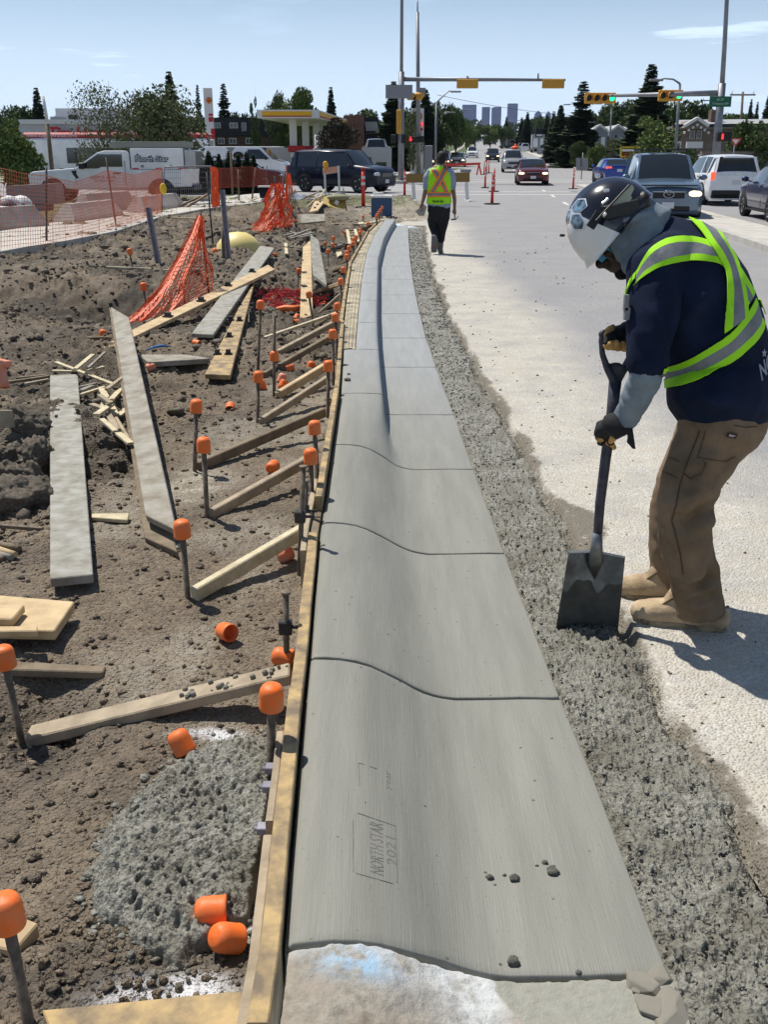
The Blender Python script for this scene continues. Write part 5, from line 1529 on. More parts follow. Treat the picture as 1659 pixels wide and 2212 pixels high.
mb.tube([Q(1550,900,3.50),Q(1500,1040,3.36),Q(1482,1090,3.34),Q(1505,1320,3.37)],[.10,.07,.055,.04],n=12,rounded=2)
mb.tube([Q(1550,900,3.55),Q(1470,1050,3.64),Q(1450,1110,3.66),Q(1458,1270,3.67)],[.10,.07,.055,.04],n=12,rounded=2)
link('body',remeshed(mb,'body',M_skin,.007,3),worker)
bd=MB()
bd.ell(hp_(.062,-.118),(.056,.054,.034),HM,16,10).ell(hp_(.02,-.098,.04),(.05,.028,.030),HM,12,8).ell(hp_(.02,-.098,-.04),(.05,.028,.030),HM,12,8).ell(hp_(.104,-.062),(.010,.024,.006),HM,10,6)
link('beard',remeshed(bd,'beard',M_beard,.005,2,.004,60),worker)
ey=MB()
for sg in(1,-1):ey.ell(hp_(.090,-.022,.032*sg),.012,HM,10,8)
ey.build('eye',mat('eye_white',(.6,.58,.55),.3),worker)
gl=MB();rg=[]
for k in range(13):
 a=-1.05+2.1*k/12
 rr_=.100+.004*math.cos(a)
 o_=HM@Vector((rr_*math.cos(a)*1.05+.006,.074*math.sin(a),0))+HC
 rg.append([o_+U_*-.040,o_+U_*-.010])
gl.rings(rg,closed=False,caps=False)
solid(gl.build('safety_glasses',M_lens,worker),.003)
tm=MB()
for sg in(1,-1):tm.bar(hp_(.045,-.012,.084*sg),hp_(-.03,-.012,.088*sg),.006,.010,up=U_)
tm.build('glasses_arm',M_hatd,worker)
hd=MB()
hd.tube([hp_(-.055,.005),hp_(-.070,-.060),Q(1382,520,3.60),Q(1418,535,3.60)],[(.095,.088),(.104,.108),(.115,.105),(.13,.10)],n=22,ref=Lt,rounded=3)
hd.tube([hp_(.012,-.020,.072),hp_(.022,-.075,.066),hp_(.018,-.125,.05),Q(1368,572,3.52)],[(.022,.045),(.024,.05),(.03,.045),(.04,.04)],n=12,rounded=3)
hd.tube([hp_(.005,-.065,-.062),hp_(.0,-.12,-.05),Q(1385,560,3.66)],[(.030,.045),(.04,.05),(.05,.05)],n=12,rounded=3)
hd.tube([Q(1405,452,3.55),Q(1412,462,3.62),Q(1408,456,3.70)],[.022,.028,.022],n=10,rounded=3)
hd.tube([Q(1350,478,3.50),Q(1385,466,3.51),Q(1410,462,3.53),Q(1420,480,3.53)],[.012,.016,.018,.022],n=10,rounded=3)
hm=remeshed(hd,'hood',M_sleeve,.0075,4,.006,13)
link('hood',hm,worker)
hat=empty('tmp');bpy.data.objects.remove(hat)
def dome(f,l,scale=1.0,top=.165):
 r2=(f/(.152*scale))**2+(l/(.122*scale))**2
 return top*scale*math.sqrt(max(0,1-r2))if r2<1 else 0
rings=[];nseg=120;nr=60
for k in range(nr+1):
 ph=math.pi/2*k/nr
 ring=[]
 for i in range(nseg):
  t=2*math.pi*i/nseg
  s_=math.sin(ph)if k else .002
  f=(.150 if math.cos(t)>0 else .162)*math.cos(t)*s_;l=.128*math.sin(t)*s_;u=.172*(math.cos(ph)**.92)
  if abs(l)<.03:u+=.006*(1-abs(l)/.03)*(k<nr-8)
  ring.append(hp_(f,u+.005,l))
 rings.append(ring)
ring=[]
for i in range(nseg):
 t=2*math.pi*i/nseg;e=.006*max(0,math.cos(t))**2+.006
 ring.append(hp_(((.149 if math.cos(t)>0 else .160)+e)*math.cos(t),-.004-.012*max(0,math.cos(t)),(.128+.008)*math.sin(t)))
rings.append(ring)
ring=[]
for i in range(nseg):
 t=2*math.pi*i/nseg;e=.006*max(0,math.cos(t))**2+.002
 ring.append(hp_(((.147 if math.cos(t)>0 else .158)+e)*math.cos(t),-.008-.012*max(0,math.cos(t)),(.128+.003)*math.sin(t)))
rings.append(ring)
hmb=MB().rings(rings,caps=False)
hatme=hmb.mesh('hard_hat',[M_hatw,M_hatb])
bvh_hat=bvh_of(hatme)
nt=M_hatw.node_tree
o_c=nt.nodes.new('ShaderNodeTexCoord').outputs['Object'];dn=nt.nodes.new('ShaderNodeVectorMath');dn.operation='DOT_PRODUCT'
nv3=Fd-U_*.35;dn.inputs[1].default_value=nv3;nt.links.new(o_c,dn.inputs[0])
cm=mul(nt,dn.outputs['Value'],HC.dot(nv3)+.002,'GREATER_THAN')
nt.links.new(mixc(nt,cm,(0.010,0.010,0.016),(0.78,0.79,0.78)),nt.nodes['Principled BSDF'].inputs['Base Color'])
hato=link('hard_hat',hatme,worker)
solid(hato,.003)
hr=MB();hr.tube([hp_(.150*math.cos(t),.006,.123*math.sin(t))for t in[-math.pi+.9+k*(2*math.pi-1.8)/24*1 for k in range(0,1)]+[2*math.pi*k/24 for k in range(25)]],.005,n=6)
def rod(a,b_,w,t,m,nm,par=hato,up=None):
 return MB().bar(a,b_,w,t,up=up or U_,ch=.0015).build(nm,m,par)
hb=MB()
pth=[cast(bvh_hat,*wh(x,y))for x,y in((455,770),(520,670),(600,560),(640,585),(560,700),(510,800))]
rod(Q(*wh(470,800),3.46),Q(*wh(625,560),3.47),.010,.030,M_hatd,'accessory_slot')
rod(Q(*wh(560,700),3.455),Q(*wh(1110,110),3.50),.006,.007,M_hatd,'visor_frame')
v_=[Q(*wh(x,y),3.50)for x,y in((640,620),(1100,112),(1160,118),(1185,170),(1130,280),(1150,330),(900,540),(700,640))]
solid(MB().add(v_,[tuple(range(8))]).build('visor_shield',M_visor,hato),.002)
rod(Q(*wh(690,575),3.44),Q(*wh(725,600),3.44),.012,.010,M_chrome,'visor_pivot')
MB().ell(Q(*wh(1180,430),3.55),(.06,.035,.032),None,14,10).ell(Q(*wh(1330,380),3.55),(.024,.03,.034),None,12,8).bar(Q(*wh(700,560),3.50),Q(*wh(1200,440),3.53),.05,.04).build('headband_ratchet',M_hatd,hato)
rod(Q(*wh(690,210),3.50),Q(*wh(780,200),3.50),.008,.010,M_chrome,'hat_clip')
rod(Q(*wh(660,420),3.452),Q(*wh(765,330),3.46),.006,.008,M_chrome,'hat_label')
rod(Q(*wh(-20,925),3.60),Q(*wh(60,930),3.60),.012,.008,M_hatd,'hat_lamp_clip')
def hatpt(x,y,off):
 h,nn=cast(bvh_hat,*wh(x,y))
 if h is None:return None
 return h+(nn if nn.dot(EYEV-h)>0 else-nn)*off
def decal(pts,inner=.86):
 cx_=sum(p[0]for p in pts)/len(pts);cy_=sum(p[1]for p in pts)/len(pts)
 for sc_,off,m,nm in((1.0,.0035,M_chrome,'decal_outline'),(inner,.0045,M_decal,'hexagon_decal')):
  ed=[]
  for i in range(len(pts)):
   a=pts[i];b_=pts[(i+1)%len(pts)]
   for k in range(6):ed.append((a[0]+(b_[0]-a[0])*k/6,a[1]+(b_[1]-a[1])*k/6))
  vs=[];rings_=5
  for r in range(rings_+1):
   for e in ed:
    q_=(cx_+(e[0]-cx_)*sc_*r/rings_,cy_+(e[1]-cy_)*sc_*r/rings_)
    vs.append(hatpt(*q_,off))
  if any(v is None for v in vs):
   g=[v for v in vs if v is not None]
   if not g:return
   vs=[v if v is not None else g[0]for v in vs]
  n=len(ed);fs=[(r*n+i,r*n+(i+1)%n,(r+1)*n+(i+1)%n,(r+1)*n+i)for r in range(rings_)for i in range(n)]
  MB().add(vs,fs,0,True).build(nm,m,hato,fix=False)
decal([(185,470),(285,345),(408,338),(437,460),(322,562),(185,565)])
decal([(180,575),(325,572),(398,712),(368,842),(228,842),(150,712)])
decal([(88,555),(172,500),(182,572),(148,700),(80,742),(62,648)])
fs_=MB()
fs_.tube([Q(1399,785,3.30),Q(1397,808,3.30),Q(1380,850,3.335),Q(1362,888,3.375),Q(1352,908,3.39)],[(.052,.052),(.056,.056),(.055,.054),(.047,.047),(.043,.042)],n=18,rounded=2)
link('sleeve',remeshed(fs_,'sleeve',M_sleeve,.006,3,.009,26),worker)
fs_=MB()
fs_.tube([Q(1432,655,3.78),Q(1428,700,3.76),Q(1400,708,3.70),Q(1372,716,3.63)],[.056,.055,.046,.038],n=14,rounded=3)
link('sleeve',remeshed(fs_,'sleeve',M_sleeve,.008,3,.006,20),worker)
shov=empty('shovel',P(1275,1345,-.02),label='long shovel with a dark D-grip handle and square steel blade stuck in the wet concrete',cat='shovel')
YS=3.46
sp_=[Q(1330,822,3.50),Q(1322,900,3.49),Q(1309,990,3.48),Q(1297,1085,3.465),Q(1291,1165,3.455)]
MB().tube(sp_,[.023,.0205,.0195,.0185,.017],n=14).build('shaft',M_shov,shov)
gm=MB()
gr_l=[Q(1328,826,3.50),Q(1312,795,3.50),Q(1302,765,3.51),Q(1299,735,3.515),Q(1303,718,3.52)]
gr_r=[Q(1330,826,3.50),Q(1350,795,3.52),Q(1364,765,3.54),Q(1367,735,3.55),Q(1364,718,3.55)]
gm.tube(gr_l,[(.022,.016),(.017,.013),(.013,.011),(.012,.010),(.013,.011)],n=10,rounded=2)
gm.tube(gr_r,[(.022,.016),(.017,.013),(.013,.011),(.012,.010),(.013,.011)],n=10,rounded=2)
gm.tube([Q(1301,722,3.52),Q(1366,722,3.55)],.014,n=10,rounded=2)
gm.ell(Q(1330,800,3.505),(.035,.014,.03),None,12,8)
link('grip',remeshed(gm,'grip',M_shov,.005,3),shov)
def blade_pt(u,v):
 tl,tr,brr,bl=Q(1229,1193,3.45),Q(1351,1205,3.47),Q(1335,1368,3.44),Q(1201,1360,3.42)
 a=tl.lerp(tr,u);b_=bl.lerp(brr,u);p=a.lerp(b_,v)
 return p+Vector((0,1,0))*(.028*(1-(2*u-1)**2))*(1-.3*v)
bl=MB();nu,nv_=70,70;vs=[]
for j in range(nv_+1):
 for i in range(nu+1):
  u=i/nu;v=j/nv_
  if j==0:v=.0 if abs(u-.48)>.06 else .0
  vs.append(blade_pt(u,v))
fs=[(j*(nu+1)+i,j*(nu+1)+i+1,(j+1)*(nu+1)+i+1,(j+1)*(nu+1)+i)for j in range(nv_)for i in range(nu)]
bl.add(vs,fs,0,True)
bo=solid(bl.build('blade',[M_blade,M_mud],shov),.003)
for p in bo.data.polygons:
 c=p.center;i=p.index%nu;j=p.index//nu
 lim=.40+.07*math.sin(i*.157+1)+.035*math.sin(i*.33)
 if j/nv_>lim:p.material_index=1
MB().tube([Q(1291,1150,3.455),Q(1289,1185,3.455),Q(1287,1215,3.465),Q(1285,1250,3.475)],[(.0185,.0185),(.024,.017),(.030,.010),(.004,.003)],n=14).build('socket',M_blade,shov)
MB().bar(blade_pt(.0,.0),blade_pt(.42,.0),.022,.004).bar(blade_pt(.58,.0),blade_pt(1.,.0),.022,.004).build('foot_tread',M_blade,shov)
def finger(mb,pts,r0,r1,mi=0):
 n=len(pts);mb.tube(pts,[r0+(r1-r0)*k/(n-1)for k in range(n)],n=10,rounded=3,mi=mi)
def hand(parent,palm,palm_r,fingers,thumb,cuffpts,cuffr,name='glove'):
 """palm ellipsoid chain, five separate fingers rooted in it"""
 pm=MB();pm.tube(palm,palm_r,n=14,rounded=3)
 for f in fingers:finger(pm,f[0],f[1],f[2])
 finger(pm,*thumb)
 root=link(name,remeshed(pm,name,M_glb,.004,2),parent)
 return root
def PX(x,y,Y):return Q(*wg(x,y),Y)
axis=(sp_[2]-sp_[1]).normalized()
hl=hand(worker,[PX(400,1690,3.40),PX(330,1720,3.43),PX(290,1770,3.45)],[(.034,.030),(.040,.030),(.036,.026)],[([PX(300,1640,3.44),PX(240,1660,3.46),PX(232,1700,3.50),PX(300,1725,3.52),PX(350,1720,3.515)],.014,.011),([PX(290,1700,3.44),PX(226,1720,3.46),PX(222,1765,3.50),PX(300,1790,3.52),PX(345,1785,3.515)],.0145,.0115),([PX(290,1770,3.44),PX(232,1800,3.455),PX(226,1840,3.50),PX(290,1860,3.515),PX(335,1850,3.51)],.0140,.011),([PX(300,1830,3.44),PX(250,1870,3.455),PX(245,1910,3.49),PX(290,1925,3.505)],.0125,.0095)],([PX(370,1750,3.41),PX(400,1830,3.43),PX(390,1900,3.45),PX(420,1960,3.46)],.016,.012),None,None)
gl_=MB()
gl_.tube([PX(500,1770,3.385),PX(440,1830,3.405),PX(395,1890,3.43)],[(.016,.010),(.018,.012),(.010,.010)],n=10,rounded=2)
gl_.tube([PX(350,1910,3.455),PX(405,1930,3.45),PX(440,1975,3.455)],[(.008,.009),(.010,.011),(.008,.009)],n=8,rounded=2)
gl_.ell(PX(255,1860,3.435),(.014,.006,.012)).ell(PX(222,1810,3.45),(.008,.006,.012))
gl_.build('palm_leather',M_gly,hl)
cf=MB();cf.tube([PX(420,1650,3.385),PX(520,1745,3.37),PX(600,1720,3.365)],[(.040,.040),(.036,.034),(.02,.02)],n=14,rounded=2)
cf.prism([PX(610,1640,3.36),PX(680,1620,3.36),PX(695,1750,3.36),PX(730,1990,3.36),PX(690,1990,3.36),PX(620,1910,3.36),PX(630,1850,3.36)],Vector((0,.012,0)))
cf.build('glove_cuff',M_glb,hl)
hrr=hand(worker,[PX(640,440,3.60),PX(540,430,3.57),PX(440,440,3.54)],[(.040,.034),(.044,.030),(.036,.024)],[([PX(440,420,3.53),PX(360,480,3.50),PX(330,560,3.49),PX(360,610,3.50)],.0150,.012),([PX(500,440,3.54),PX(430,510,3.50),PX(410,580,3.485),PX(440,620,3.50)],.0155,.012),([PX(560,450,3.55),PX(500,530,3.51),PX(490,590,3.495),PX(520,630,3.51)],.0150,.012),([PX(620,460,3.56),PX(580,540,3.52),PX(580,600,3.51),PX(600,640,3.52)],.0140,.011)],([PX(440,400,3.55),PX(370,420,3.54),PX(320,500,3.53),PX(300,580,3.53)],.016,.013),None,None)
gl_=MB()
for f in(([PX(345,345+60,3.535),PX(310,470,3.515),PX(300,560,3.515)],.012,.010),([PX(400,575,3.475),PX(430,620,3.485)],.013,.013),([PX(470,570,3.475),PX(490,630,3.49)],.0135,.0135),([PX(560,580,3.49),PX(575,640,3.50)],.013,.013),([PX(330,600,3.49),PX(360,625,3.49)],.012,.011)):
 finger(gl_,*f)
gl_.tube([PX(425,345,3.535),PX(380,390,3.525),PX(340,440,3.51)],[.010,.016,.012],n=10,rounded=2)
gl_.tube([PX(380,570,3.50),PX(470,440,3.52),PX(600,410,3.54)],[.006,.008,.010],n=8,rounded=2)
link('finger_leather',remeshed(gl_,'finger_leather',M_gly,.004,1),hrr)
MB().box(Q(*w3(655,930),3.33),(.014,.02,.05)).box(Q(*w3(660,1010),3.33),(.018,.02,.04)).build('vest_clip',M_silver,worker)
wp=P(944,549)
walker=empty('person',wp,label='worker walking away in a lime vest with orange cross, carrying trowel and hammer',cat='person')
wk=Zc(1100,400,4.1475)
YW=wp.y
def K(x,y,dy=0.0):return Q(*wk(x,y),YW+dy)
mb=MB()
mb.ell(K(795,260),(.085,.10,.125),None,14,12)
mb.tube([K(793,300),K(785,385)],[.062,.062],n=12,rounded=2)
mb.tube([K(775,400),K(765,520),K(765,680),K(765,830),K(758,900)],[(.16,.10),(.19,.12),(.165,.11),(.175,.12),(.17,.12)],n=18,ref=(1,0,0),rounded=4)
mb.tube([K(660,440),K(605,520),K(597,640,.02),K(572,740,.02),K(545,830,-.04)],[.060,.050,.043,.036,.028],n=12,rounded=3)
mb.tube([K(885,440),K(920,540),K(930,650),K(948,760),K(948,860)],[.060,.050,.043,.036,.028],n=12,rounded=3)
mb.tube([K(715,900),K(690,1010,.05),K(695,1110,.06),K(715,1240,-.10),K(715,1330,-.18)],[.10,.085,.06,.05,.04],n=14,rounded=3)
mb.tube([K(805,900),K(800,1040),K(790,1140,.03),K(775,1250,.02),K(772,1350)],[.10,.085,.06,.05,.04],n=14,rounded=3)
for cx_,cy_,sg in((540,850,-1),(948,885,1)):
 mb.ell(K(cx_,cy_),(.032,.028,.045),None,10,8)
 for f in range(4):
  mb.tube([K(cx_+sg*4-18+f*11,cy_+20),K(cx_-16+f*11,cy_+42+3*(f%2)),K(cx_-14+f*10,cy_+52,-.03)],[.010,.009,.007],n=6,rounded=1)
 mb.tube([K(cx_-sg*20,cy_),K(cx_-sg*26,cy_+25,-.02),K(cx_-sg*15,cy_+42,-.03)],[.011,.010,.008],n=6,rounded=1)
link('body',remeshed(mb,'body',M_skin2,.012,2),walker)
mb=MB();mb.ell(K(797,245,.0),(.092,.108,.11),None,16,12).ell(K(800,205),(.07,.09,.05),None,12,8).ell(K(790,290,-.05),(.07,.055,.06),None,12,8)
link('hair',remeshed(mb,'hair',M_hair,.012,1,.012,22),walker)
mb=MB().ell(K(722,275),(.012,.02,.03),None,8,6).ell(K(858,290),(.012,.02,.03),None,8,6);mb.build('ear',M_skin2,walker)
mb=MB()
mb.tube([K(785,372),K(775,400),K(765,520),K(763,700),K(762,820),K(762,855)],[(.09,.08),(.20,.11),(.222,.135),(.195,.13),(.205,.14),(.20,.135)],n=22,ref=(1,0,0),rounded=2)
mb.tube([K(660,430),K(612,500),K(604,575),K(602,605)],[.085,.072,.064,.062],n=14,rounded=2)
mb.tube([K(885,430),K(918,500),K(922,575),K(922,612)],[.085,.072,.064,.062],n=14,rounded=2)
link('tee_shirt',remeshed(mb,'tee_shirt',M_tee,.012,2,.01,9),walker)
mb=MB()
mb.tube([K(760,835),K(758,900),K(757,960)],[(.20,.14),(.21,.145),(.17,.13)],n=20,ref=(1,0,0),rounded=2)
mb.tube([K(700,930),K(682,1010,.03),K(688,1100,.04),K(705,1170,-.05),K(716,1215,-.09)],[.115,.10,.078,.066,.058],n=16,rounded=2)
mb.tube([K(815,930),K(806,1040),K(796,1140),K(785,1230),K(780,1262)],[.115,.10,.075,.062,.058],n=16,rounded=2)
link('trousers',remeshed(mb,'trousers',M_jean,.012,2,.018,8),walker)
mb=MB().tube([K(700,1215,-.12),K(702,1290,-.16),K(705,1340,-.12)],[(.050,.05),(.055,.035),(.056,.03)],n=14,ref=(1,0,0),rounded=3)
b1_=mb.build('boot',M_grb,walker)
MB().tube([K(703,1205,-.155),K(703,1280,-.20),K(700,1350,-.19),K(697,1395,-.17)],[(.045,.012),(.05,.012),(.060,.012),(.048,.012)],n=14,ref=(1,0,0),rounded=2).build('sole',mat('grey_sole',(.16,.15,.14),.9,bump=.5,bscale=60),b1_)
mb=MB().tube([K(780,1255),K(775,1320),K(772,1360)],[.055,.052,.05],n=14,rounded=2).tube([K(772,1375,-.06),K(772,1378,.05),K(780,1385,.17)],[(.045,.045),(.052,.045),(.05,.035)],n=14,ref=(1,0,0),rounded=2)
mb.build('boot',M_grb,walker)
vm_=MB()
vm_.tube([K(780,385),K(768,415),K(762,520),K(760,700),K(760,808)],[(.13,.10),(.215,.125),(.240,.150),(.218,.148),(.232,.155)],n=28,ref=(1,0,0),cap=False,smooth=True)
vme=remeshed(vm_,'vest',[M_lime],.012,2)if False else None
vt=MB();vt.tube([K(782,350),K(776,385),K(768,415),K(762,470),K(760,560),K(760,700),K(760,808)],[(.075,.08),(.125,.10),(.205,.128),(.222,.145),(.220,.152),(.208,.150),(.222,.157)],n=40,ref=(1,0,0),cap=False)
vest=solid(vt.build('vest',M_lime,walker),.004)
bv_v=bvh_of(vest.data)
def vbands(rows,mats_,cols,nl=30,off=.005,nm='vest_stripe'):
 r2=[[wk(x,y)for x,y in r]for r in rows]
 return wrap_strip(bv_v,r2,cols,off,nl).build(nm,mats_,vest,fix=False)
VO=[M_oran,M_silver]
vbands([[(662,400),(700,470),(760,565),(820,670)][::-1],[(680,392),(718,458),(778,555),(838,668)][::-1],[(712,388),(748,445),(805,545),(858,668)][::-1],[(730,386),(768,440),(825,540),(876,668)][::-1]],VO,[0,1,0],off=.008)
vbands([[(800,385),(745,490),(690,590),(645,668)],[(818,388),(765,495),(708,595),(662,668)],[(848,392),(795,500),(735,605),(695,668)],[(868,398),(812,508),(752,612),(712,668)]],VO,[0,1,0],off=.012)
vbands([[(628,668),(700,668),(760,668),(830,668),(893,668)],[(628,682),(700,682),(760,682),(830,682),(893,682)],[(626,712),(700,712),(760,712),(830,712),(895,712)],[(626,730),(700,730),(760,730),(830,730),(895,730)]],VO,[0,1,0],off=.015,nl=50)
project_text('North Star',680,782,815,782,(0,-32),'vest_print',bv_v,mat('green_black_print',(.01,.03,.01),.8),vest,off=.012,bold=.03,f=wk)
seamx=MB().tube([K(625,812,-.04),K(700,818,-.12),K(760,820,-.155),K(830,816,-.12),K(898,808,-.04)],.006,n=6).build('vest_hem',M_lime,vest)
tr=empty('hand_trowel',K(540,900),label='grey steel trowel held low in the walking worker\'s left hand',cat='trowel')
MB().prism([K(x,y,-.02)for x,y in((470,905),(572,812),(612,850),(578,958),(518,958))],Vector((0,.012,0))).build('blade',mat('trowel_steel',(.30,.29,.25),.5,metal=.3),tr)
MB().tube([K(548,800),K(540,840),K(545,880)],.014,n=8,rounded=2).build('handle',M_lumd,tr)
hmr=empty('hammer',K(950,960),label='claw hammer hanging from the walking worker\'s right hand',cat='hammer')
MB().tube([K(945,870),K(950,920),K(950,990)],[.016,.014,.012],n=8,rounded=2).build('handle',M_lumd,hmr)
MB().tube([K(912,1003),K(935,1000),K(960,998)],[(.016,.016),(.012,.012),(.014,.014)],n=8,rounded=1).tube([K(960,998),K(980,985),K(990,960)],[(.012,.010),(.010,.008),(.004,.008)],n=8,rounded=1).build('head',M_stake,hmr)
M_galv=mat('galvanised_steel',(0.20,0.205,0.225),.5,metal=.35,c2=(0.26,0.265,0.285),nscale=4)
M_sigy=mat('signal_yellow',(0.62,0.30,0.03),.55,c2=(0.50,0.25,0.03),nscale=5)
M_sigb=mat('signal_black',(0.012,0.012,0.012),.6)
M_green=mat('lit_green_signal',(0.0,0.6,0.3),.4,emit=(0.02,1.0,0.42),estr=1.6)
M_redl=mat('lit_red_signal',(0.6,0.02,0.02),.4,emit=(1.0,0.04,0.03),estr=1.4)
M_amb=mat('amber_lens',(0.85,0.38,0.02),.3)
M_dred=mat('delineator_red',(0.72,0.045,0.03),.5,c2=(0.6,0.04,0.03),nscale=9)
M_wht=mat('white_plastic',(0.72,0.72,0.70),.5,c2=(0.62,0.62,0.60),nscale=8)
M_gsign=mat('green_sign',(0.005,0.11,0.06),.5)
M_sgrey=mat('sign_back',(0.24,0.24,0.26),.5,metal=.3)
M_stripe=mat('orange_stripe',(0.85,0.20,0.04),.55)
M_tyre=mat('tyre_rubber',(0.012,0.012,0.013),.8)
M_rim=mat('alloy_rim',(0.42,0.43,0.45),.3,metal=.7)
M_glass=mat('car_glass',(0.012,0.016,0.018),.06,spec=.8,coat=.4)
M_trim=mat('black_trim',(0.012,0.012,0.014),.55)
M_chr=mat('chrome',(0.55,0.56,0.58),.15,metal=.95)
M_lampc=mat('headlamp_lens',(0.55,0.57,0.60),.1,spec=.9)
M_lampon=mat('headlamp_lit',(0.9,0.8,0.6),.2,emit=(1.0,0.80,0.48),estr=2.0)
M_tail=mat('tail_lamp',(0.45,0.01,0.01),.2,coat=.6)
M_tailon=mat('tail_lamp_lit',(0.9,0.05,0.02),.2,emit=(1.0,0.10,0.03),estr=1.2)
M_plate=mat('licence_plate',(0.62,0.62,0.64),.5)
M_int=mat('seat_fabric',(0.10,0.10,0.10),.9)
def paintm(name,c,metal=.35,rough=.28):
 return mat(name,c,rough,metal=metal,coat=.8,c2=tuple(v*.85 for v in c),nscale=2)
def wheel_parts(r,w,spokes=7):
 t=MB();prof=[(r*.66,-w/2),(r*.92,-w/2),(r,-w*.36),(r,w*.36),(r*.92,w/2),(r*.66,w/2)]
 Mx=Matrix.Rotation(math.pi/2,3,'X')
 lathe(prof,24,M=Mx,mb=t)
 rm_=MB();lathe([(r*.66,-w*.42),(r*.60,-w*.30),(r*.60,w*.3),(r*.66,w*.42)],24,M=Mx,mb=rm_)
 for k in range(spokes):
  a=2*math.pi*k/spokes
  rm_.bar(Vector((0,-w*.36,0)),Vector((math.cos(a)*r*.62,-w*.38,math.sin(a)*r*.62)),.05,.03,up=Vector((0,1,0)))
  rm_.bar(Vector((0,w*.36,0)),Vector((math.cos(a)*r*.62,w*.38,math.sin(a)*r*.62)),.05,.03,up=Vector((0,1,0)))
 rm_.cyl((0,-w*.42,0),(0,w*.42,0),r*.16,n=12)
 di=MB();di.cyl((0,-w*.12,0),(0,w*.12,0),r*.60,n=20)
 return t.mesh('tyre',M_tyre),rm_.mesh('rim',M_rim),di.mesh('brake',M_sigb)
_wh={}
def wheels(root,xs,hw,r,w=.22,spokes=7,rimmat=None):
 key=(round(r,3),round(w,3),spokes)
 if key not in _wh:_wh[key]=wheel_parts(r,w,spokes)
 ty,ri,di=_wh[key]
 for x in xs:
  for s in(1,-1):
   a=link('wheel',ty,root,False);a.location=(x,s*(hw-w/2+.005),r)
   link('rim',ri,a,False);link('brake_disc',di,a,False)
def make_car(style,L,W,H,body,name='car',lit=False,tail_lit=False,hood=None,belt=None,clr=.20,wr=.34,ws=None,rs=None,wb=None,front_oh=.9,glasstop=None,plate=True,roofrails=False,spokes=7,grille='wide',seats=True,two_tone=None,low_rear=None):
 """car built along +x (nose at +L/2). returns root empty with parts"""
 root=empty(name)
 hood=hood or H*.58;belt=belt or H*.60
 wb=wb or L*.60
 xf=L/2-front_oh;xr_=xf-wb
 ws=ws or(L/2-L*.27,L/2-L*.44)
 rs=rs or(-L/2+L*.06,-L/2+L*.01)
 hw=W/2
 trunk=low_rear
 st=[]
 def S(x,w,zl,zb,zt,wt):st.append((x,w,zl,zb,zt,wt))
 xN=L/2;xT=-L/2
 S(xN-.00,hw*.80,clr+.12,hood*.66,hood*.70,hw*.70)
 S(xN-.05,hw*.87,clr+.04,hood*.73,hood*.79,hw*.76)
 S(xN-.16,hw*.95,clr,hood*.80,hood*.87,hw*.82)
 S(xN-.40,hw*.99,clr,hood*.88,hood*.93,hw*.84)
 S(ws[0]+.15,hw,clr,belt*.98,hood*1.0,hw*.85)
 S(ws[0],hw,clr,belt,hood*1.01,hw*.84)
 nws=len(st)-1
 S(ws[0]+(ws[1]-ws[0])*.5,hw,clr,belt,hood+(H-hood)*.56,hw*.79)
 S(ws[1],hw,clr,belt,H*.975,hw*.73)
 nwt=len(st)-1
 mid=(ws[1]+rs[0])/2
 S(mid+.12,hw,clr,belt*1.005,H,hw*.735)
 S(mid-.0,hw,clr,belt*1.01,H,hw*.735)
 S(mid-.08,hw,clr,belt*1.01,H,hw*.735)
 nb=len(st)-2
 S(rs[0]+.30,hw*.995,clr,belt*1.02,H*.99,hw*.72)
 S(rs[0],hw*.98,clr,belt*1.03,H*.965,hw*.70)
 nrt=len(st)-1
 if trunk:
  S(rs[1],hw*.97,clr,belt*1.02,trunk*1.02,hw*.80)
  nrb=len(st)-1
  S(xT+.30,hw*.96,clr,trunk*.93,trunk*1.0,hw*.80)
  S(xT+.06,hw*.92,clr+.02,trunk*.88,trunk*.98,hw*.76)
  S(xT,hw*.84,clr+.10,trunk*.80,trunk*.88,hw*.72)
 else:
  S(rs[1],hw*.96,clr,belt*1.02,belt*1.06,hw*.84)
  nrb=len(st)-1
  S(xT+.03,hw*.94,clr+.02,belt*.90,belt*.98,hw*.84)
  S(xT,hw*.86,clr+.10,belt*.82,belt*.90,hw*.78)
 def ring(s):
  x,w,zl,zb,zt,wt=s
  half=[(w*.90,zl),(w*.985,zl+(zb-zl)*.16),(w,zl+(zb-zl)*.5),(w*.985,zb-(zb-zl)*.12),(w*.955,zb),(wt+(w*.95-wt)*.12,zt-(zt-zb)*.10),(wt*.93,zt-.012),(wt*.5,zt+.012)]
  pts=[Vector((x,-y,z))for y,z in half]
  pts+=[Vector((x,0,zt+.02))]+[Vector((x,y,z))for y,z in reversed(half)]
  return pts
 Rg=[ring(s)for s in st];n=len(Rg[0])
 bodyF=[];scr=[];side=[];rear=[]
 for k in range(len(Rg)-1):
  for i in range(n-1):
   f=(k*n+i,k*n+i+1,(k+1)*n+i+1,(k+1)*n+i)
   kind='b'
   if i in(4,n-6)and nws<k+1<=nrt+(0 if not trunk else 0)and k>=nws:
    kind='s' if not(k==nb-0)else 'b'
    if k>=nrt:kind='b'
   if 6<=i<=n-8+0 and nws<=k<nwt:kind='w'
   if 6<=i<=n-8+0 and nrt<=k<nrb:kind='r'
   {'b':bodyF,'s':side,'w':scr,'r':rear}[kind].append(f)
 allv=[p for r in Rg for p in r]
 mb=MB();mb.add(allv,bodyF,0,True)
 mb.f.append(tuple(range(n)));mb.m.append(0);mb.sm.append(False)
 mb.f.append(tuple((len(Rg)-1)*n+i for i in range(n)));mb.m.append(0);mb.sm.append(False)
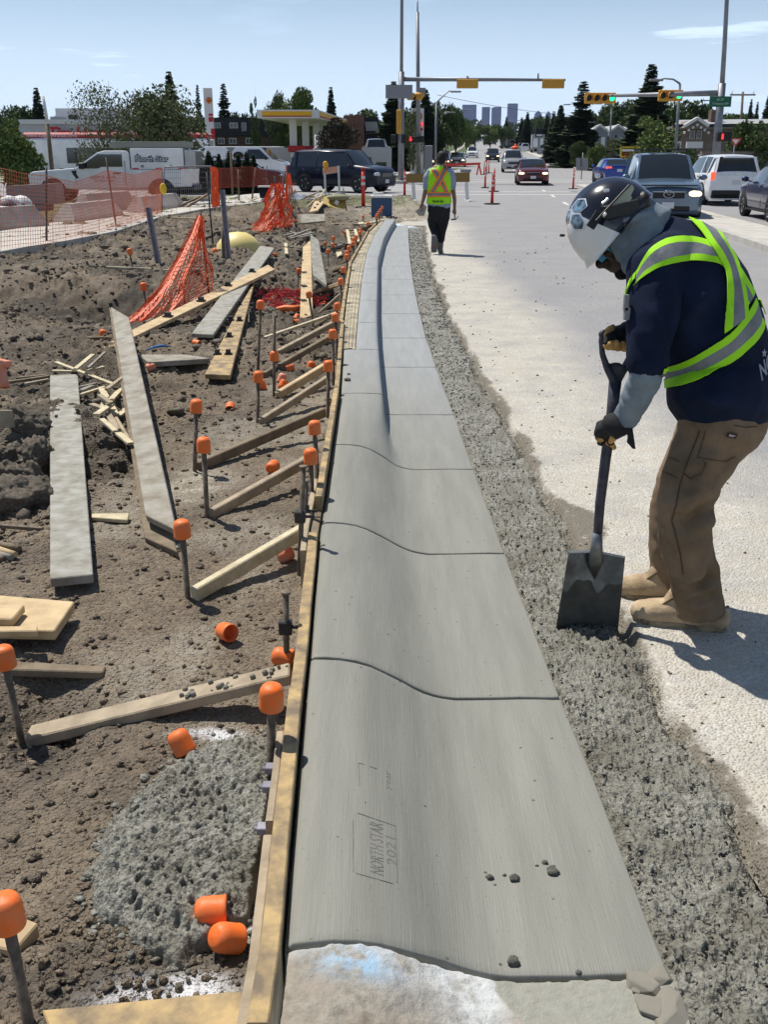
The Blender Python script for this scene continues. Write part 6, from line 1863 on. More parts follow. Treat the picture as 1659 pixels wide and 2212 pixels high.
 for k in range(len(Rg)-1):
  mb.f.append((k*n,(k+1)*n,(k+1)*n+n-1,k*n+n-1));mb.m.append(0);mb.sm.append(False)
 me=mb.mesh(name+'_body',body)
 bo=link('body',me,root,False)
 es=bo.modifiers.new('split','EDGE_SPLIT');es.split_angle=R(38)
 def sub(fs,nm,m,inset=.0):
  used=sorted({i for f in fs for i in f});mp={i:j for j,i in enumerate(used)}
  return MB().add([allv[i]for i in used],[tuple(mp[i]for i in f)for f in fs],0,True).build(nm,m,root,False)
 sub(scr,'windscreen',M_glass)
 sub([f for f in side if f[0]%n==4],'side_window',M_glass);sub([f for f in side if f[0]%n!=4],'side_window',M_glass)
 if rear:sub(rear,'rear_window',M_glass)
 for s in(1,-1):
  pm=MB()
  for a,b_,wd in((nws,nwt,.05),(nrt,nrb,.07)):
   for k in range(a,b_):
    p0=Rg[k][6 if s<0 else n-7];p1=Rg[k+1][6 if s<0 else n-7]
    if(p1-p0).length>.05:pm.bar(p0,p1,wd,.03)
  p0=Rg[nwt][5 if s<0 else n-6];p1=Rg[nrt][5 if s<0 else n-6]
  pm.bar(p0+Vector((0,0,.01)),p1+Vector((0,0,.01)),.03,.05)
  x_=st[nrt][0]+.22
  pm.bar(Vector((x_,s*hw*.965,belt)),Vector((x_-.05,s*hw*.76,H*.95)),.09,.03,up=Vector((0,s,0)))
  pm.build('pillar',body,root,False)
 for s in(1,-1):
  tr_=MB()
  for x in(ws[0]-.05,mid-.04,rs[0]+.35 if not trunk else mid-.9):
   tr_.bar(Vector((x,s*(hw+.002),clr+.12)),Vector((x,s*(hw*.985),belt*.97)),.012,.006,up=Vector((0,s,0)))
  tr_.bar(Vector((xf-wr-.05,s*(hw*.99),clr+.04)),Vector((xr_+wr+.05,s*(hw*.99),clr+.04)),.10 if two_tone else .05,.03,up=Vector((0,s,0)))
  tr_.build('door_gap',M_trim,root,False)
 hn_=MB()
 for s in(1,-1):
  for x in(mid+.12,mid-.75):hn_.box((x,s*(hw+.012),belt*.90),(.16,.03,.03),ch=.008)
 hn_.build('door_handle',body if two_tone is None else M_trim,root,False)
 for x in(xf,xr_):
  for s in(1,-1):
   ar=MB()
   pts=[Vector((x+(wr+.055)*math.cos(t),s*(hw*1.0+.004),wr+(wr+.055)*math.sin(t)))for t in[math.pi*k/14 for k in range(15)]]
   pts=[Vector((x+wr+.055,s*(hw+.004),clr-.02))]+pts+[Vector((x-wr-.055,s*(hw+.004),clr-.02))]
   ar.prism(pts,Vector((0,-s*.25,0)))
   ar.build('wheel_arch',M_trim,root,False)
 wheels(root,(xf,xr_),hw+.012,wr,spokes=spokes)
 fz=hood*.71
 for s in(1,-1):
  lm=MB();c=Vector((xN-.10,s*hw*.70,fz-.03))
  lm.ell(c,(.14,hw*.23,H*.055),None,14,8)
  h_o=lm.build('headlight',M_lampon if lit else M_lampc,root,False)
  mi=MB();mi.ell((ws[0]-.10,s*(hw+.10),belt+.07),(.07,.11,.075),None,12,8).bar((ws[0]-.10,s*hw*.93,belt),(ws[0]-.10,s*(hw+.04),belt+.04),.05,.03)
  mi.build('wing_mirror',body if two_tone is None else M_trim,root,False)
  tl=MB();tz=(trunk or belt*1.0)*.88
  if trunk:tl.box((xT+.05,s*hw*.70,tz),(.10,hw*.40,.12),ch=.03)
  else:tl.box((xT+.06,s*hw*.86,belt*.92),(.12,hw*.16,H*.17),ch=.03)
  tl.build('tail_light',M_tailon if tail_lit else M_tail,root,False)
 g=MB()
 g.box((xN-.005,0,fz-H*.035),(.05,W*.44,H*.095),ch=.015)
 go=g.build('grille',M_trim,root,False)
 if grille=='bars':
  gb=MB()
  for z in(-.05,0,.05):gb.box((xN+.022,0,fz-H*.035+z),(.012,W*.42,.012))
  gb.build('grille_bar',M_chr,go,False)
 else:
  MB().box((xN+.022,0,fz+H*.012),(.014,W*.44,.02),ch=.004).build('grille_bar',M_chr,go,False)
 b2=MB();b2.box((xN-.03,0,clr+.16),(.10,W*.62,.14),ch=.03);b2.build('lower_intake',M_trim,root,False)
 if plate:
  MB().box((xN+.025,0,clr+.24),(.012,.31,.155),ch=.003).build('plate',M_plate,root,False)
  MB().box((xT-.008,0,(trunk or belt)*.74),(.012,.31,.155),ch=.003).build('plate',M_plate,root,False)
 rb=MB();rb.box((xT+.04,0,clr+.14),(.12,W*.86,.18),ch=.04);rb.build('rear_bumper',M_trim if two_tone else body,root,False)
 if roofrails:
  rr_=MB()
  for s in(1,-1):rr_.bar((ws[1]-.15,s*hw*.66,H+.06),(rs[0]+.2,s*hw*.66,H+.06),.035,.03)
  for x in(ws[1]-.4,rs[0]+.55):rr_.bar((x,-hw*.74,H+.09),(x,hw*.74,H+.09),.05,.03,ch=.005)
  rr_.build('roof_rack',M_trim,root,False)
 return root
def put(o,p,heading,label,cat,group=None,z=None):
 """p = point under the car centre; heading = direction of the nose in degrees from +X"""
 o.location=(p[0],p[1],float(terr(p[1]))+.012 if z is None else z);o.rotation_euler=(0,0,R(heading))
 tag(o,label,cat,group);return o
ROADA=90-5.4
P_navy=mat('paint_navy',(0.004,0.006,0.020),.3,coat=.25,spec=.3);P_slate=paintm('slate_paint_sky_tint',(0.11,0.17,0.24));P_white=paintm('paint_white',(0.82,0.83,0.85),0,.3)  # slate body colour is lightened to stand in for reflected sky
P_red=paintm('paint_dark_red',(0.12,0.006,0.012));P_blue=paintm('paint_bright_blue',(0.012,0.045,0.30));P_dblue=paintm('paint_deep_blue',(0.012,0.016,0.085));P_black=paintm('paint_black',(0.008,0.008,0.010))
P_silver=paintm('paint_silver',(0.40,0.41,0.42));P_grey=paintm('paint_grey',(0.10,0.11,0.12));P_gold=paintm('paint_champagne',(0.40,0.38,0.33))
m1=make_car('suv',4.45,1.83,1.72,P_slate,'suv',lit=True,hood=1.06,belt=1.04,wr=.36,roofrails=True,ws=(1.02,.38),rs=(-1.92,-2.16),front_oh=.88)
put(m1,(7.45+.25,27.6+1.6),ROADA+180-3,'slate blue suv with lit headlamps and roof rack driving towards the camera','car')
e_=MB()
def tube_loop(mb,pts,r):mb.tube(pts+[pts[0]],r,n=6,cap=False)
tube_loop(e_,[Vector((2.255,.13*math.cos(t),.715+.09*math.sin(t)))for t in[2*math.pi*k/20 for k in range(20)]],.010)
e_.tube([Vector((2.26,y,z))for y,z in((-.11,.745),(-.06,.765),(0,.69),(.06,.765),(.11,.745))],.010,n=6)
link('emblem',e_.mesh('emblem',M_chr),m1,False)
MB().box((2.16,0,.93),(.10,1.45,.035),ch=.01).build('hood_deflector',M_trim,m1,False)
m2=make_car('suv',4.6,1.86,1.68,P_white,'suv',tail_lit=True,hood=1.02,belt=1.06,wr=.36,rs=(-2.02,-2.24),two_tone=True)
put(m2,(12.25,38.4),ROADA+3,'white crossover suv with lit tail lamps stopped behind the slate suv','car')
MB().box((-2.285,0,1.02),(.02,1.15,.03),ch=.004).bar((-2.30,-.045,1.05),(-2.30,-.06,1.13),.02,.02).bar((-2.30,.045,1.05),(-2.30,.06,1.13),.02,.02).bar((-2.30,-.05,1.09),(-2.30,.05,1.09),.02,.02).build('emblem',M_chr,m2,False)
MB().box((-2.22,0,1.60),(.14,1.0,.05),ch=.01).build('spoiler',P_white,m2,False)
MB().box((-2.27,0,.40),(.10,1.66,.30),ch=.05).build('lower_cladding',M_trim,m2,False)
m3=make_car('sedan',4.7,1.82,1.46,P_dblue,'sedan',hood=.98,belt=.96,wr=.33,ws=(1.15,.30),rs=(-1.05,-1.62),low_rear=1.06)
put(m3,(11.2,28.7),ROADA,'deep blue sedan cut by the right edge of the picture','car')
m4=make_car('sedan',4.6,1.80,1.44,P_blue,'sedan',tail_lit=True,hood=.96,belt=.94,wr=.33,ws=(1.15,.30),rs=(-1.05,-1.62),low_rear=1.06)
put(m4,(PT(1318,398).x+.35,PT(1318,398).y+1.2),ROADA+4,'bright blue sedan waiting left of the slate suv','car')
m5=make_car('sedan',4.85,1.84,1.45,P_red,'sedan',lit=True,hood=.96,belt=.94,wr=.34,ws=(1.25,.40),rs=(-1.1,-1.7),low_rear=1.08)
put(m5,(8.85,63.0),ROADA+180,'dark red sedan with lit headlamps crossing the intersection','car')
m6=make_car('suv',4.85,1.88,1.86,P_silver,'suv',hood=1.18,belt=1.10,wr=.39,clr=.26,lit=False)
lx=PT(1107,372);put(m6,(lx.x,lx.y),ROADA+180,'silver grey suv with an orange object on its roof','car')
ob=MB();ob.ell((0,0,.14),(.34,.30,.16)).ell((.05,.05,.32),(.13,.12,.16));o=ob.build('roof_bag',M_net);o.location=(lx.x+.15,lx.y,float(terr(lx.y))+1.90);tag(o,'orange bundle strapped on the roof of the silver suv','bag')
lx=PT(1064,350)
m7=put(copy_tree(make_car('suv',4.7,1.88,1.78,P_black,'suv',lit=True,hood=1.1,belt=1.08,wr=.38)),(lx.x,lx.y),ROADA+180,'black suv with chrome corners facing the camera left of the silver suv','car')
def drop(o):
 for c in list(o.children):drop(c)
 bpy.data.objects.remove(o)
for o in[o for o in list(col.objects)if o.parent is None and o.type=='EMPTY' and o.name.startswith('suv')and 'label' not in o]:drop(o)
srcs={}
def far_car(px,py,kind,paint,label,away=False,group=None,lit=False,head=None,dx=0,dy=0):
 key=(kind,paint.name,lit,away)
 dims={'suv':(4.7,1.88,1.75,1.08,1.06,.37),'sedan':(4.7,1.82,1.46,.97,.95,.33),'pickup':(5.5,1.98,1.85,1.15,1.12,.40)}[kind]
 if key not in srcs:
  L,W,H,ho,be,wr=dims
  srcs[key]=make_car(kind,L,W,H,paint,kind if kind!='pickup' else 'pickup_truck',lit=lit,tail_lit=False,hood=ho,belt=be,wr=wr,**(dict(ws=(1.2,.35),rs=(-1.05,-1.65),low_rear=1.06)if kind=='sedan' else dict(ws=(1.2,.6),rs=(-.9,-1.15),low_rear=1.12)if kind=='pickup' else{}))
  o=srcs[key]
 else:o=copy_tree(srcs[key])
 p=PT(px,py);return put(o,(p.x+dx,p.y+dy),head if head is not None else(ROADA if away else ROADA+180),label,'car',group)
gq='cars parked along the right side of the far street'
far_car(988,360,'sedan',P_grey,'grey sedan behind the red sawhorse barricade, right of the dark suv',lit=True)
far_car(953,366,'suv',P_black,'black suv hidden behind the walking worker and the barricade',lit=True)
far_car(1020,341,'suv',P_white,'small white car just beyond the grey sedan on the left lane')
far_car(1195,346,'pickup',P_black,'black pickup truck driving away beyond the median',away=True)
far_car(1223,338,'suv',P_grey,'grey suv parked at the kerb right of the black pickup',away=True,group=gq)
far_car(1173,333,'suv',P_silver,'pale suv parked left of the black pickup',away=True,group=gq)
far_car(1157,330,'suv',P_grey,'dark grey suv parked between the box truck and the pale suv',away=True,group=gq)
far_car(1126,326,'suv',P_silver,'silver suv parked left of the box truck',away=True,group=gq)
far_car(1134,328,'suv',P_white,'white suv parked against the box truck rear wheel',away=True,group=gq)
far_car(1088,320,'suv',P_black,'black suv left of the small bus in the distance')
far_car(1051,314,'suv',P_black,'black car farther up the street, left of a pair')
far_car(1066,313,'suv',P_grey,'dark car farther up the street, right of a pair')
for k,(x,y)in enumerate(((1030,308),(1036,306),(1042,305),(1027,305),(1047,303),(1039,303))):
 far_car(x,y,'suv' if k%2 else 'sedan',[P_white,P_silver,P_white][k%3],'distant white car in the bright cluster at the end of the street, %s of six'%ORD[k],group='distant cars at the end of the street')
def box_vehicle(px,py,L,W,H,cabL,m,mcab,label,cat,head,name):
 p=PT(px,py);r=empty(name)
 MB().box((-cabL/2,0,.9+(H-.9)/2),(L-cabL,W,H-.9),ch=.04).build('cargo_box',m,r,False)
 MB().box((L/2-cabL/2,0,1.35),(cabL,W*.92,1.7),ch=.12).build('cab',mcab,r,False)
 MB().box((L/2-.02,0,1.75),(.10,W*.82,.6),ch=.03).build('windscreen',M_glass,r,False)
 MB().box((-L/2-.01,0,H*.55),(.05,W*.8,H*.45)).build('rear_door',mcab,r,False)
 wheels(r,(L/2-.9,-L/2+1.3),W/2,.45);MB().box((0,0,.6),(L*.9,W*.5,.3)).build('chassis',M_trim,r,False)
 put(r,(p.x,p.y),head,label,cat)
box_vehicle(1160,331,7.5,2.5,3.6,2.0,mat('truck_box_grey',(.30,.31,.33),.6),P_white,'white box truck parked among the cars at the right kerb','truck',ROADA,'box_truck')
box_vehicle(1103,321,7.0,2.3,2.9,1.0,mat('bus_brown',(.16,.12,.11),.6),P_grey,'brown van shaped bus beyond the silver suv','bus',ROADA+180,'small_bus')
t1=make_car('suv',5.2,2.0,1.92,P_navy,'suv',hood=1.22,belt=1.14,clr=.28,wr=.41,ws=(1.35,.75),rs=(-2.2,-2.42),front_oh=.92,grille='bars',spokes=5)
put(t1,(-2.05,50.2),-33,'large navy suv with chrome grille turning in the cross street','car')
t2=make_car('sedan',4.7,1.82,1.47,P_navy,'sedan',hood=.97,belt=.95,wr=.34,ws=(1.1,.3),rs=(-1.2,-1.75),low_rear=1.05,spokes=9)
put(t2,(-7.7,56.5),-4,'dark sedan behind the orange fence, left of the navy suv','car')
vn=empty('van');
mb=MB()
prof=[(-2.8,.35),(-2.82,1.0),(-2.78,2.02),(-2.60,2.10),(1.10,2.10),(1.35,2.05),(2.05,1.36),(2.68,1.20),(2.86,1.0),(2.88,.35)]
rg=[]
for y,sc in((-.99,.0),(-1.0,.0),(-.93,1.),(.93,1.),(1.0,.0),(.99,0)):
 pass
mb.rings([[Vector((x,y,z if z<1.3 else z-(abs(y)>.95)*0))for x,z in prof]for y in(-1.0,1.0)],smooth=False)
for v_i in range(len(mb.v)):
 x,y,z=mb.v[v_i]
 if z>1.25:mb.v[v_i]=(x,y*(1-.14*(z-1.25)/.85),z)
mb.build('body',P_white,vn,False)
MB().box((.0,0,2.10),(5.0,1.62,.05),ch=.02).build('roof',P_white,vn,False)
MB().prism([(1.36,-.80,2.03),(1.36,.80,2.03),(2.04,.90,1.38),(2.04,-.90,1.38)],(.02,0,.02)).build('windscreen',M_glass,vn,False)
MB().prism([(.45,-.90,1.95),(1.22,-.90,1.95),(1.85,-.99,1.38),(.45,-1.0,1.38)],(0,-.02,0)).build('side_window',M_glass,vn,False)
wheels(vn,(1.9,-1.7),1.0,.37)
for s in(1,-1):
 MB().box((2.82,s*.75,.98),(.08,.28,.18),ch=.03).build('headlight',M_lampc,vn,False)
MB().box((2.86,0,.92),(.06,1.1,.2),ch=.02).build('grille',M_trim,vn,False);MB().box((1.65,-1.12,1.45),(.1,.2,.28),ch=.04).build('wing_mirror',M_trim,vn,False)
MB().box((.42,-1.004,1.2),(.02,.012,1.5)).box((.55,-1.01,1.15),(.04,.02,.16)).build('door_gap',M_trim,vn,False)
put(vn,(-9.0,68.0),-6,'white cargo van with a printed face behind the dark sedan','van')
MP=mat('navy_print',(.01,.02,.06),.6);MF=mat('printed_face',(.10,.05,.035),.6,c2=(.20,.11,.08),nscale=6);MFh=mat('printed_hair',(.01,.01,.01),.7)
me=text_mesh('po',.85,'lettering',MP,extrude=.003,bold=.01);me.transform(Matrix(((1,0,0,-1.9),(0,0,-1,-1.004),(0,1,0,1.42),(0,0,0,1))));link('lettering',me,vn,False)
for k in range(3):
 me=text_mesh(['Smiling','matters','always'][k][:0]or '----',.16,'lettering',MP,extrude=.003);me.transform(Matrix(((1,0,0,-1.05),(0,0,-1,-1.004),(0,1,0,1.56-.14*k),(0,0,0,1))));link('lettering',me,vn,False)
MB().ell((-.15,-1.0,1.36),(.32,.008,.40),None,18,12).box((-.15,-1.0,.98),(.5,.008,.16)).build('printed_portrait',MF,vn,False)
MB().ell((-.15,-.998,1.58),(.34,.010,.24),None,18,12).build('printed_hair',MFh,vn,False)
tk=empty('service_truck')
def side_prism(poly,w,nm,m,ch=0,par=tk):
 mb=MB();mb.prism([Vector((x,-w/2,z))for x,z in poly],Vector((0,w,0)));o=mb.build(nm,m,par,False)
 if ch:b_=o.modifiers.new('b','BEVEL');b_.width=ch;b_.segments=2;b_.limit_method='ANGLE'
 return o
side_prism([(-3.0,.62),(-3.0,1.05),(-2.88,1.16),(-1.75,1.26),(-1.25,1.30),(-.42,1.86),(-.15,1.93),(.62,1.93),(.74,1.85),(.74,1.24),(2.95,1.24),(2.98,.60),(.7,.52),(-1.3,.50),(-2.3,.55)],2.0,'body',P_white,.05)
side_prism([(.78,1.25),(.78,2.02),(2.72,2.02),(2.72,1.25)],1.90,'utility_box',P_white,.02)
side_prism([(.05,2.04),(.05,2.26),(2.85,2.26),(2.85,2.04)],1.6,'rack_cover',mat('grey_green_panel',(.26,.27,.23),.6),.01)
side_prism([(2.74,1.28),(2.74,1.98),(3.15,1.94),(3.15,1.30)],1.7,'rear_locker',P_silver,.02)
MB().prism([(-1.12,-1.003,1.33),(-.40,-1.003,1.80),(.48,-1.003,1.80),(.48,-1.003,1.34),(-.3,-1.003,1.34),(-.42,-1.003,1.28),(-1.12,-1.003,1.28)],(0,-.008,0)).build('side_window',M_glass,tk,False)
MB().prism([(-1.27,-.86,1.32),(-1.27,.86,1.32),(-.44,.80,1.86),(-.44,-.80,1.86)],(-.02,0,.02)).build('windscreen',M_glass,tk,False)
MB().box((-.98,-1.14,1.38),(.22,.20,.24),ch=.04).build('wing_mirror',M_trim,tk,False)
MB().box((.25,-1.012,1.10),(.28,.02,.05)).box((.56,-1.004,1.1),(.015,.01,.9)).box((-1.28,-1.004,1.0),(.015,.01,.6)).build('door_gap',M_trim,tk,False)
MB().prism([(-1.42,-1.006,1.20),(-1.22,-1.006,1.20),(-1.24,-1.006,1.08),(-1.15,-1.006,.92),(-1.25,-1.006,.92),(-1.36,-1.006,1.05)],(0,-.01,0)).build('fender_badge',M_trim,tk,False)
ar=MB()
for x in(-2.15,1.85):
 ar.prism([Vector((x+.50*math.cos(t),-1.008,.42+.50*math.sin(t)))for t in[math.pi*k/16 for k in range(17)]]+[Vector((x-.5,-1.008,.35)),Vector((x+.5,-1.008,.35))],(0,.3,0))
ar.build('wheel_arch',M_trim,tk,False)
wheels(tk,(-2.15,1.85),1.02,.41,.28,8)
for k in range(5):MB().box((.95+k*.42,-.965,1.275),(.22,.015,.05)).build('reflector_strip',M_dred if k%2==0 else M_wht,tk,False)
MB().box((2.93,-1.0,1.05),(.12,.06,.34),ch=.02).box((2.80,-1.006,1.12),(.18,.012,.2)).build('tail_light',M_tail,tk,False)
MB().box((-2.99,-.8,.98),(.08,.3,.2),ch=.03).build('headlight',M_lampc,tk,False)
MB().box((3.0,0,.55),(.12,1.9,.2),ch=.02).build('rear_bumper',M_trim,tk,False)
for x in(1.2,2.25):MB().box((x,-.955,1.36),(.10,.02,.10)).build('latch',M_galv,tk,False)
Mnt=mat('outlined_navy_print',(.015,.03,.09),.5)
def side_text(s,size,x,z,par,m,y=-.965,bold=.0):
 me=text_mesh(s,size,'lettering',m,extrude=.002,bold=bold);me.transform(Matrix(((1,0,0,x),(0,0,-1,y),(0,1,0,z),(0,0,0,1))));return link('lettering',me,par,False)
def star_poly(x,y,z,r):return[Vector((x+(r if k%2==0 else r*.42)*math.sin(k*math.pi/5),y,z+(r if k%2==0 else r*.42)*math.cos(k*math.pi/5)))for k in range(10)]
side_text('North Star',.27,1.55,1.62,tk,Mnt,bold=.028)
side_text('North Star',.27,1.55,1.62,tk,M_wht,y=-.971,bold=.002)
MB().prism(star_poly(1.05,-.966,1.78,.06),(0,-.004,0)).build('star_print',Mnt,tk,False)
side_text('NORTH STAR',.15,-.25,.95,tk,Mnt,y=-1.014)
side_text('CONTRACTING',.10,-.25,.82,tk,Mnt,y=-1.014)
put(tk,(-10.15,39.8),1.5,'white service pickup with a utility box behind the orange mesh fence','truck',z=.0);tk.scale=(1,1,.95)
bu=empty('transit_bus');M_busr=mat('bus_red',(.45,.02,.03),.4,coat=.5)
MB().box((0,0,1.55),(12.0,2.5,2.5),ch=.10).build('body',P_white,bu,False)
rf=MB().box((0,0,2.98),(12.0,2.3,.36),ch=.12);rf.build('roof_fairing',M_busr,bu,False)
MB().box((1.2,-1.262,1.75),(8.8,.02,.95)).build('window_band',M_glass,bu,False)
for k in range(6):MB().box((-2.6+k*1.55,-1.275,1.75),(.07,.02,.95)).build('window_post',M_trim,bu,False)
MB().box((5.98,0,1.8),(.08,2.1,1.2),ch=.02).build('rear_window',M_glass,bu,False)
MB().box((0,-1.262,.55),(11.6,.02,.5)).build('lower_band',M_busr,bu,False)
wheels(bu,(-3.6,3.2),1.27,.5,.3)
bme=text_mesh('www.calgarytransit.com',.34,'lettering',M_wht,extrude=.003);bme.transform(Matrix(((1,0,0,-4.1),(0,0,-1,-1.156),(0,1,0,2.97),(0,0,0,1))));link('lettering',bme,bu,False)
pb_=Q(257,300,70);put(bu,(pb_.x,70),1,'red and white city bus behind the service pickup','bus',z=-.1)
M_back=None
def pole(root,base,top,r0,r1,n=14,nm='pole',m=None):
 return MB().cyl(base,top,r0,r1,n=n).build(nm,m or M_galv,root)
tl1=PT(866,397)
tp1=empty('signal_mast',tl1,label='grey signal mast with a long arm left of the walking worker',cat='traffic light')
pole(tp1,tl1,tl1+Vector((0,0,6.3)),.19,.17)
pole(tp1,tl1+Vector((0,0,6.3)),tl1+Vector((0,0,13.5)),.10,.09,nm='lamp_riser')
MB().box(tl1+Vector((0,0,.10)),(.8,.8,.2),ch=.05).build('base_plate',M_oldwalk,tp1)
a0=Q(868,171,tl1.y);a1=Q(1222,173,tl1.y)
MB().cyl(a0,a1,.13,.07,n=12).build('mast_arm',M_galv,tp1)
for x0,x1 in((987,1033),(1172,1219)):
 c0=Q(x0,181,tl1.y-.12);c1=Q(x1,181,tl1.y-.12)
 MB().box((c0+c1)/2,((c1-c0).length,.30,.50),ch=.03).build('signal_back',M_sigy,tp1)
 for k in range(4):
  c=c0.lerp(c1,(k+.5)/4)+Vector((0,.2,0));MB().cyl(c,c+Vector((0,.22,0)),.12,n=10).build('visor',M_sigy,tp1)
MB().box(Q(862,263,tl1.y-.3),(.32,.30,1.35),ch=.04).build('signal_head',M_sigy,tp1)
MB().box(Q(862,198,tl1.y-.25),(1.6,.04,.75)).build('sign_back',M_sgrey,tp1)
for dx,w in((-12,.32),(10,.28)):MB().box(Q(862+dx,300,tl1.y-.1),(w,.3,.5),ch=.03).build('pedestrian_signal',M_sigb,tp1)
MB().cyl(Q(1163,158,tl1.y),Q(1163,172,tl1.y),.05).cyl(Q(1010,164,tl1.y),Q(1010,170,tl1.y),.06).build('arm_fitting',M_galv,tp1)
tag(tp1)
tl2b=Q(905,352,74);tl2b.z=float(terr(74))
tp2=empty('signal_pole',tl2b,label='thinner grey signal pole with an orange hand light beside the price sign',cat='traffic light')
pole(tp2,tl2b,Q(902,26,74),.17,.11);MB().cyl(Q(902,26,74),Q(902,0,74),.05,.04).build('antenna',M_galv,tp2)
for dx in(-16,4):
 MB().box(Q(902+dx,209,73.8),(.42,.5,.42),ch=.05).tube([Q(902+dx-6,204,73.8),Q(902+dx+8,206,73.5)],.16,n=10).build('signal_head',M_sigy,tp2)
MB().box(Q(893,301,73.8),(.75,.3,.42),ch=.03).box(Q(911,301,73.8),(.35,.3,.42),ch=.03).build('pedestrian_signal',M_sigb,tp2)
hd_=MB();c=Q(886.5,301,73.6)
hd_.box(c+Vector((0,0,-.04)),(.14,.02,.15),ch=.02)
for k in range(4):hd_.box(c+Vector((-.05+k*.035,0,.09)),(.022,.02,.14),ch=.005)
hd_.box(c+Vector((.09,0,-.02)),(.05,.02,.10),ch=.01);hd_.build('hand_symbol',M_redl,tp2)
MB().box(Q(911,199,73.7),(.55,.03,.55)).build('small_sign',M_sgrey,tp2)
rb_=PT(1543,352);rb_.y=52.0;rb_=Q(1546,372,52);rb_.z=0.03
tp3=empty('signal_mast',rb_,label='grey signal mast at the right with two green lights and a green street sign',cat='traffic light')
top3=Q(1571,0,52);k3=Q(1561,180,52)
MB().tube([rb_,Q(1552,280,52),k3],[.21,.19,.18],n=14).build('pole',M_galv,tp3)
MB().tube([k3,Q(1566,100,52),top3,top3+Vector((-.1,0,1.5)),top3+Vector((-1.3,0,2.3))],[.12,.11,.10,.09,.07],n=12).build('lamp_riser',M_galv,tp3)
MB().cyl(Q(1558,201,52),Q(1310,207,56),.14,.07,n=12).build('mast_arm',M_galv,tp3)
def green_head(cx_,cy_,Y,nl):
 r=empty('signal_head');bpy.data.objects.remove(r)
 c=Q(cx_,cy_,Y);w=.40*nl
 hd=MB().box(c,(w,.22,.52),ch=.03).build('signal_head',M_sigy,tp3)
 for k in range(nl):
  cc=c+Vector((-w/2+.2+k*(w-.4)/(nl-1),-.11,0))
  MB().cyl(cc,cc+Vector((0,-.02,0)),.145,n=18).build('lens',M_green if k==nl-1 else M_sigb,hd)
  vz=MB();vz.rings([[cc+Vector((math.cos(t)*.165,-d,math.sin(t)*.165))for t in[math.pi*(-.15+1.3*i/14)for i in range(15)]]for d in(0,.22)],closed=False,caps=False)
  vz.build('visor',M_sigy,hd)
green_head(1297,212,56,4);green_head(1449,206.5,53.8,3)
MB().box(Q(1557,219.5,51.6),(1.05,.03,.47)).build('street_sign',M_gsign,tp3)
put_text('69 ST',.15,'lettering',mat('sign_lettering',(.55,.62,.58),.5),Q(1557,215.5,51.57),(1,0,0),(0,0,1),tp3)
put_text('17 Avenue SW',.13,'lettering',MATS['sign_lettering'],Q(1557,224,51.57),(1,0,0),(0,0,1),tp3)
MB().box(Q(1565,295,51.7),(.7,.3,.42),ch=.03).build('pedestrian_signal',M_sigb,tp3)
MB().box(Q(1562,295,51.5),(.10,.02,.25)).build('hand_symbol',M_redl,tp3)
def lamp(px,py,Y,tx,ty,ax,ay,r,label,base=None):
 b_=Q(px,py,Y);b_.z=float(terr(Y));t=Q(tx,ty,Y);a=Q(ax,ay,Y)
 ro=empty('street_lamp',b_,label=label,cat='street lamp',group='street lamps')
 MB().cyl(b_,t,r,r*.6,n=8).build('pole',M_galv,ro)
 mid_=t.lerp(a,.65)+Vector((0,0,abs(a.z-t.z)*.3+.1))
 MB().tube([t,t.lerp(a,.3)+Vector((0,0,.2)),mid_,a],[r*.55,r*.45,r*.4,r*.4],n=6).build('arm',M_galv,ro)
 MB().box(a,(.9,.3,.14),ch=.04).build('lamp_head',M_galv,ro)
lamp(940,352,90,943,222,985,198,.13,'tall street lamp right of the second signal pole, arm to the right')
lamp(953,350,115,954,250,975,243,.12,'shorter street lamp just right of the tallest left lamp')
lamp(963,345,135,964,254,1008,238,.13,'third street lamp on the left pavement')
lamp(1027,312,260,1027,268,1050,266,.2,'small distant street lamp at the left kerb of the far street')
lamp(1459,350,70,1470,181,1418,173,.13,'street lamp over the round green bush on the right')
lamp(1317,330,120,1322,232,1293,224,.13,'street lamp behind the left green light')
lamp(1242,322,140,1244,230,1225,226,.08,'thin lamp post in front of the big dark spruce')
lamp(1136,312,260,1136,262,1098,261,.18,'distant signal pole with its arm over the street')
for k,(x,y0,y1,Y,lab)in enumerate(((1602,300,198,110,'wooden utility pole with crossarm at the right edge'),(1534,290,212,150,'wooden utility pole behind the bungalow roof'),(1325,290,222,170,'thin wooden utility pole left of the tallest spruce'))):
 b_=Q(x,y0,Y);b_.z=float(terr(Y));t=Q(x+4,y1,Y)
 r=empty('utility_pole',b_,label=lab,cat='utility pole',group='utility poles');MB().cyl(b_,t,.17,.12,n=8).build('pole',M_lumd,r)
 MB().bar(t+Vector((-1.3,0,-.3)),t+Vector((1.3,0,-.3)),.12,.14).build('crossarm',M_lumd,r)
 MB().cyl(t+Vector((-1.1,0,-.2)),t+Vector((-1.1,0,.05)),.05).cyl(t+Vector((1.1,0,-.2)),t+Vector((1.1,0,.05)),.05).build('insulator',M_wht,r)
w0,w1=Q(945,205,95),Q(1530,232,150)
pts=[w0.lerp(w1,t)+Vector((0,0,-5*t*(1-t)*1.2))for t in[k/24 for k in range(25)]]
tag(MB().tube(pts,.02,n=4).build('overhead_wire',M_sigb),'thin overhead wire sagging across the far street','wire')
b_=Q(110,352,46);b_.z=.05
r=empty('sign_pole',b_,label='leaning grey pole in front of the coffee shop sign',cat='pole')
MB().cyl(b_,Q(101,268,46),.10,.09).build('lower_pole',M_lumd,r);MB().cyl(Q(101,262,46),Q(92,208,46),.07,.06).build('upper_pole',M_wht,r)
del0=empty('delineator')
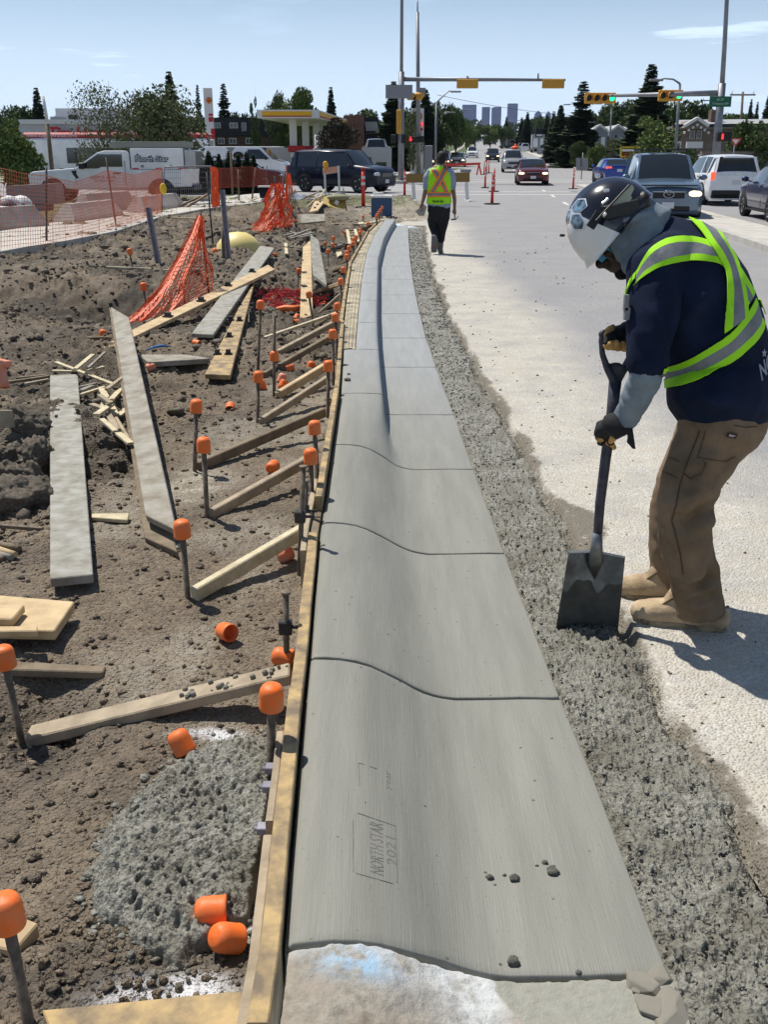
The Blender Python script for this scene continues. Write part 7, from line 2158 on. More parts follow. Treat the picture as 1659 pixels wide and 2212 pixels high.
MB().box((0,0,.02),(.42,.42,.04),ch=.01).build('base',M_tyre,del0,False)
MB().tube([(0,0,.03),(0,0,.5),(0,0,.95)],[.055,.05,.048],n=14).build('tube',M_dred,del0,False)
MB().cyl((0,0,.60),(0,0,.68),.0525,n=14,caps=False).build('band',M_wht,del0,False)
MB().cyl((0,0,.76),(0,0,.84),.051,n=14,caps=False).build('band',M_wht,del0,False)
hl2=MB();hl2.tube([(-.035,0,.94),(-.035,0,1.03),(0,0,1.07),(.035,0,1.03),(.035,0,.94)],.014,n=8);hl2.build('handle',M_dred,del0,False)
dl=[((785,453),1.18,'tall red delineator post behind the blue cooler'),((834,412),.95,'red delineator left of the signal mast base'),((874,425),1.0,'red delineator at the left foot of the yellow barricade'),((1063,443),1.0,'nearest red delineator right of the barricade'),((1067,415),1.0,'red delineator behind the nearest one'),((1048,407),1.0,'red delineator left behind the nearest one'),((1046,378),1.0,'red delineator left of a group of three'),((1051,375),1.0,'red delineator in the middle of a group of three'),((1056,374),1.0,'red delineator right of a group of three'),((1238,415),.9,'red and white delineator behind the hard hat at the median')]
for k,((x,y),s,lab)in enumerate(dl):
 o=del0 if k==0 else copy_tree(del0);p=PT(x,y);place(o,(p.x,p.y,float(terr(p.y))+(.02 if k else .05)+(.12 if k==9 else 0)),.3*k,lab,'delineators',s);o['category']='delineator'
for k,x in enumerate((1330,1336,1345,1350,1357,1411,1418,1590,1596)):
 o=copy_tree(del0);p=Q(x,340,85+(k%3)*2);p.z=float(terr(p.y));place(o,p,0,'distant delineator before the yellow fence, %s from the left'%ORD[k]if k<7 else 'distant delineator by the block wall, %s from the left'%ORD[k-7],'distant delineators',1.0)
 o['category']='delineator'
bA=PT(886,437)
br_=empty('barricade',P(890,436),label='white legged barricade with a long brown plank behind the walking worker',cat='barricade')
MB().prism([Q(877,376,36),Q(1015,372,36),Q(1015,393,36),Q(877,395,36)],(0,.04,0)).build('plank',mat('brown_barricade_plank',(.24,.15,.04),.7),br_)
for x in(892,1007):
 a=P(x+3,435);t=Q(x-1,370,a.y)
 MB().bar(a,t,.13,.10,up=Vector((0,1,0))).bar(a+Vector((.04,-.8,.03)),a+Vector((-.02,.5,.03)),.12,.08).build('leg',M_wht,br_)
MB().prism([Q(995,366,35.8),Q(1018,366,35.8),Q(1018,372,35.8),Q(995,372,35.8)],(0,.03,0)).build('plate',M_sgrey,br_)
sh_=empty('sawhorse',PT(960,378),label='red sawhorse barricade in the street in front of the grey sedan',cat='barricade')
Ys=PT(1000,384).y
MB().prism([Q(955,354,Ys),Q(1038,351,Ys),Q(1038,356,Ys),Q(955,360,Ys)],(0,.06,0)).build('rail',M_dred,sh_)
for x in(965,1035):
 for d in(-5,5):MB().bar(Q(x,354,Ys),Q(x+d,378,Ys+.3),.09,.06).build('leg',M_dred,sh_)
sb_=empty('barricade',P(718,420,.05),label='striped orange and white barricade with an amber flasher beside the navy suv',cat='barricade')
Yb=44.5
c00,c10,c11,c01=Q(697,363,Yb),Q(729,359,Yb),Q(729,373,Yb),Q(697,378,Yb)
MB().prism([c00,c10,c11,c01],(0,.05,0)).build('panel',M_wht,sb_)
for k in range(6):
 t0,t1=k/6,(k+.55)/6;s_=.12
 pA,pB=c00.lerp(c10,min(1,t0+s_)),c00.lerp(c10,min(1,t1+s_));pC,pD_=c01.lerp(c11,t1),c01.lerp(c11,t0)
 MB().prism([p+Vector((0,-.008,0))for p in(pA,pB,pC,pD_)],(0,.006,0)).build('stripe',M_stripe,sb_)
for x,y0 in((701,374),(731,358)):
 a=Q(x+2,420,Yb);a.z=.05;MB().bar(a,Q(x,y0,Yb),.09,.07,up=Vector((0,1,0))).bar(a+Vector((0,0,.15)),a+Vector((-.35,-.1,0)),.05,.05).bar(a+Vector((0,0,.15)),a+Vector((.35,.1,0)),.05,.05).build('leg',M_wht,sb_)
MB().ell(Q(703,356,Yb),(.12,.07,.15)).box(Q(703,365,Yb),(.12,.08,.12)).build('flasher',M_amb,sb_)
yf=empty('mesh_barrier',Q(1355,345,88),label='yellow framed barrier with orange stripes right of the far median',cat='barricade')
a,b_,c,d=Q(1342,318,84),Q(1396,318,84),Q(1396,340,84),Q(1342,340,84)
for p,q_ in((a,b_),(b_,c),(a,d)):MB().bar(p,q_,.12,.12).build('frame',mat('barrier_yellow',(.48,.38,.03),.6),yf)
for k in range(3):
 t=.40+k*.22;MB().bar(a.lerp(d,t),b_.lerp(c,t),.06,.30,up=Vector((0,0,1))).build('rail',M_wht if k==0 else M_stripe,yf)
for k in range(9):MB().bar(a.lerp(b_,k/9).lerp(d.lerp(c,k/9),.45),a.lerp(b_,(k+.5)/9).lerp(d.lerp(c,(k+.5)/9),.66),.02,.10,up=Vector((0,1,0))).build('stripe',M_dred,yf)
for k in range(14):MB().bar(Q(1344+k*3.8,319,84.2),Q(1344+k*3.8,326,84.2),.03,.03).build('mesh_wire',MATS['barrier_yellow'],yf)
aw=empty('sawhorse',Q(1510,350,62),label='orange sawhorses between the slate suv and the white crossover',cat='barricade')
for x0 in(1494,1516):
 MB().bar(Q(x0-8,350,62),Q(x0+24,350,62),.10,.20).bar(Q(x0,349,62),Q(x0-4,372,62),.08,.06).bar(Q(x0+14,349,62),Q(x0+20,372,62),.08,.06).build('frame',M_dred,aw)
MB().box(Q(1414,329,80),(.8,.05,.55)).build('work_sign',M_dred);tag(col.objects['work_sign'],'small orange work sign beside the round bush','sign')
yp=Q(1585,352,60);yp.z=.1;ys_=empty('yield_sign',yp,label='yield sign in front of the block wall on the right',cat='sign')
MB().cyl(yp,Q(1589,300,60),.04).build('post',M_galv,ys_)
tri=[Q(1577,299,59.9),Q(1604,299,59.9),Q(1590,316,59.9)];MB().prism(tri,(0,.02,0)).build('sign_plate',M_dred,ys_)
cen=(tri[0]+tri[1]+tri[2])/3;MB().prism([cen+(p-cen)*.6+Vector((0,-.006,0))for p in tri],(0,.004,0)).build('sign_face',M_wht,ys_)
ms=PT(1256,388);ms_r=empty('median_sign',(ms.x,ms.y,.12),label='grey back of a double sign standing on the median nose',cat='sign')
MB().cyl(ms,Q(1260,330,ms.y),.035).build('post',M_galv,ms_r)
for x0,x1 in((1245,1255),(1259,1271)):MB().prism([Q(x0,341,ms.y),Q(x1,341,ms.y),Q(x1,367,ms.y),Q(x0,367,ms.y)],(0,.02,0)).build('sign_back',M_sgrey,ms_r)
near=[(-120,560),(0,543),(60,532),(140,520),(250,499),(350,467),(440,451),(520,442),(600,432)]
farr=[(-120,512),(0,499),(60,490),(140,476),(250,458),(350,441),(440,430),(520,421),(600,413)]
sw=empty('sidewalk',P(0,540,.08),kind='structure')
for k in range(len(near)-1):
 nsub=3
 for j in range(nsub):
  def lp(a,b_,t):return(a[0]+(b_[0]-a[0])*t,a[1]+(b_[1]-a[1])*t)
  q4=[P(*lp(near[k],near[k+1],(j+.01)/nsub),.08),P(*lp(near[k],near[k+1],(j+.99)/nsub),.08),P(*lp(farr[k],farr[k+1],(j+.99)/nsub),.08),P(*lp(farr[k],farr[k+1],(j+.01)/nsub),.08)]
  MB().prism(q4,(0,0,-.22)).build('sidewalk_slab',M_walk,sw)
M_netd=mat('dark_orange_net',(0.34,0.06,0.03),.6)
def net_strip(name,base_px,top_px,zlow,cell,m,root,thick=.014,sagn=.02,wob=.03,Ys=None,seed=1):
 """net woven of real strands between a base line and a top line"""
 B_=[P(x,y,.06)for x,y in base_px];T_=[Q(top_px[i][0],top_px[i][1],B_[i].y)for i in range(len(B_))]
 L=[0]
 for i in range(1,len(B_)):L.append(L[-1]+(B_[i]-B_[i-1]).length)
 n=int(L[-1]/cell);H=18
 rnd=random.Random(seed);G=[]
 for k in range(n+1):
  t=L[-1]*k/n;i=min(max(j for j in range(len(L))if L[j]<=t+1e-9),len(B_)-2);f=(t-L[i])/(L[i+1]-L[i])
  b_=B_[i].lerp(B_[i+1],f);tt_=T_[i].lerp(T_[i+1],f)
  b_=Vector((b_.x,b_.y,b_.z+zlow));colp=[]
  for h in range(H+1):
   p=b_.lerp(tt_,h/H);w=wob*(mnoise.noise(Vector((t*1.3,h*.25,seed)))*1.2+.4*mnoise.noise(Vector((t*4,h*.6,seed))))
   colp.append(p+Vector((w*.3,w,w*.3)))
  G.append(colp)
 mb=MB()
 def ribbon(p,q_,up,w):
  s=up*(w/2);mb.add([p-s,p+s,q_+s,q_-s],[(0,1,2,3)],0)
 for k in range(n+1):
  for h in range(H):
   ribbon(G[k][h],G[k][h+1],Vector((1,0,0)),thick)
 for k in range(n):
  for h in range(H+1):
   ribbon(G[k][h],G[k+1][h],Vector((0,0,1)),thick if h not in(0,H)else thick*2)
 return mb.build(name,m,root,fix=False)
fn=empty('orange_fence',P(100,528,.05),label='faded orange mesh fence on thin posts along the left sidewalk',cat='fence')
net_strip('mesh_net',[(-60,552),(0,541),(50,535),(100,528.6),(160,516),(215,503),(250,495),(300,478),(349,462)],[(-66,360),(-3,363),(45,374),(99,381),(158,394),(205,379),(229,368),(290,378),(349,363)],.0,.072,M_netf,fn,.0075)
for x0,y0,x1,y1,rr in((100,529,99,361,.022),(251,496,228,340,.022),(349,464,349,362,.018)):
 b_=P(x0,y0,.0);MB().cyl(b_,Q(x1,y1,b_.y),rr).build('post',M_blk,fn)
MB().ell(Q(352,408,30),(.10,.06,.16)).build('yellow_tag',M_ylw,fn)
fn2=empty('orange_fence',P(516,438,.05),label='orange mesh fence hanging above the grass left of the dark sedan',cat='fence')
net_strip('mesh_net',[(462,447),(480,442),(516,438),(545,437),(574,432),(600,430),(640,426)],[(458,362),(480,364),(512,362),(545,360),(574,368),(600,372),(636,402)],.55,.085,M_netd,fn2,.009,seed=3)
net_strip('mesh_net',[(458,450),(466,448),(474,446)],[(455,360),(464,362),(472,364)],.02,.06,M_net,fn2,.018,wob=.1,seed=5)
for x0,y0,x1,y1 in((516,438,514,365),(543,437,552,362),(574,414,576,358),(459,449,457,360)):
 b_=P(x0,y0,0);MB().cyl(b_,Q(x1,y1,b_.y),.03).build('post',M_stake,fn2)
Yp=P(400,452).y
sp_r=empty('fence_panel',P(353,455,.05),label='silver temporary fence panel with a blank white sheet behind the dirt',cat='fence')
cs=[Q(353,361,Yp),Q(456,359,Yp+2),Q(456,440,Yp+2),Q(353,446,Yp)]
for i in range(4):MB().cyl(cs[i],cs[(i+1)%4],.028,n=8).build('frame',M_galv,sp_r)
wm=MB()
for k in range(1,24):wm.bar(cs[0].lerp(cs[1],k/24),cs[3].lerp(cs[2],k/24),.008,.008)
for k in range(1,7):wm.bar(cs[0].lerp(cs[3],k/7),cs[1].lerp(cs[2],k/7),.010,.010)
wm.build('wire_mesh',M_galv,sp_r)
MB().prism([Q(391,365,Yp),Q(430,364,Yp),Q(428,395,Yp),Q(393,397,Yp)],(0,.02,0)).build('white_sheet',M_wht,sp_r)
MB().bar(Q(395,452,Yp-.5),Q(448,420,Yp+.3),.08,.06).bar(Q(380,448,Yp-.5),Q(432,425,Yp+.3),.08,.06).build('stay',M_lumd,sp_r)
def block(px0,px1,pyb0,pyb1,hgt,label,dep=.55):
 a,b_=P(px0,pyb0,.05),P(px1,pyb1,.05);d=(b_-a).normalized();nrm=Vector((-d.y,d.x,0));L=(b_-a).length
 r=[]
 for t,w in((0,.0),(.0,1),(1.,1),(1.,0)):pass
 prof=[(0,0),(.0,.14),(.12,hgt*.75),(.18,hgt),(dep-.18,hgt),(dep-.12,hgt*.75),(dep,.14),(dep,0)]
 rings=[[a+d*(L*t+(0.30*(z/hgt)if t==0 else-.30*(z/hgt)))+nrm*y+Vector((0,0,z))for y,z in prof]for t in(0,1)]
 o=MB().rings(rings,smooth=False).build('concrete_block',M_oldwalk);tag(o,label,'concrete barrier','low concrete barrier blocks by the fence')
block(-90,108,507,489,.50,'low concrete barrier block nearest the left edge');block(158,268,483,467,.46,'low concrete barrier block in front of the pickup door');block(310,400,461,448,.46,'low concrete barrier block below the pickup rear wheel');block(190,300,462,450,.55,'low concrete block lying behind the other two')
gb=empty('stone_pallet',P(60,470,.05),label='tall grey precast boxes stacked behind the fence at the left',cat='pallet')
MB().prism([Q(12,402,33),Q(118,396,33),Q(124,440,33),Q(15,445,33)],(0,.8,0)).prism([Q(75,440,33),Q(98,440,33),Q(98,470,33),Q(75,470,33)],(0,.8,0)).build('grey_box',mat('grey_precast',(.27,.24,.24),.8),gb)
bgp=P(30,492,.05);bgr=empty('bag_heap',bgp,label='heap of white and dark plastic sacks at the left edge behind the fence',cat='sack')
rnd=random.Random(8)
for k in range(7):
 c=Q(5+k*8,462-8*(k%3),27.5+.2*k)
 MB().ell(c,(.32,.3,.22+.08*(k%2)),Matrix.Rotation(k,3,'X')).build('sack',M_wht if k%3!=1 else mat('dark_sack',(.06,.05,.07),.6),bgr)
for k,(b_,t_,r_,lab,mm)in enumerate((((345,577),(320,448),.048,'grey purple steel post left of the draped net',M_purp),((495,562),(480,410),.048,'grey purple steel post behind the draped net',M_purp),((452,642),(432,459),.016,'thin black post holding up the draped net',M_blk),((460,530),(446,372),.016,'thin black post right behind the draped net',M_blk),((604,452),(592,380),.022,'thin black post at the top of the second net',M_blk),((603,484),(615,369),.022,'leaning black post right of the second net',M_blk),((483,560),(480,490),.03,'brown stake beside the purple post',M_stake),((750,458),(741,405),.02,'thin rusty rod beside the yellow board',M_stake))):
 a=PD(*b_);a=a-Vector((0,0,.1));tp_=Q(*t_,a.y)
 if mm is M_purp:
  mb=MB().bar(a,tp_,.07,.02,up=Vector((0,1,0))).bar(a+Vector((-.03,-.02,0)),tp_+Vector((-.03,-.02,0)),.02,.05,up=Vector((0,1,0))).bar(a+Vector((.03,-.02,0)),tp_+Vector((.03,-.02,0)),.02,.05,up=Vector((0,1,0)))
  o=mb.build('steel_post',mm)
 else:o=MB().cyl(a,tp_,r_).build('steel_post',mm)
 tag(o,lab,'post','posts standing in the dirt')
def drape(name,apex,Ya,base,label,nu=44,nv=34,seed=2,m=None,wob=.10,thick=.018,pinch=.06):
 A=Q(*apex,Ya);B_=[PD(*p,.02)for p in base]
 L=[0]
 for i in range(1,len(B_)):L.append(L[-1]+(B_[i]-B_[i-1]).length)
 G=[]
 for k in range(nu+1):
  t=L[-1]*k/nu;i=min(max(j for j in range(len(L))if L[j]<=t+1e-9),len(B_)-2);f=(t-L[i])/max(1e-6,L[i+1]-L[i])
  b_=B_[i].lerp(B_[i+1],f);top=A+Vector(((k/nu-.5)*pinch,.04*math.sin(k*1.7),-.03*abs(math.sin(k*.9))))
  c_=[]
  for h in range(nv+1):
   v=h/nv;p=top.lerp(b_,v);s=math.sin(math.pi*v)*.16+.02
   w=wob*(v*.9+.1)*(mnoise.noise(Vector((k*.22,v*3.2,seed)))+.5*mnoise.noise(Vector((k*.6,v*7,seed+3))))
   p=p+Vector((w*.9,w*1.6,-s*.8*(A.z-b_.z)+w*.7))
   gz=dz(p.x,p.y)+.03;p.z=max(p.z,gz);c_.append(p)
  G.append(c_)
 mb=MB()
 for k in range(nu+1):
  for h in range(nv):
   p,q_=G[k][h],G[k][h+1];s=Vector((thick*.5,0,0));mb.add([p-s,p+s,q_+s,q_-s],[(0,1,2,3)])
 for k in range(nu):
  for h in range(2,nv+1):
   p,q_=G[k][h],G[k+1][h];s=Vector((0,0,thick*.5));mb.add([p-s,p+s,q_+s,q_-s],[(0,1,2,3)])
 o=mb.build(name,m or M_net,fix=False);tag(o,label,'net');return o
drape('safety_net',(432,461),12.6,[(268,690),(300,697),(345,692),(380,684),(420,672),(450,655),(478,640)],'bright orange safety net draped like a tent from a black post',34,28,2,wob=.17,thick=.0105)
drape('safety_net',(596,394),24,[(545,484),(556,498),(570,506),(590,495),(605,484),(622,494),(642,478)],'second orange safety net hanging to the ground beyond the yellow bowl',30,24,6,wob=.4,thick=.020,pinch=.2)
net_o=drape('safety_net',(622,370),26,[(612,452),(622,436),(636,420)],'loose orange net strands hanging from the leaning black post',6,20,9,wob=.1,thick=.03)
mb=MB();c=PD(*z2(720,790));rnd=random.Random(4)
for k in range(420):
 a=rnd.uniform(0,6.28);q_=math.sqrt(rnd.random());x=q_*math.cos(a)*.62;y=q_*math.sin(a)*.75
 z=.16*(1-q_*q_)*rnd.uniform(.4,1)+.02;p=c+Vector((x,y,z));an=rnd.uniform(0,3.14);l=rnd.uniform(.05,.16)
 q2=p+Vector((math.cos(an)*l,math.sin(an)*l,rnd.uniform(-.04,.05)));s=Vector((0,.004,.009));mb.add([p-s,p+s,q2+s,q2-s],[(0,1,2,3)])
tag(mb.build('crumpled_net',mat('crimson_net',(.62,.06,.05),.5)),'crumpled crimson netting lying on the dirt right of the crossed planks','net')
mb=MB();c=PD(*z2(795,865))
mb.tube([c+Vector((-.16,0,.03)),c+Vector((-.05,.02,.06)),c+Vector((.05,-.02,.05)),c+Vector((.16,.03,.07))],[(.03,.05),(.05,.04),(.045,.05),(.02,.03)],n=10,rounded=2)
tag(mb.build('orange_rag',M_cap),'crumpled orange rag beside two loose caps','rag')
o=remeshed(MB().tube([Q(-20,770,7.3),Q(0,800,7.25),Q(8,838,7.2)],[(.06,.05),(.055,.045),(.05,.03)],n=8).tube([Q(-5,785,7.25),Q(14,786,7.25),Q(26,784,7.25)],[(.03,.04),(.03,.032),(.008,.02)],n=8),'orange_cone',M_capd,.008,1,.012,12)
tag(link('torn_cone',o),'torn faded orange plastic cone at the left edge of the dirt','cone')
tag(MB().tube([PD(*z1(1140,1080),.03),PD(*z1(1200,1055),.04),PD(*z1(1260,1045),.05),PD(*z1(1330,1050),.03)],[.005,.010,.013,.005],n=6).build('blue_rope',mat('blue_rope',(.03,.16,.42),.7)),'scrap of blue rope in the plank shadow','rope')
cb=PD(*z2(430,410));mb=MB();lathe([(.0001,.32),(.16,.30),(.30,.22),(.40,.10),(.43,-.05)],24,c=cb,mb=mb)
tag(mb.build('yellow_dome',mat('yellow_plastic',(.75,.60,.22),.5)),'upturned pale yellow plastic dome half buried in the dirt','tub')
cl_=P(826,470,.05);cr=empty('cooler',cl_,label='blue drinks cooler with a white lid at the far end of the kerb',cat='cooler')
M_cool=mat('cooler_blue',(.03,.07,.16),.5)
cc=cl_+Vector((-.02,.3,.27));MB().box(cc,(.58,.40,.50),ch=.03).build('body',M_cool,cr);MB().box(cc+Vector((0,0,.28)),(.62,.44,.07),ch=.02).build('lid',M_wht,cr);MB().bar(cc+Vector((-.25,0,.36)),cc+Vector((.05,0,.38)),.3,.03).build('bag_on_lid',M_wht,cr)
bx=Q(565,420,31.5);br2=empty('storage_bin',bx,label='black plastic bin with a pale rim beside the second orange net',cat='bin')
MB().prism([Q(558,404,31.5),Q(582,404,31.5),Q(580,428,31.3),Q(561,428,31.3)],(0,.4,0)).build('body',M_sigb,br2);MB().prism([Q(556,402,31.4),Q(584,402,31.4),Q(584,405,31.4),Q(556,405,31.4)],(0,.45,0)).build('rim',M_wht,br2)
yb_=empty('yellow_board',Q(700,400,30),label='yellow plywood sheet with a sack and a tag leaning behind the lath heap',cat='board')
Yq=27.5
MB().prism([Q(*zM(510,62),Yq),Q(*zM(785,75),Yq),Q(*zM(790,222),Yq-.5),Q(*zM(640,205),Yq-.5),Q(*zM(500,150),Yq-.3)],(0,.05,0)).build('sheet',mat('yellow_sheet',(.50,.36,.08),.7,c2=(.38,.27,.07),nscale=5),yb_)
MB().ell(Q(*zM(690,75),Yq-.2),(.30,.2,.09)).build('sack',mat('olive_sack',(.24,.24,.14),.8),yb_)
MB().prism([Q(*zM(660,105),Yq-.6),Q(*zM(702,130),Yq-.6),Q(*zM(680,172),Yq-.6),Q(*zM(635,145),Yq-.6)],(0,.02,0)).build('paper_tag',M_wht,yb_)
tp_=empty('tarpaulin',Q(640,410,29),label='crumpled grey blue tarpaulin right of the second orange net',cat='tarpaulin')
vs=[];c=PD(*zM(80,110),.05)
gx_,gy_=np.meshgrid(np.linspace(-1.05,1.05,24),np.linspace(-.9,.9,14));zz=.28*np.exp(-(gx_**2+gy_**2)*1.6)+.09*fbm(gx_*3,gy_*3,3,3)
link('sheet',grid_mesh('sheet',gx_+c.x,gy_+c.y,zz+c.z,mat('tarp_grey',(.24,.26,.30),.4,c2=(.12,.13,.16),nscale=6),smooth=False),tp_)
M_need=mat('spruce_needles',(0.030,0.048,0.024),.9,c2=(0.070,0.095,0.045),nscale=.9,spec=.2)
M_leaf=mat('green_leaves',(0.075,0.12,0.028),.8,c2=(0.18,0.23,0.07),nscale=1.1,spec=.3)
M_leafd=mat('dark_leaves',(0.040,0.066,0.020),.85,c2=(0.10,0.14,0.045),nscale=1.1,spec=.3)
M_leafo=mat('olive_leaves',(0.095,0.115,0.045),.85,c2=(0.20,0.215,0.10),nscale=1.5,spec=.3)
M_leafb=mat('brown_purple_leaves',(0.030,0.024,0.016),.85,c2=(0.065,0.05,0.028),nscale=1.5,spec=.3)
M_bark=mat('bark',(0.09,0.07,0.05),.95,c2=(0.16,0.13,0.10),nscale=6)
def spruce_mesh(seed,lev=34,dens=1.0,rad=.2,ragged=.25,m=M_need):
 rnd=random.Random(seed);mb=MB()
 for i in range(lev):
  t=(i+.5)/lev;z=.05+.93*t
  rr=rad*(1-t)**.85*(1+ragged*(rnd.random()-.5)*2)+.006
  nb=max(5,int((18*(1-t)+6)*dens))
  for k in range(nb):
   if rnd.random()<.06:continue
   a=2*math.pi*(k+rnd.random()*.8)/nb+i;L=rr*rnd.uniform(.7,1.12);d=Vector((math.cos(a),math.sin(a),0));s=Vector((-d.y,d.x,0))
   z0=z+rnd.uniform(-.01,.01);dr=L*rnd.uniform(.15,.45);w=.018+L*.19
   p0=Vector((0,0,z0))+d*(L*.12);p1=p0+d*(L*.5)-Vector((0,0,dr*.55));p2=p0+d*L*.9-Vector((0,0,dr*.8-L*.06))
   mb.add([p0-s*w*.5,p0+s*w*.5,p1+s*w,p1-s*w,p2],[(0,1,2,3),(3,2,4)])
   q=p1+s*w*1.6-Vector((0,0,.018));q2=p1-s*w*1.6-Vector((0,0,.018))
   mb.add([p0,p1+d*w,q,p1-d*w*.6,q2],[(0,1,2),(0,4,1),(3,2,1),(3,1,4)])
   h=Vector((0,0,-.02-L*.16));mb.add([p1-d*L*.25,p2-d*L*.1,p1+h],[(0,1,2)])
 return mb.mesh('crown',m,fix=False)
trunk_m=MB().tube([(0,0,-.02),(0,0,.4),(0,0,.97)],[.018,.012,.003],n=7).mesh('trunk',M_bark)
def leafy_mesh(seed,n=3400,m=M_leaf,blobs=16,size=.022,low=.22,shape=(.5,.5),sparse=0.0,col_=False):
 rs_=np.random.RandomState(seed);rnd=random.Random(seed)
 cs=[]
 for k in range(blobs):
  a=rnd.uniform(0,6.28);q_=rnd.random()**.5;z=low+(1-low)*rnd.uniform(.10,.88)
  env=math.sin(math.pi*min(1,max(.05,((z-low)/(1-low))*.86+.12)))**.6
  if col_:env=.9*(1-z)**.3
  R_=.36*q_*env;cs.append((math.cos(a)*R_,math.sin(a)*R_,z,rnd.uniform(.09,.17)*(1.15 if not col_ else .7)))
 cs=np.array(cs);w=cs[:,3]**2;ci=rs_.choice(len(cs),n,p=w/w.sum())
 dirs=rs_.normal(size=(n,3));dirs/=np.linalg.norm(dirs,axis=1)[:,None]
 r_=(.45+.65*rs_.rand(n)**.6)[:,None]*cs[ci,3][:,None]
 C=cs[ci,:3]+dirs*r_*np.array([1,1,.85])*(1+sparse)
 C[:,2]=np.clip(C[:,2],low*.6,1.02)
 u=rs_.normal(size=(n,3));u/=np.linalg.norm(u,axis=1)[:,None];v=np.cross(u,rs_.normal(size=(n,3)));v/=np.linalg.norm(v,axis=1)[:,None]
 sz=(size*(.5+rs_.rand(n)))[:,None]
 V=np.stack([C-u*sz,C+v*sz*.6,C+u*sz,C-v*sz*.6],1).reshape(-1,3)
 me=bpy.data.meshes.new('crown');me.vertices.add(n*4);me.vertices.foreach_set('co',V.astype(np.float32).ravel())
 me.loops.add(n*4);me.polygons.add(n);me.loops.foreach_set('vertex_index',np.arange(n*4,dtype=np.int32))
 me.polygons.foreach_set('loop_start',np.arange(0,n*4,4,dtype=np.int32));me.polygons.foreach_set('loop_total',np.full(n,4,dtype=np.int32))
 me.update(calc_edges=True);me.materials.append(m)
 tb=MB();tb.tube([(0,0,-.02),(.01,0,low),(0,.01,low+.25)],[.026,.02,.012],n=7)
 for c in cs[:12]:
  b_=Vector((.01,0,low*rnd.uniform(.6,1.2)));e=Vector(c[:3]);mm=b_.lerp(e,.5)+Vector((0,0,.03));tb.tube([b_,mm,e,e+(e-mm)*.5*(1+sparse)],[.011,.007,.004,.0015],n=5)
 return me,tb.mesh('trunk',M_bark)
SPR=[spruce_mesh(1,40,1.0,.19,.25),spruce_mesh(2,34,.8,.17,.45),spruce_mesh(3,46,1.1,.24,.25)]
LF={'a':leafy_mesh(1,5200,size=.026),'b':leafy_mesh(2,5000,M_leafd,16,.027),'c':leafy_mesh(3,4200,M_leafo,17,.023,.15,sparse=.15),'d':leafy_mesh(4,5200,M_leafd,22,.028,.05),'e':leafy_mesh(5,4600,M_leafb,20,.028,.04),'f':leafy_mesh(6,11000,M_leafo,34,.017,.10,sparse=.2),'g':leafy_mesh(7,5000,M_leafo,26,.014,.12,sparse=.4),'p':leafy_mesh(8,4000,M_leafd,24,.024,.05,col_=True),'h':leafy_mesh(9,6500,M_leaf,24,.024,.03)}
def tree(kind,px,ytop,hw,Y,label,base=None,group=None,cat='tree',name=None,z=None):
 b_=Q(px,300,Y);b_.z=float(terr(Y))if z is None else z
 t=Q(px,ytop,Y);Hh=t.z-b_.z;rad=hw/ppm(t)
 sp=isinstance(kind,int)
 nm=name or('spruce_tree' if sp else 'leafy_tree')
 r=empty(nm,b_,px*1.3,label,cat,group)
 if sp:c=link('crown',SPR[kind],r,False);tr=link('trunk',trunk_m,r,False);wx=rad*1.8/[.19,.17,.24][kind]
 else:c=link('crown',LF[kind][0],r,False);tr=link('trunk',LF[kind][1],r,False);wx=rad/(.40 if kind!='p' else .34)
 c.scale=(wx,wx,Hh);tr.scale=(Hh*.8 if sp else wx,Hh*.8 if sp else wx,Hh)
 return r
for a in((1,0,0),):pass
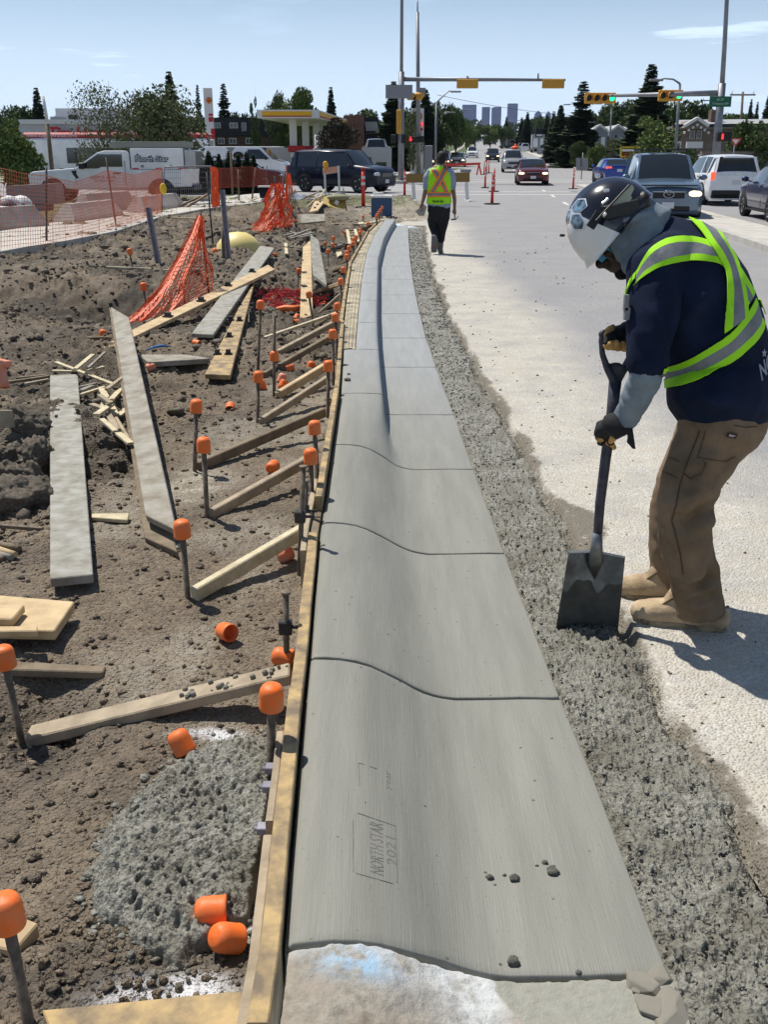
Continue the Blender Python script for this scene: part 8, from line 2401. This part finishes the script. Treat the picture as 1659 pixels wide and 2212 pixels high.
T_=[(0,88,185,22,95,'dark spruce rising left of the coffee shop roof'),(0,373,149,27,105,'tall dark spruce behind the round leafy tree'),(1,432,178,11,120,'thin sparse spruce just left of the left price sign'),(1,487,175,20,125,'drooping spruce right of the left price sign'),(0,716,184,17,130,'spruce rising above the canopy right of the round tree'),(2,850,171,34,92,'large spruce behind the signal mast with the grey sign'),(2,918,189,32,105,'dark spruce behind the right price sign'),(0,895,200,20,112,'narrow spruce between the two signal poles'),(2,1209,224,24,135,'stout spruce left of the leaning topped spruce'),(0,1194,238,15,145,'shorter spruce left of the stout one'),(1,1254,170,33,110,'big drooping spruce with a bent top right of the street'),(0,1232,246,16,118,'spruce tucked under the big drooping one on its left'),(2,1397,133,47,95,'tallest spruce standing left of the round green bush'),(0,1093,250,8,300,'tiny distant spruce left of the fourth tower'),(0,1138,240,12,260,'distant spruce pair in front of the skyline, right one'),(0,1126,252,11,262,'distant spruce pair in front of the skyline, left one'),(0,1180,245,11,230,'distant spruce in front of the pointed towers'),(0,1615,211,10,135,'small dark spruce right of the utility pole'),(0,1629,217,9,138,'small dark spruce second from the right edge'),(0,1651,203,15,135,'dark spruce at the right edge above the bungalow'),(1,590,238,9,130,'small pointed tree behind the canopy left end'),('p',551,199,14,88,'tall narrow poplar at the left end of the canopy'),('p',607,258,17,90,'dark conical tree under the canopy'),('b',40,215,42,100,'rounded tree behind the left bush'),('h',22,250,62,44,'bright green bush filling the left edge'),('g',232,178,70,55,'sparse tree with bare twigs over the bus'),('f',348,188,84,56,'dense round olive tree over the service pickup'),('b',425,238,34,90,'dark tree behind the olive tree and left price sign'),('a',648,188,40,110,'round bright tree above the yellow canopy'),('c',604,200,26,112,'pale loose tree left of the round one above the canopy'),('b',520,232,24,135,'dark tree between drooping spruce and poplar'),('b',792,226,46,125,'dark tree behind the brick building'),('b',760,236,26,122,'low dark tree right of the small canopy spruce'),('e',736,258,42,76,'dark purple brown bush beside the petrol canopy'),('c',893,240,22,84,'brown green tree between the signal poles'),('b',955,208,32,118,'dark leafy tree right of the price sign'),('b',985,222,30,135,'dark leafy tree left of the first tower'),('d',935,235,40,108,'broad dark tree low behind the lamp posts'),('a',1008,262,18,200,'small tree below the first tower, left'),('a',1026,268,16,260,'small tree below the first tower, right'),('h',1422,246,60,72,'large round green bush in front of the bungalow'),('b',1470,203,56,108,'tree with a lamp in front, above the bungalow roof'),('a',1332,231,52,165,'leafy tree behind the left green light'),('a',1512,232,34,130,'leafy tree behind the bungalow, left of the mast'),('a',1578,244,34,145,'low leafy tree right of the street sign'),('d',1626,262,52,64,'broad dark bush at the right edge before the bungalow'),('d',1378,300,12,100,'small clipped round tree beside the yellow barrier'),('d',1500,322,22,60,'dark clipped bush in front of the silver car'),('a',1060,268,22,260,'street tree under the third tower'),('b',1085,266,22,280,'street tree between third and fourth towers'),('d',1255,305,22,100,'low shrub under the big drooping spruce'),('h',1290,306,24,98,'green hedge shrub left of the yellow barrier'),('c',1325,300,20,115,'pale shrub before the townhouses')]
for k,(kd,x,yt,hw,Y,lab)in enumerate(T_):
 tree(kd,x,yt,hw,Y,lab,name='shrub' if('bush' in lab or 'shrub' in lab)else None,cat='shrub' if('bush' in lab or 'shrub' in lab)else 'tree')
for k,x in enumerate((402,425,448,470,492,512,530,545)):
 tree(2 if k%2 else 0,x,322+(k*7)%13,17,47+(k%3),'low dark mugo pine in the row behind the fence, %s from the left'%words_[k]if False else['leftmost low dark pine shrub behind the silver panel','second low pine shrub from the silver panel','third low pine shrub from the silver panel','middle low pine shrub behind the orange fence','pine shrub left of the triangular sign back','pine shrub behind the triangular sign back','pine shrub second from the van','rightmost low pine shrub beside the van'][k],cat='shrub',name='pine_shrub',group='low pines behind the fence')
rnd=random.Random(12)
for k in range(26):
 x=-60+k*72+rnd.uniform(-15,15)
 if 985<x<1180:continue
 tree(rnd.choice(['b','a','b',0,'d']),x,rnd.uniform(243,262),rnd.uniform(30,48),rnd.uniform(210,260),'distant tree in the belt behind the houses, %s position from the left'%ORD[k],group='distant belt of trees')
for k in range(16):
 Y=150+k*24
 for v in(-9,20):
  b_=Vector((vx(v+rnd.uniform(-1,1),Y),Y,float(terr(Y))));px=829.5+b_.x*ppm(b_)
  r=empty('leafy_tree',b_,k,'street tree in the avenue towards the towers, %s on the %s side'%(words[k]if k<20 and k else 'nearest','left' if v<0 else 'right'),'tree','avenue of street trees');kd=rnd.choice(['a','b','b'])
  h=rnd.uniform(6,9)if Y<350 else rnd.uniform(8,11)
  c=link('crown',LF[kd][0],r,False);c.scale=(h*.8,h*.8,h);t_=link('trunk',LF[kd][1],r,False);t_.scale=(h*.8,h*.8,h)
for Yw,x0,x1 in((700,-500,620),(900,-700,900)):
 rs_=np.random.RandomState(int(Yw));n=9000;Xw=rs_.uniform(x0,x1,n);Zb=float(terr(Yw))+9*rs_.rand(n)**.8*(.7+.5*vnoise(Xw/14,Xw*0,3));Yr=Yw+rs_.uniform(-15,15,n)
 k=np.abs(Xw-vx(5.5,Yw))>8;Xw,Zb,Yr=Xw[k],Zb[k],Yr[k];n=len(Xw)
 a=rs_.uniform(0,6.28,n);s_=rs_.uniform(.8,1.8,n)
 V=np.stack([np.stack([Xw-s_*np.cos(a),Yr,Zb-s_*.6],-1),np.stack([Xw+s_*.8,Yr+.3,Zb-s_*.2],-1),np.stack([Xw+s_*.3,Yr-.2,Zb+s_],-1)],1).reshape(-1,3)
 me=bpy.data.meshes.new('far_wood');me.from_pydata(V.tolist(),[],np.arange(n*3).reshape(-1,3).tolist());me.materials.append(M_leafd)
 tag(link('far_wood',me),'hazy wood closing the far end of the street','wood',kind='stuff')
M_bw=mat('white_render',(.52,.52,.55),.85,c2=(.45,.45,.48),nscale=.5);M_dk=mat('dark_shingle',(.022,.022,.026),.9,c2=(.04,.04,.045),nscale=3);M_bb=mat('brown_brick',(.10,.065,.05),.9,c2=(.14,.095,.07),nscale=4,bump=.3)
M_rb=mat('red_brick',(.15,.07,.05),.9,c2=(.20,.10,.07),nscale=3);M_win=mat('window_glass',(.03,.04,.05),.1,spec=.8);M_wf=mat('window_frame',(.62,.62,.62),.6);M_roof=mat('pale_roof',(.36,.37,.38),.8,c2=(.29,.30,.31),nscale=2)
M_red=mat('shop_red',(.45,.01,.015),.5);M_yel=mat('canopy_yellow',(.80,.42,.01),.5);M_can=mat('canopy_white',(.68,.68,.66),.5);M_sid=mat('grey_siding',(.20,.22,.26),.85);M_tan=mat('tan_wall',(.17,.14,.12),.9,c2=(.22,.185,.155),nscale=2)
def bbox(px0,px1,pyt,Y,dep,nm,m,root,pyb=None,zb=None):
 a,b_=Q(px0,pyt,Y),Q(px1,pyt,Y);z0=(float(terr(Y))-.2 if pyb is None else Q(px0,pyb,Y).z)if zb is None else zb
 return MB().prism([Vector((a.x,Y,z0)),Vector((b_.x,Y,z0)),Vector((b_.x,Y,a.z)),Vector((a.x,Y,a.z))],(0,dep,0)).build(nm,m,root)
def window(px0,px1,py0,py1,Y,root,m=None,mull=1):
 f=bbox(px0,px1,py0,Y-.06,.08,'window',M_wf,root,py1);i=(px1-px0)*.10
 for k in range(mull+1):
  w=(px1-px0-i)/(mull+1);bbox(px0+i*.8+k*w,px0+k*w+w,py0+i*.8,Y-.075,.02,'pane',m or M_win,f,py1-i*.8)
cs_=empty('coffee_shop',Q(130,330,85),label='low white coffee shop with red script lettering behind the bus',cat='building')
bbox(38,395,258,85,14,'wall',M_bw,cs_);bbox(40,400,258.5,84.7,.25,'parapet',M_wf,cs_,268);bbox(118,262,234,92,8,'upper_block',M_bw,cs_);bbox(147,165,248,91.9,.2,'louvre',M_dk,cs_,258);bbox(107,130,252,88,1.5,'roof_unit',M_sgrey,cs_,259)
o=put_text('Tim Hortons',1.18,'lettering',M_red,Q(184,288,84.5),(1,0,0),(0,0,1),cs_,shear=.35,bold=.035,extrude=.05)
ap=empty('apartment_block',Q(600,330,112),label='dark roofed apartment block with white windows behind the petrol station',cat='building')
bbox(436,770,254,112,12,'roof',M_dk,ap,293);bbox(440,768,293,112.4,11,'wall',M_bb,ap)
for x0,x1,y0,y1 in((462,476,265,277),(495,513,265,277),(521,531,265,283),(572,583,265,283),(588,595,265,276),(494,510,298,311),(640,652,265,278),(470,484,298,311),(530,545,298,311)):window(x0,x1,y0,y1,112,ap)
bk=empty('brick_building',Q(790,330,104),label='red brown brick building with steep dark balconies left of the signal mast',cat='building')
bbox(742,786,249,104,12,'wall',M_rb,bk);bbox(787,816,253,106,10,'balcony_wall',M_dk,bk)
for k in range(6):MB().bar(Q(790+k*4.4,263,105.9),Q(793+k*4.4,283,105.9),.12,.1).build('baluster',M_wf,bk)
for k in range(2):bbox(789,815,287+k*14,105.5,.3,'balcony_rail',M_bb,bk,289+k*14)
wl=empty('white_wall',Q(800,340,80),label='white screen wall behind the petrol station and dark bush',cat='wall')
bbox(781,846,319,80,.3,'wall',M_bw,wl);bbox(430,556,317,82,.3,'wall',M_bw,wl);bbox(558,625,319,84,.3,'wall',M_bw,wl)
far=PT(812,327)
pc=make_car('pickup',5.2,1.9,1.8,P_silver,'pickup_truck',hood=1.1,belt=1.1);put(pc,(Q(813,330,86).x,86),90,'silver pickup looking over the white wall','car',z=1.1)
cn=empty('petrol_canopy',Q(650,330,84),label='white petrol station canopy with a yellow and red band on square columns',cat='canopy')
FL,FR,BR=Q(554,237,80),Q(687,237,80),Q(749,249,101);FLb,FRb,BRb=Q(554,255,80),Q(687,255.5,80),Q(749,261,101);zt,zb_=FL.z,FLb.z
def vz(p,z):return Vector((p.x,p.y,z))
BL_=Vector((FL.x+(BR.x-FR.x),BR.y,0))
MB().prism([vz(FL,zb_),vz(FR,zb_),vz(BR,zb_),vz(BL_,zb_)],(0,0,zt-zb_)).build('fascia',M_can,cn)
for a0,a1,m,nm in((.30,.80,M_yel,'yellow_band'),(.16,.28,M_red,'red_band')):
 za,zc2=zb_+(zt-zb_)*a0,zb_+(zt-zb_)*a1
 MB().prism([Vector((FL.x+.4,79.93,za)),Vector((FR.x-.5,79.93,za)),Vector((FR.x-.5,79.93,zc2)),Vector((FL.x+.4,79.93,zc2))],(0,.05,0)).build(nm,m,cn)
 d=(BR-FR);d.z=0;n_=Vector((d.y,-d.x,0)).normalized()*.06
 MB().prism([vz(FR+d*.05+n_,za),vz(FR+d*.98+n_,za),vz(FR+d*.98+n_,zc2),vz(FR+d*.05+n_,zc2)],-n_*.8).build(nm,m,cn)
for x,Y in((632,84),(659,88),(682,92),(690,97)):
 a=Q(x,250,Y);MB().box((a.x,Y,(zb_+.1)/2),(.55,.55,zb_+.1),ch=.02).build('column',M_can,cn)
pg='fuel pumps under the canopy'
for k,(x,Y)in enumerate(((640,83.5),(664,86),(690,88),(702,90))):
 b_=Q(x,300,Y);b_.z=.15;r=empty('fuel_pump',b_,label=['leftmost fuel pump by the first canopy column','second fuel pump from the left under the canopy','third fuel pump from the left, near the white vent pipes','rightmost fuel pump by the purple bush'][k],cat='fuel pump',group=pg)
 MB().box(b_+Vector((0,0,.9)),(1.0,.6,1.7),ch=.04).build('body',M_wht,r);MB().box(b_+Vector((0,-.1,2.0)),(1.3,.6,.45),ch=.03).build('topper',M_red,r);MB().box(b_+Vector((-.1,-.32,1.1)),(.6,.06,.5)).build('display',M_sigb,r)
vp=empty('vent_pipes',Q(686,330,79),label='four white vent pipes with hoop bollards in front of the pumps',cat='pipes')
for k in range(4):a=Q(681+k*4.6,345,79);a.z=.1;MB().cyl(a,Q(681+k*4.6,291,79),.06).build('pipe',M_wht,vp)
hp2=[Q(678,345,78),Q(678,322,78),Q(681,319,78),Q(697,319,78),Q(700,322,78),Q(700,345,78)];MB().tube(hp2,.07,n=8).build('hoop',M_wht,vp)
def pecten(c,r,par,m1,m2):
 def fan(rad,y,m,nm):
  pts=[c+Vector((math.sin(a)*rad,y,math.cos(a)*rad*.92+rad*.05))for a in[R(-118+236*k/20)for k in range(21)]]+[c+Vector((rad*.34,y,-rad*.85)),c+Vector((rad*.30,y,-rad*.98)),c+Vector((-rad*.30,y,-rad*.98)),c+Vector((-rad*.34,y,-rad*.85))]
  MB().prism(pts,(0,.02,0)).build(nm,m,par)
 fan(r,-.04,m2,'emblem_rim');fan(r*.82,-.07,m1,'emblem')
 for k in range(7):
  a=R(-75+25*k);MB().bar(c+Vector((0,-.09,-r*.6)),c+Vector((math.sin(a)*r*.78,-.09,math.cos(a)*r*.72)),.02,.03*r,up=Vector((0,1,0))).build('emblem_rib',m2,par)
def pylon(px0,px1,yt,Y,label,ec,er,prices,slant=0):
 b_=Q((px0+px1)/2,330,Y);b_.z=float(terr(Y));r=empty('price_sign',b_,label=label,cat='sign')
 a,t=Q(px0,yt,Y),Q(px1,yt,Y);a2,t2=Q(px0+slant,318,Y),Q(px1+slant*.9,318,Y)
 MB().prism([vz(a2,.1),vz(t2,.1),vz(t,a.z),vz(a,a.z)],(0,.35,0)).build('panel',M_can,r)
 c=Q(ec[0],ec[1],Y-.05);pecten(c,er/ppm(c),r,M_yel,M_red)
 for x0,x1,y0,y1,s,lit_ in prices:
  bbox(x0,x1,y0,Y-.06,.05,'price_panel',M_red if not lit_ else mat('led_red',(.6,.02,.02),.5,emit=(1,.03,.05),estr=1.2),r,y1)
  if s:c2=Q((x0+x1)/2,(y0+y1)/2,Y-.09);put_text(s,(y1-y0)/ppm(c2)*.8,'lettering',M_wht,c2,(1,0,0),(0,0,1),r)
 return r
pylon(438,456,190,75,'tall white price sign left of the dark apartment block',(451,217),6.5,[(450,459,246,250,'',0),(450,460,253,263,'',0),(455,463,278,300,'',0)],7)
pylon(888,916,234,86,'white price sign with yellow emblem behind the thin signal pole',(901,252),11,[(904,913,264,273,'23',1),(904,913,276,283,'',0)],0)
th=empty('townhouses',Q(1340,310,128),label='row of grey townhouses with three pale gables beyond the barriers',cat='building')
for k,x in enumerate((1278,1318,1358)):
 a,b_=Q(x,285,128),Q(x+36,285,128);ap_=Q(x+18,272,128);z0=float(terr(128))
 MB().prism([Vector((a.x,128,z0)),Vector((b_.x,128,z0)),b_,ap_,a],(0,9,0)).build('gable_wall',M_sid,th)
 for p,q_ in((a,ap_),(ap_,b_)):MB().bar(p+Vector((0,-.1,.1)),q_+Vector((0,-.1,.1)),.5,.22).build('bargeboard',M_wf,th)
 MB().prism([a,ap_,ap_+Vector((0,9,0)),a+Vector((0,9,0))],(0,0,.12)).prism([ap_,b_,b_+Vector((0,9,0)),ap_+Vector((0,9,0))],(0,0,.12)).build('roof',M_roof,th)
 window(x+10,x+17,290,299,127.9,th,mull=0);bbox(x+22,x+30,296,127.9,.1,'door',M_wf,th)
gh=empty('grey_house',Q(1290,300,150),label='tall grey gabled house behind the big drooping spruce',cat='building')
a,b_,ap_=Q(1268,268,150),Q(1312,272,150),Q(1284,257,150);MB().prism([vz(a,.5),vz(b_,.5),b_,ap_,a],(0,9,0)).build('wall',M_sid,gh);MB().prism([ap_,b_+Vector((.5,0,-.1)),b_+Vector((.5,9,-.1)),ap_+Vector((0,9,0))],(0,0,.2)).build('roof',M_roof,gh)
bg=empty('bungalow',Q(1560,330,82),label='long tan bungalow with a pale roof and front gable at the right',cat='building')
bbox(1462,1760,272,82,9,'wall',M_tan,bg)
e0,e1=Q(1455,272,80.8),Q(1770,270,80.8);r0,r1=Q(1466,259,86),Q(1760,256,86)
MB().prism([e0,e1,r1,r0],(0,0,-.2)).build('roof',M_roof,bg);MB().bar(e0,e1,.2,.25).build('gutter',M_dk,bg)
g0,g1,gp=Q(1478,276,79.6),Q(1530,276,79.6),Q(1506,259,79.6)
MB().prism([g0,g1,gp],(0,4,0)).build('gable',M_tan,bg)
for p,q_ in((g0,gp),(gp,g1)):MB().bar(p+Vector((0,-.1,.12)),q_+Vector((0,-.1,.12)),.4,.2).build('bargeboard',M_wf,bg)
for k in range(7):
 t=k/6;p=(g0.lerp(gp,t*2)if t<.5 else gp.lerp(g1,t*2-1));MB().ell(p+Vector((0,-.3,-.35)),.10,None,8,6).build('lamp_globe',M_wf,bg)
for x0,x1 in((1492,1503),(1507,1518),(1545,1556)):window(x0,x1,281,300,81.9,bg,mull=0)
for x0,x1 in((1455,1473),(1485,1520)):bbox(x0,x1,306,79,.2,'pale_panel',M_wf,bg,320)
MB().box(Q(1545,254,84),(.8,.8,1.1)).build('chimney',M_bb,bg)
bwl=empty('block_wall',Q(1590,350,63),label='long grey block retaining wall on the right behind the white crossover',cat='wall')
for k in range(12):
 for j in range(3):bbox(1517+k*20,1536+k*20,327+j*8,63,.3,'wall_panel',M_tan if j<2 else M_oldwalk,bwl,334.4+j*8)
sc_=make_car('sedan',4.5,1.78,1.5,P_silver,'sedan',hood=1.0,belt=.98,ws=(1.1,.3),rs=(-1.1,-1.7),low_rear=1.05,wr=.33);put(sc_,(Q(1492,330,70).x,70),150,'pale silver car parked beside the clipped bush','car',z=.2)
for(x0,x1,y0,y1,Y,m,lab)in((812,835,349,364,66,mat('box_green',(.03,.05,.03),.7),'dark green utility box on the grass left of the signal mast'),(919,935,314,346,78,M_sgrey,'grey metal cabinet right of the thin signal pole')):
 a,b_=Q(x0,y0,Y),Q(x1,y0,Y);z0=float(terr(Y));o=MB().box(((a.x+b_.x)/2,Y+.4,(z0+a.z)/2),(b_.x-a.x,.8,a.z-z0),ch=.04).build('utility_box',m);tag(o,lab,'box')
for k,x in enumerate((793,799)):
 a=Q(x,360,66);a.z=0;tag(MB().cyl(a,Q(x,339,66),.10).build('bollard',M_dk),['left','right'][k]+' dark bollard beside the green utility box','bollard')
bs=Q(1165,300,205);bs.z=float(terr(205));r=empty('dark_sign',bs,label='dark blue standing sign behind the box truck',cat='sign');bbox(1158,1174,278,205,.5,'panel',P_navy,r,296);bbox(1160,1172,290,204.8,.2,'lower_panel',M_wf,r,294);bbox(1163,1168,294,205,.4,'post',M_sgrey,r)
tri=[Q(x,y,46)for x,y in((487,318),(508,318),(498,331))];r=empty('traffic_sign',Q(497,350,46),label='grey triangular sign back among the low pines',cat='sign');MB().prism(tri,(0,.03,0)).build('plate',M_sgrey,r);MB().cyl(vz(Q(498,340,46.1),0),Q(498,322,46.1),.05).build('post',M_lumd,r)
tag(MB().prism([(-70,66.5,0),(-3.8,66.5,0),(-3.8,73,0),(-70,73,0)],(0,0,.12)).build('lawn',M_lawn),kind='structure')
tag(MB().prism([(-70,64.8,0),(-2.6,64.8,0),(-2.6,66.4,0),(-70,66.4,0)],(0,0,.13)).build('sidewalk',M_walk),kind='structure')
tag(MB().prism([(-120,73.1,0),(-4.5,73.1,0),(-4.5,84,0),(-120,100,0)],(0,0,.09)).build('forecourt',M_asph),kind='structure')
M_tow=mat('tower_glass',(.03,.05,.19),.5,c2=(.05,.075,.24),nscale=.02,spec=.2);M_tow2=mat('tower_floor_line',(.08,.10,.27),.5)
tw=[(999.9,1030,226,5200,'widest square glass tower, leftmost of the skyline'),(1042.8,1059.2,231,5300,'second slim tower of the skyline'),(1064,1083.7,232.6,5250,'third tower with a stepped top'),(1098.5,1119.6,223.4,5200,'fourth and tallest looking tower'),(1157,1171,246,5400,'pointed tower between two spruces'),(1181,1191,247,5500,'slim pointed tower at the right'),(1037,1058,264,5000,'low block in front of the second tower'),(1108,1116,262,5100,'low block under the fourth tower'),(1578/1.0-345,1238,262,5600,'tiny block behind the spruces')]
for k,(x0,x1,yt,Y,lab)in enumerate(tw):
 r=empty('skyscraper',Q((x0+x1)/2,300,Y),label=lab,cat='skyscraper',group='downtown towers');r.location.z=20
 bbox(x0,x1,yt,Y,40,'shaft',M_tow,r,zb=18)
 if k in(4,5):
  a,b_,c=Q(x0,yt,Y),Q(x1,yt,Y),Q((x0+x1)/2,yt-7,Y);MB().prism([a,b_,c],(0,40,0)).build('spire',M_tow,r)
 if k==2:bbox(x0+3,x1,yt-1.6,Y+5,30,'crown',M_tow,r,yt)
 for j in range(1,12 if k<4 else 5):
  yy=yt+(288-yt)*j/(12 if k<4 else 5);bbox(x0,x1,yy,Y-1,1.2,'floor_band',M_tow2,r,yy+.35)
hz=MB().box((0,2900,109),(7600,6200,220)).mesh('haze',mat('haze_air',(1,1,1)),True)
M_hz=MATS['haze_air'];nt=M_hz.node_tree
for n in list(nt.nodes):
 if n.type!='OUTPUT_MATERIAL':nt.nodes.remove(n)
pv=nt.nodes.new('ShaderNodeVolumePrincipled');pv.inputs['Color'].default_value=(.62,.74,1.0,1);pv.inputs['Density'].default_value=HAZE;pv.inputs['Anisotropy'].default_value=.2
nt.links.new(pv.outputs[0],nt.nodes['Material Output'].inputs['Volume'])
tag(link('haze',hz),kind='stuff')
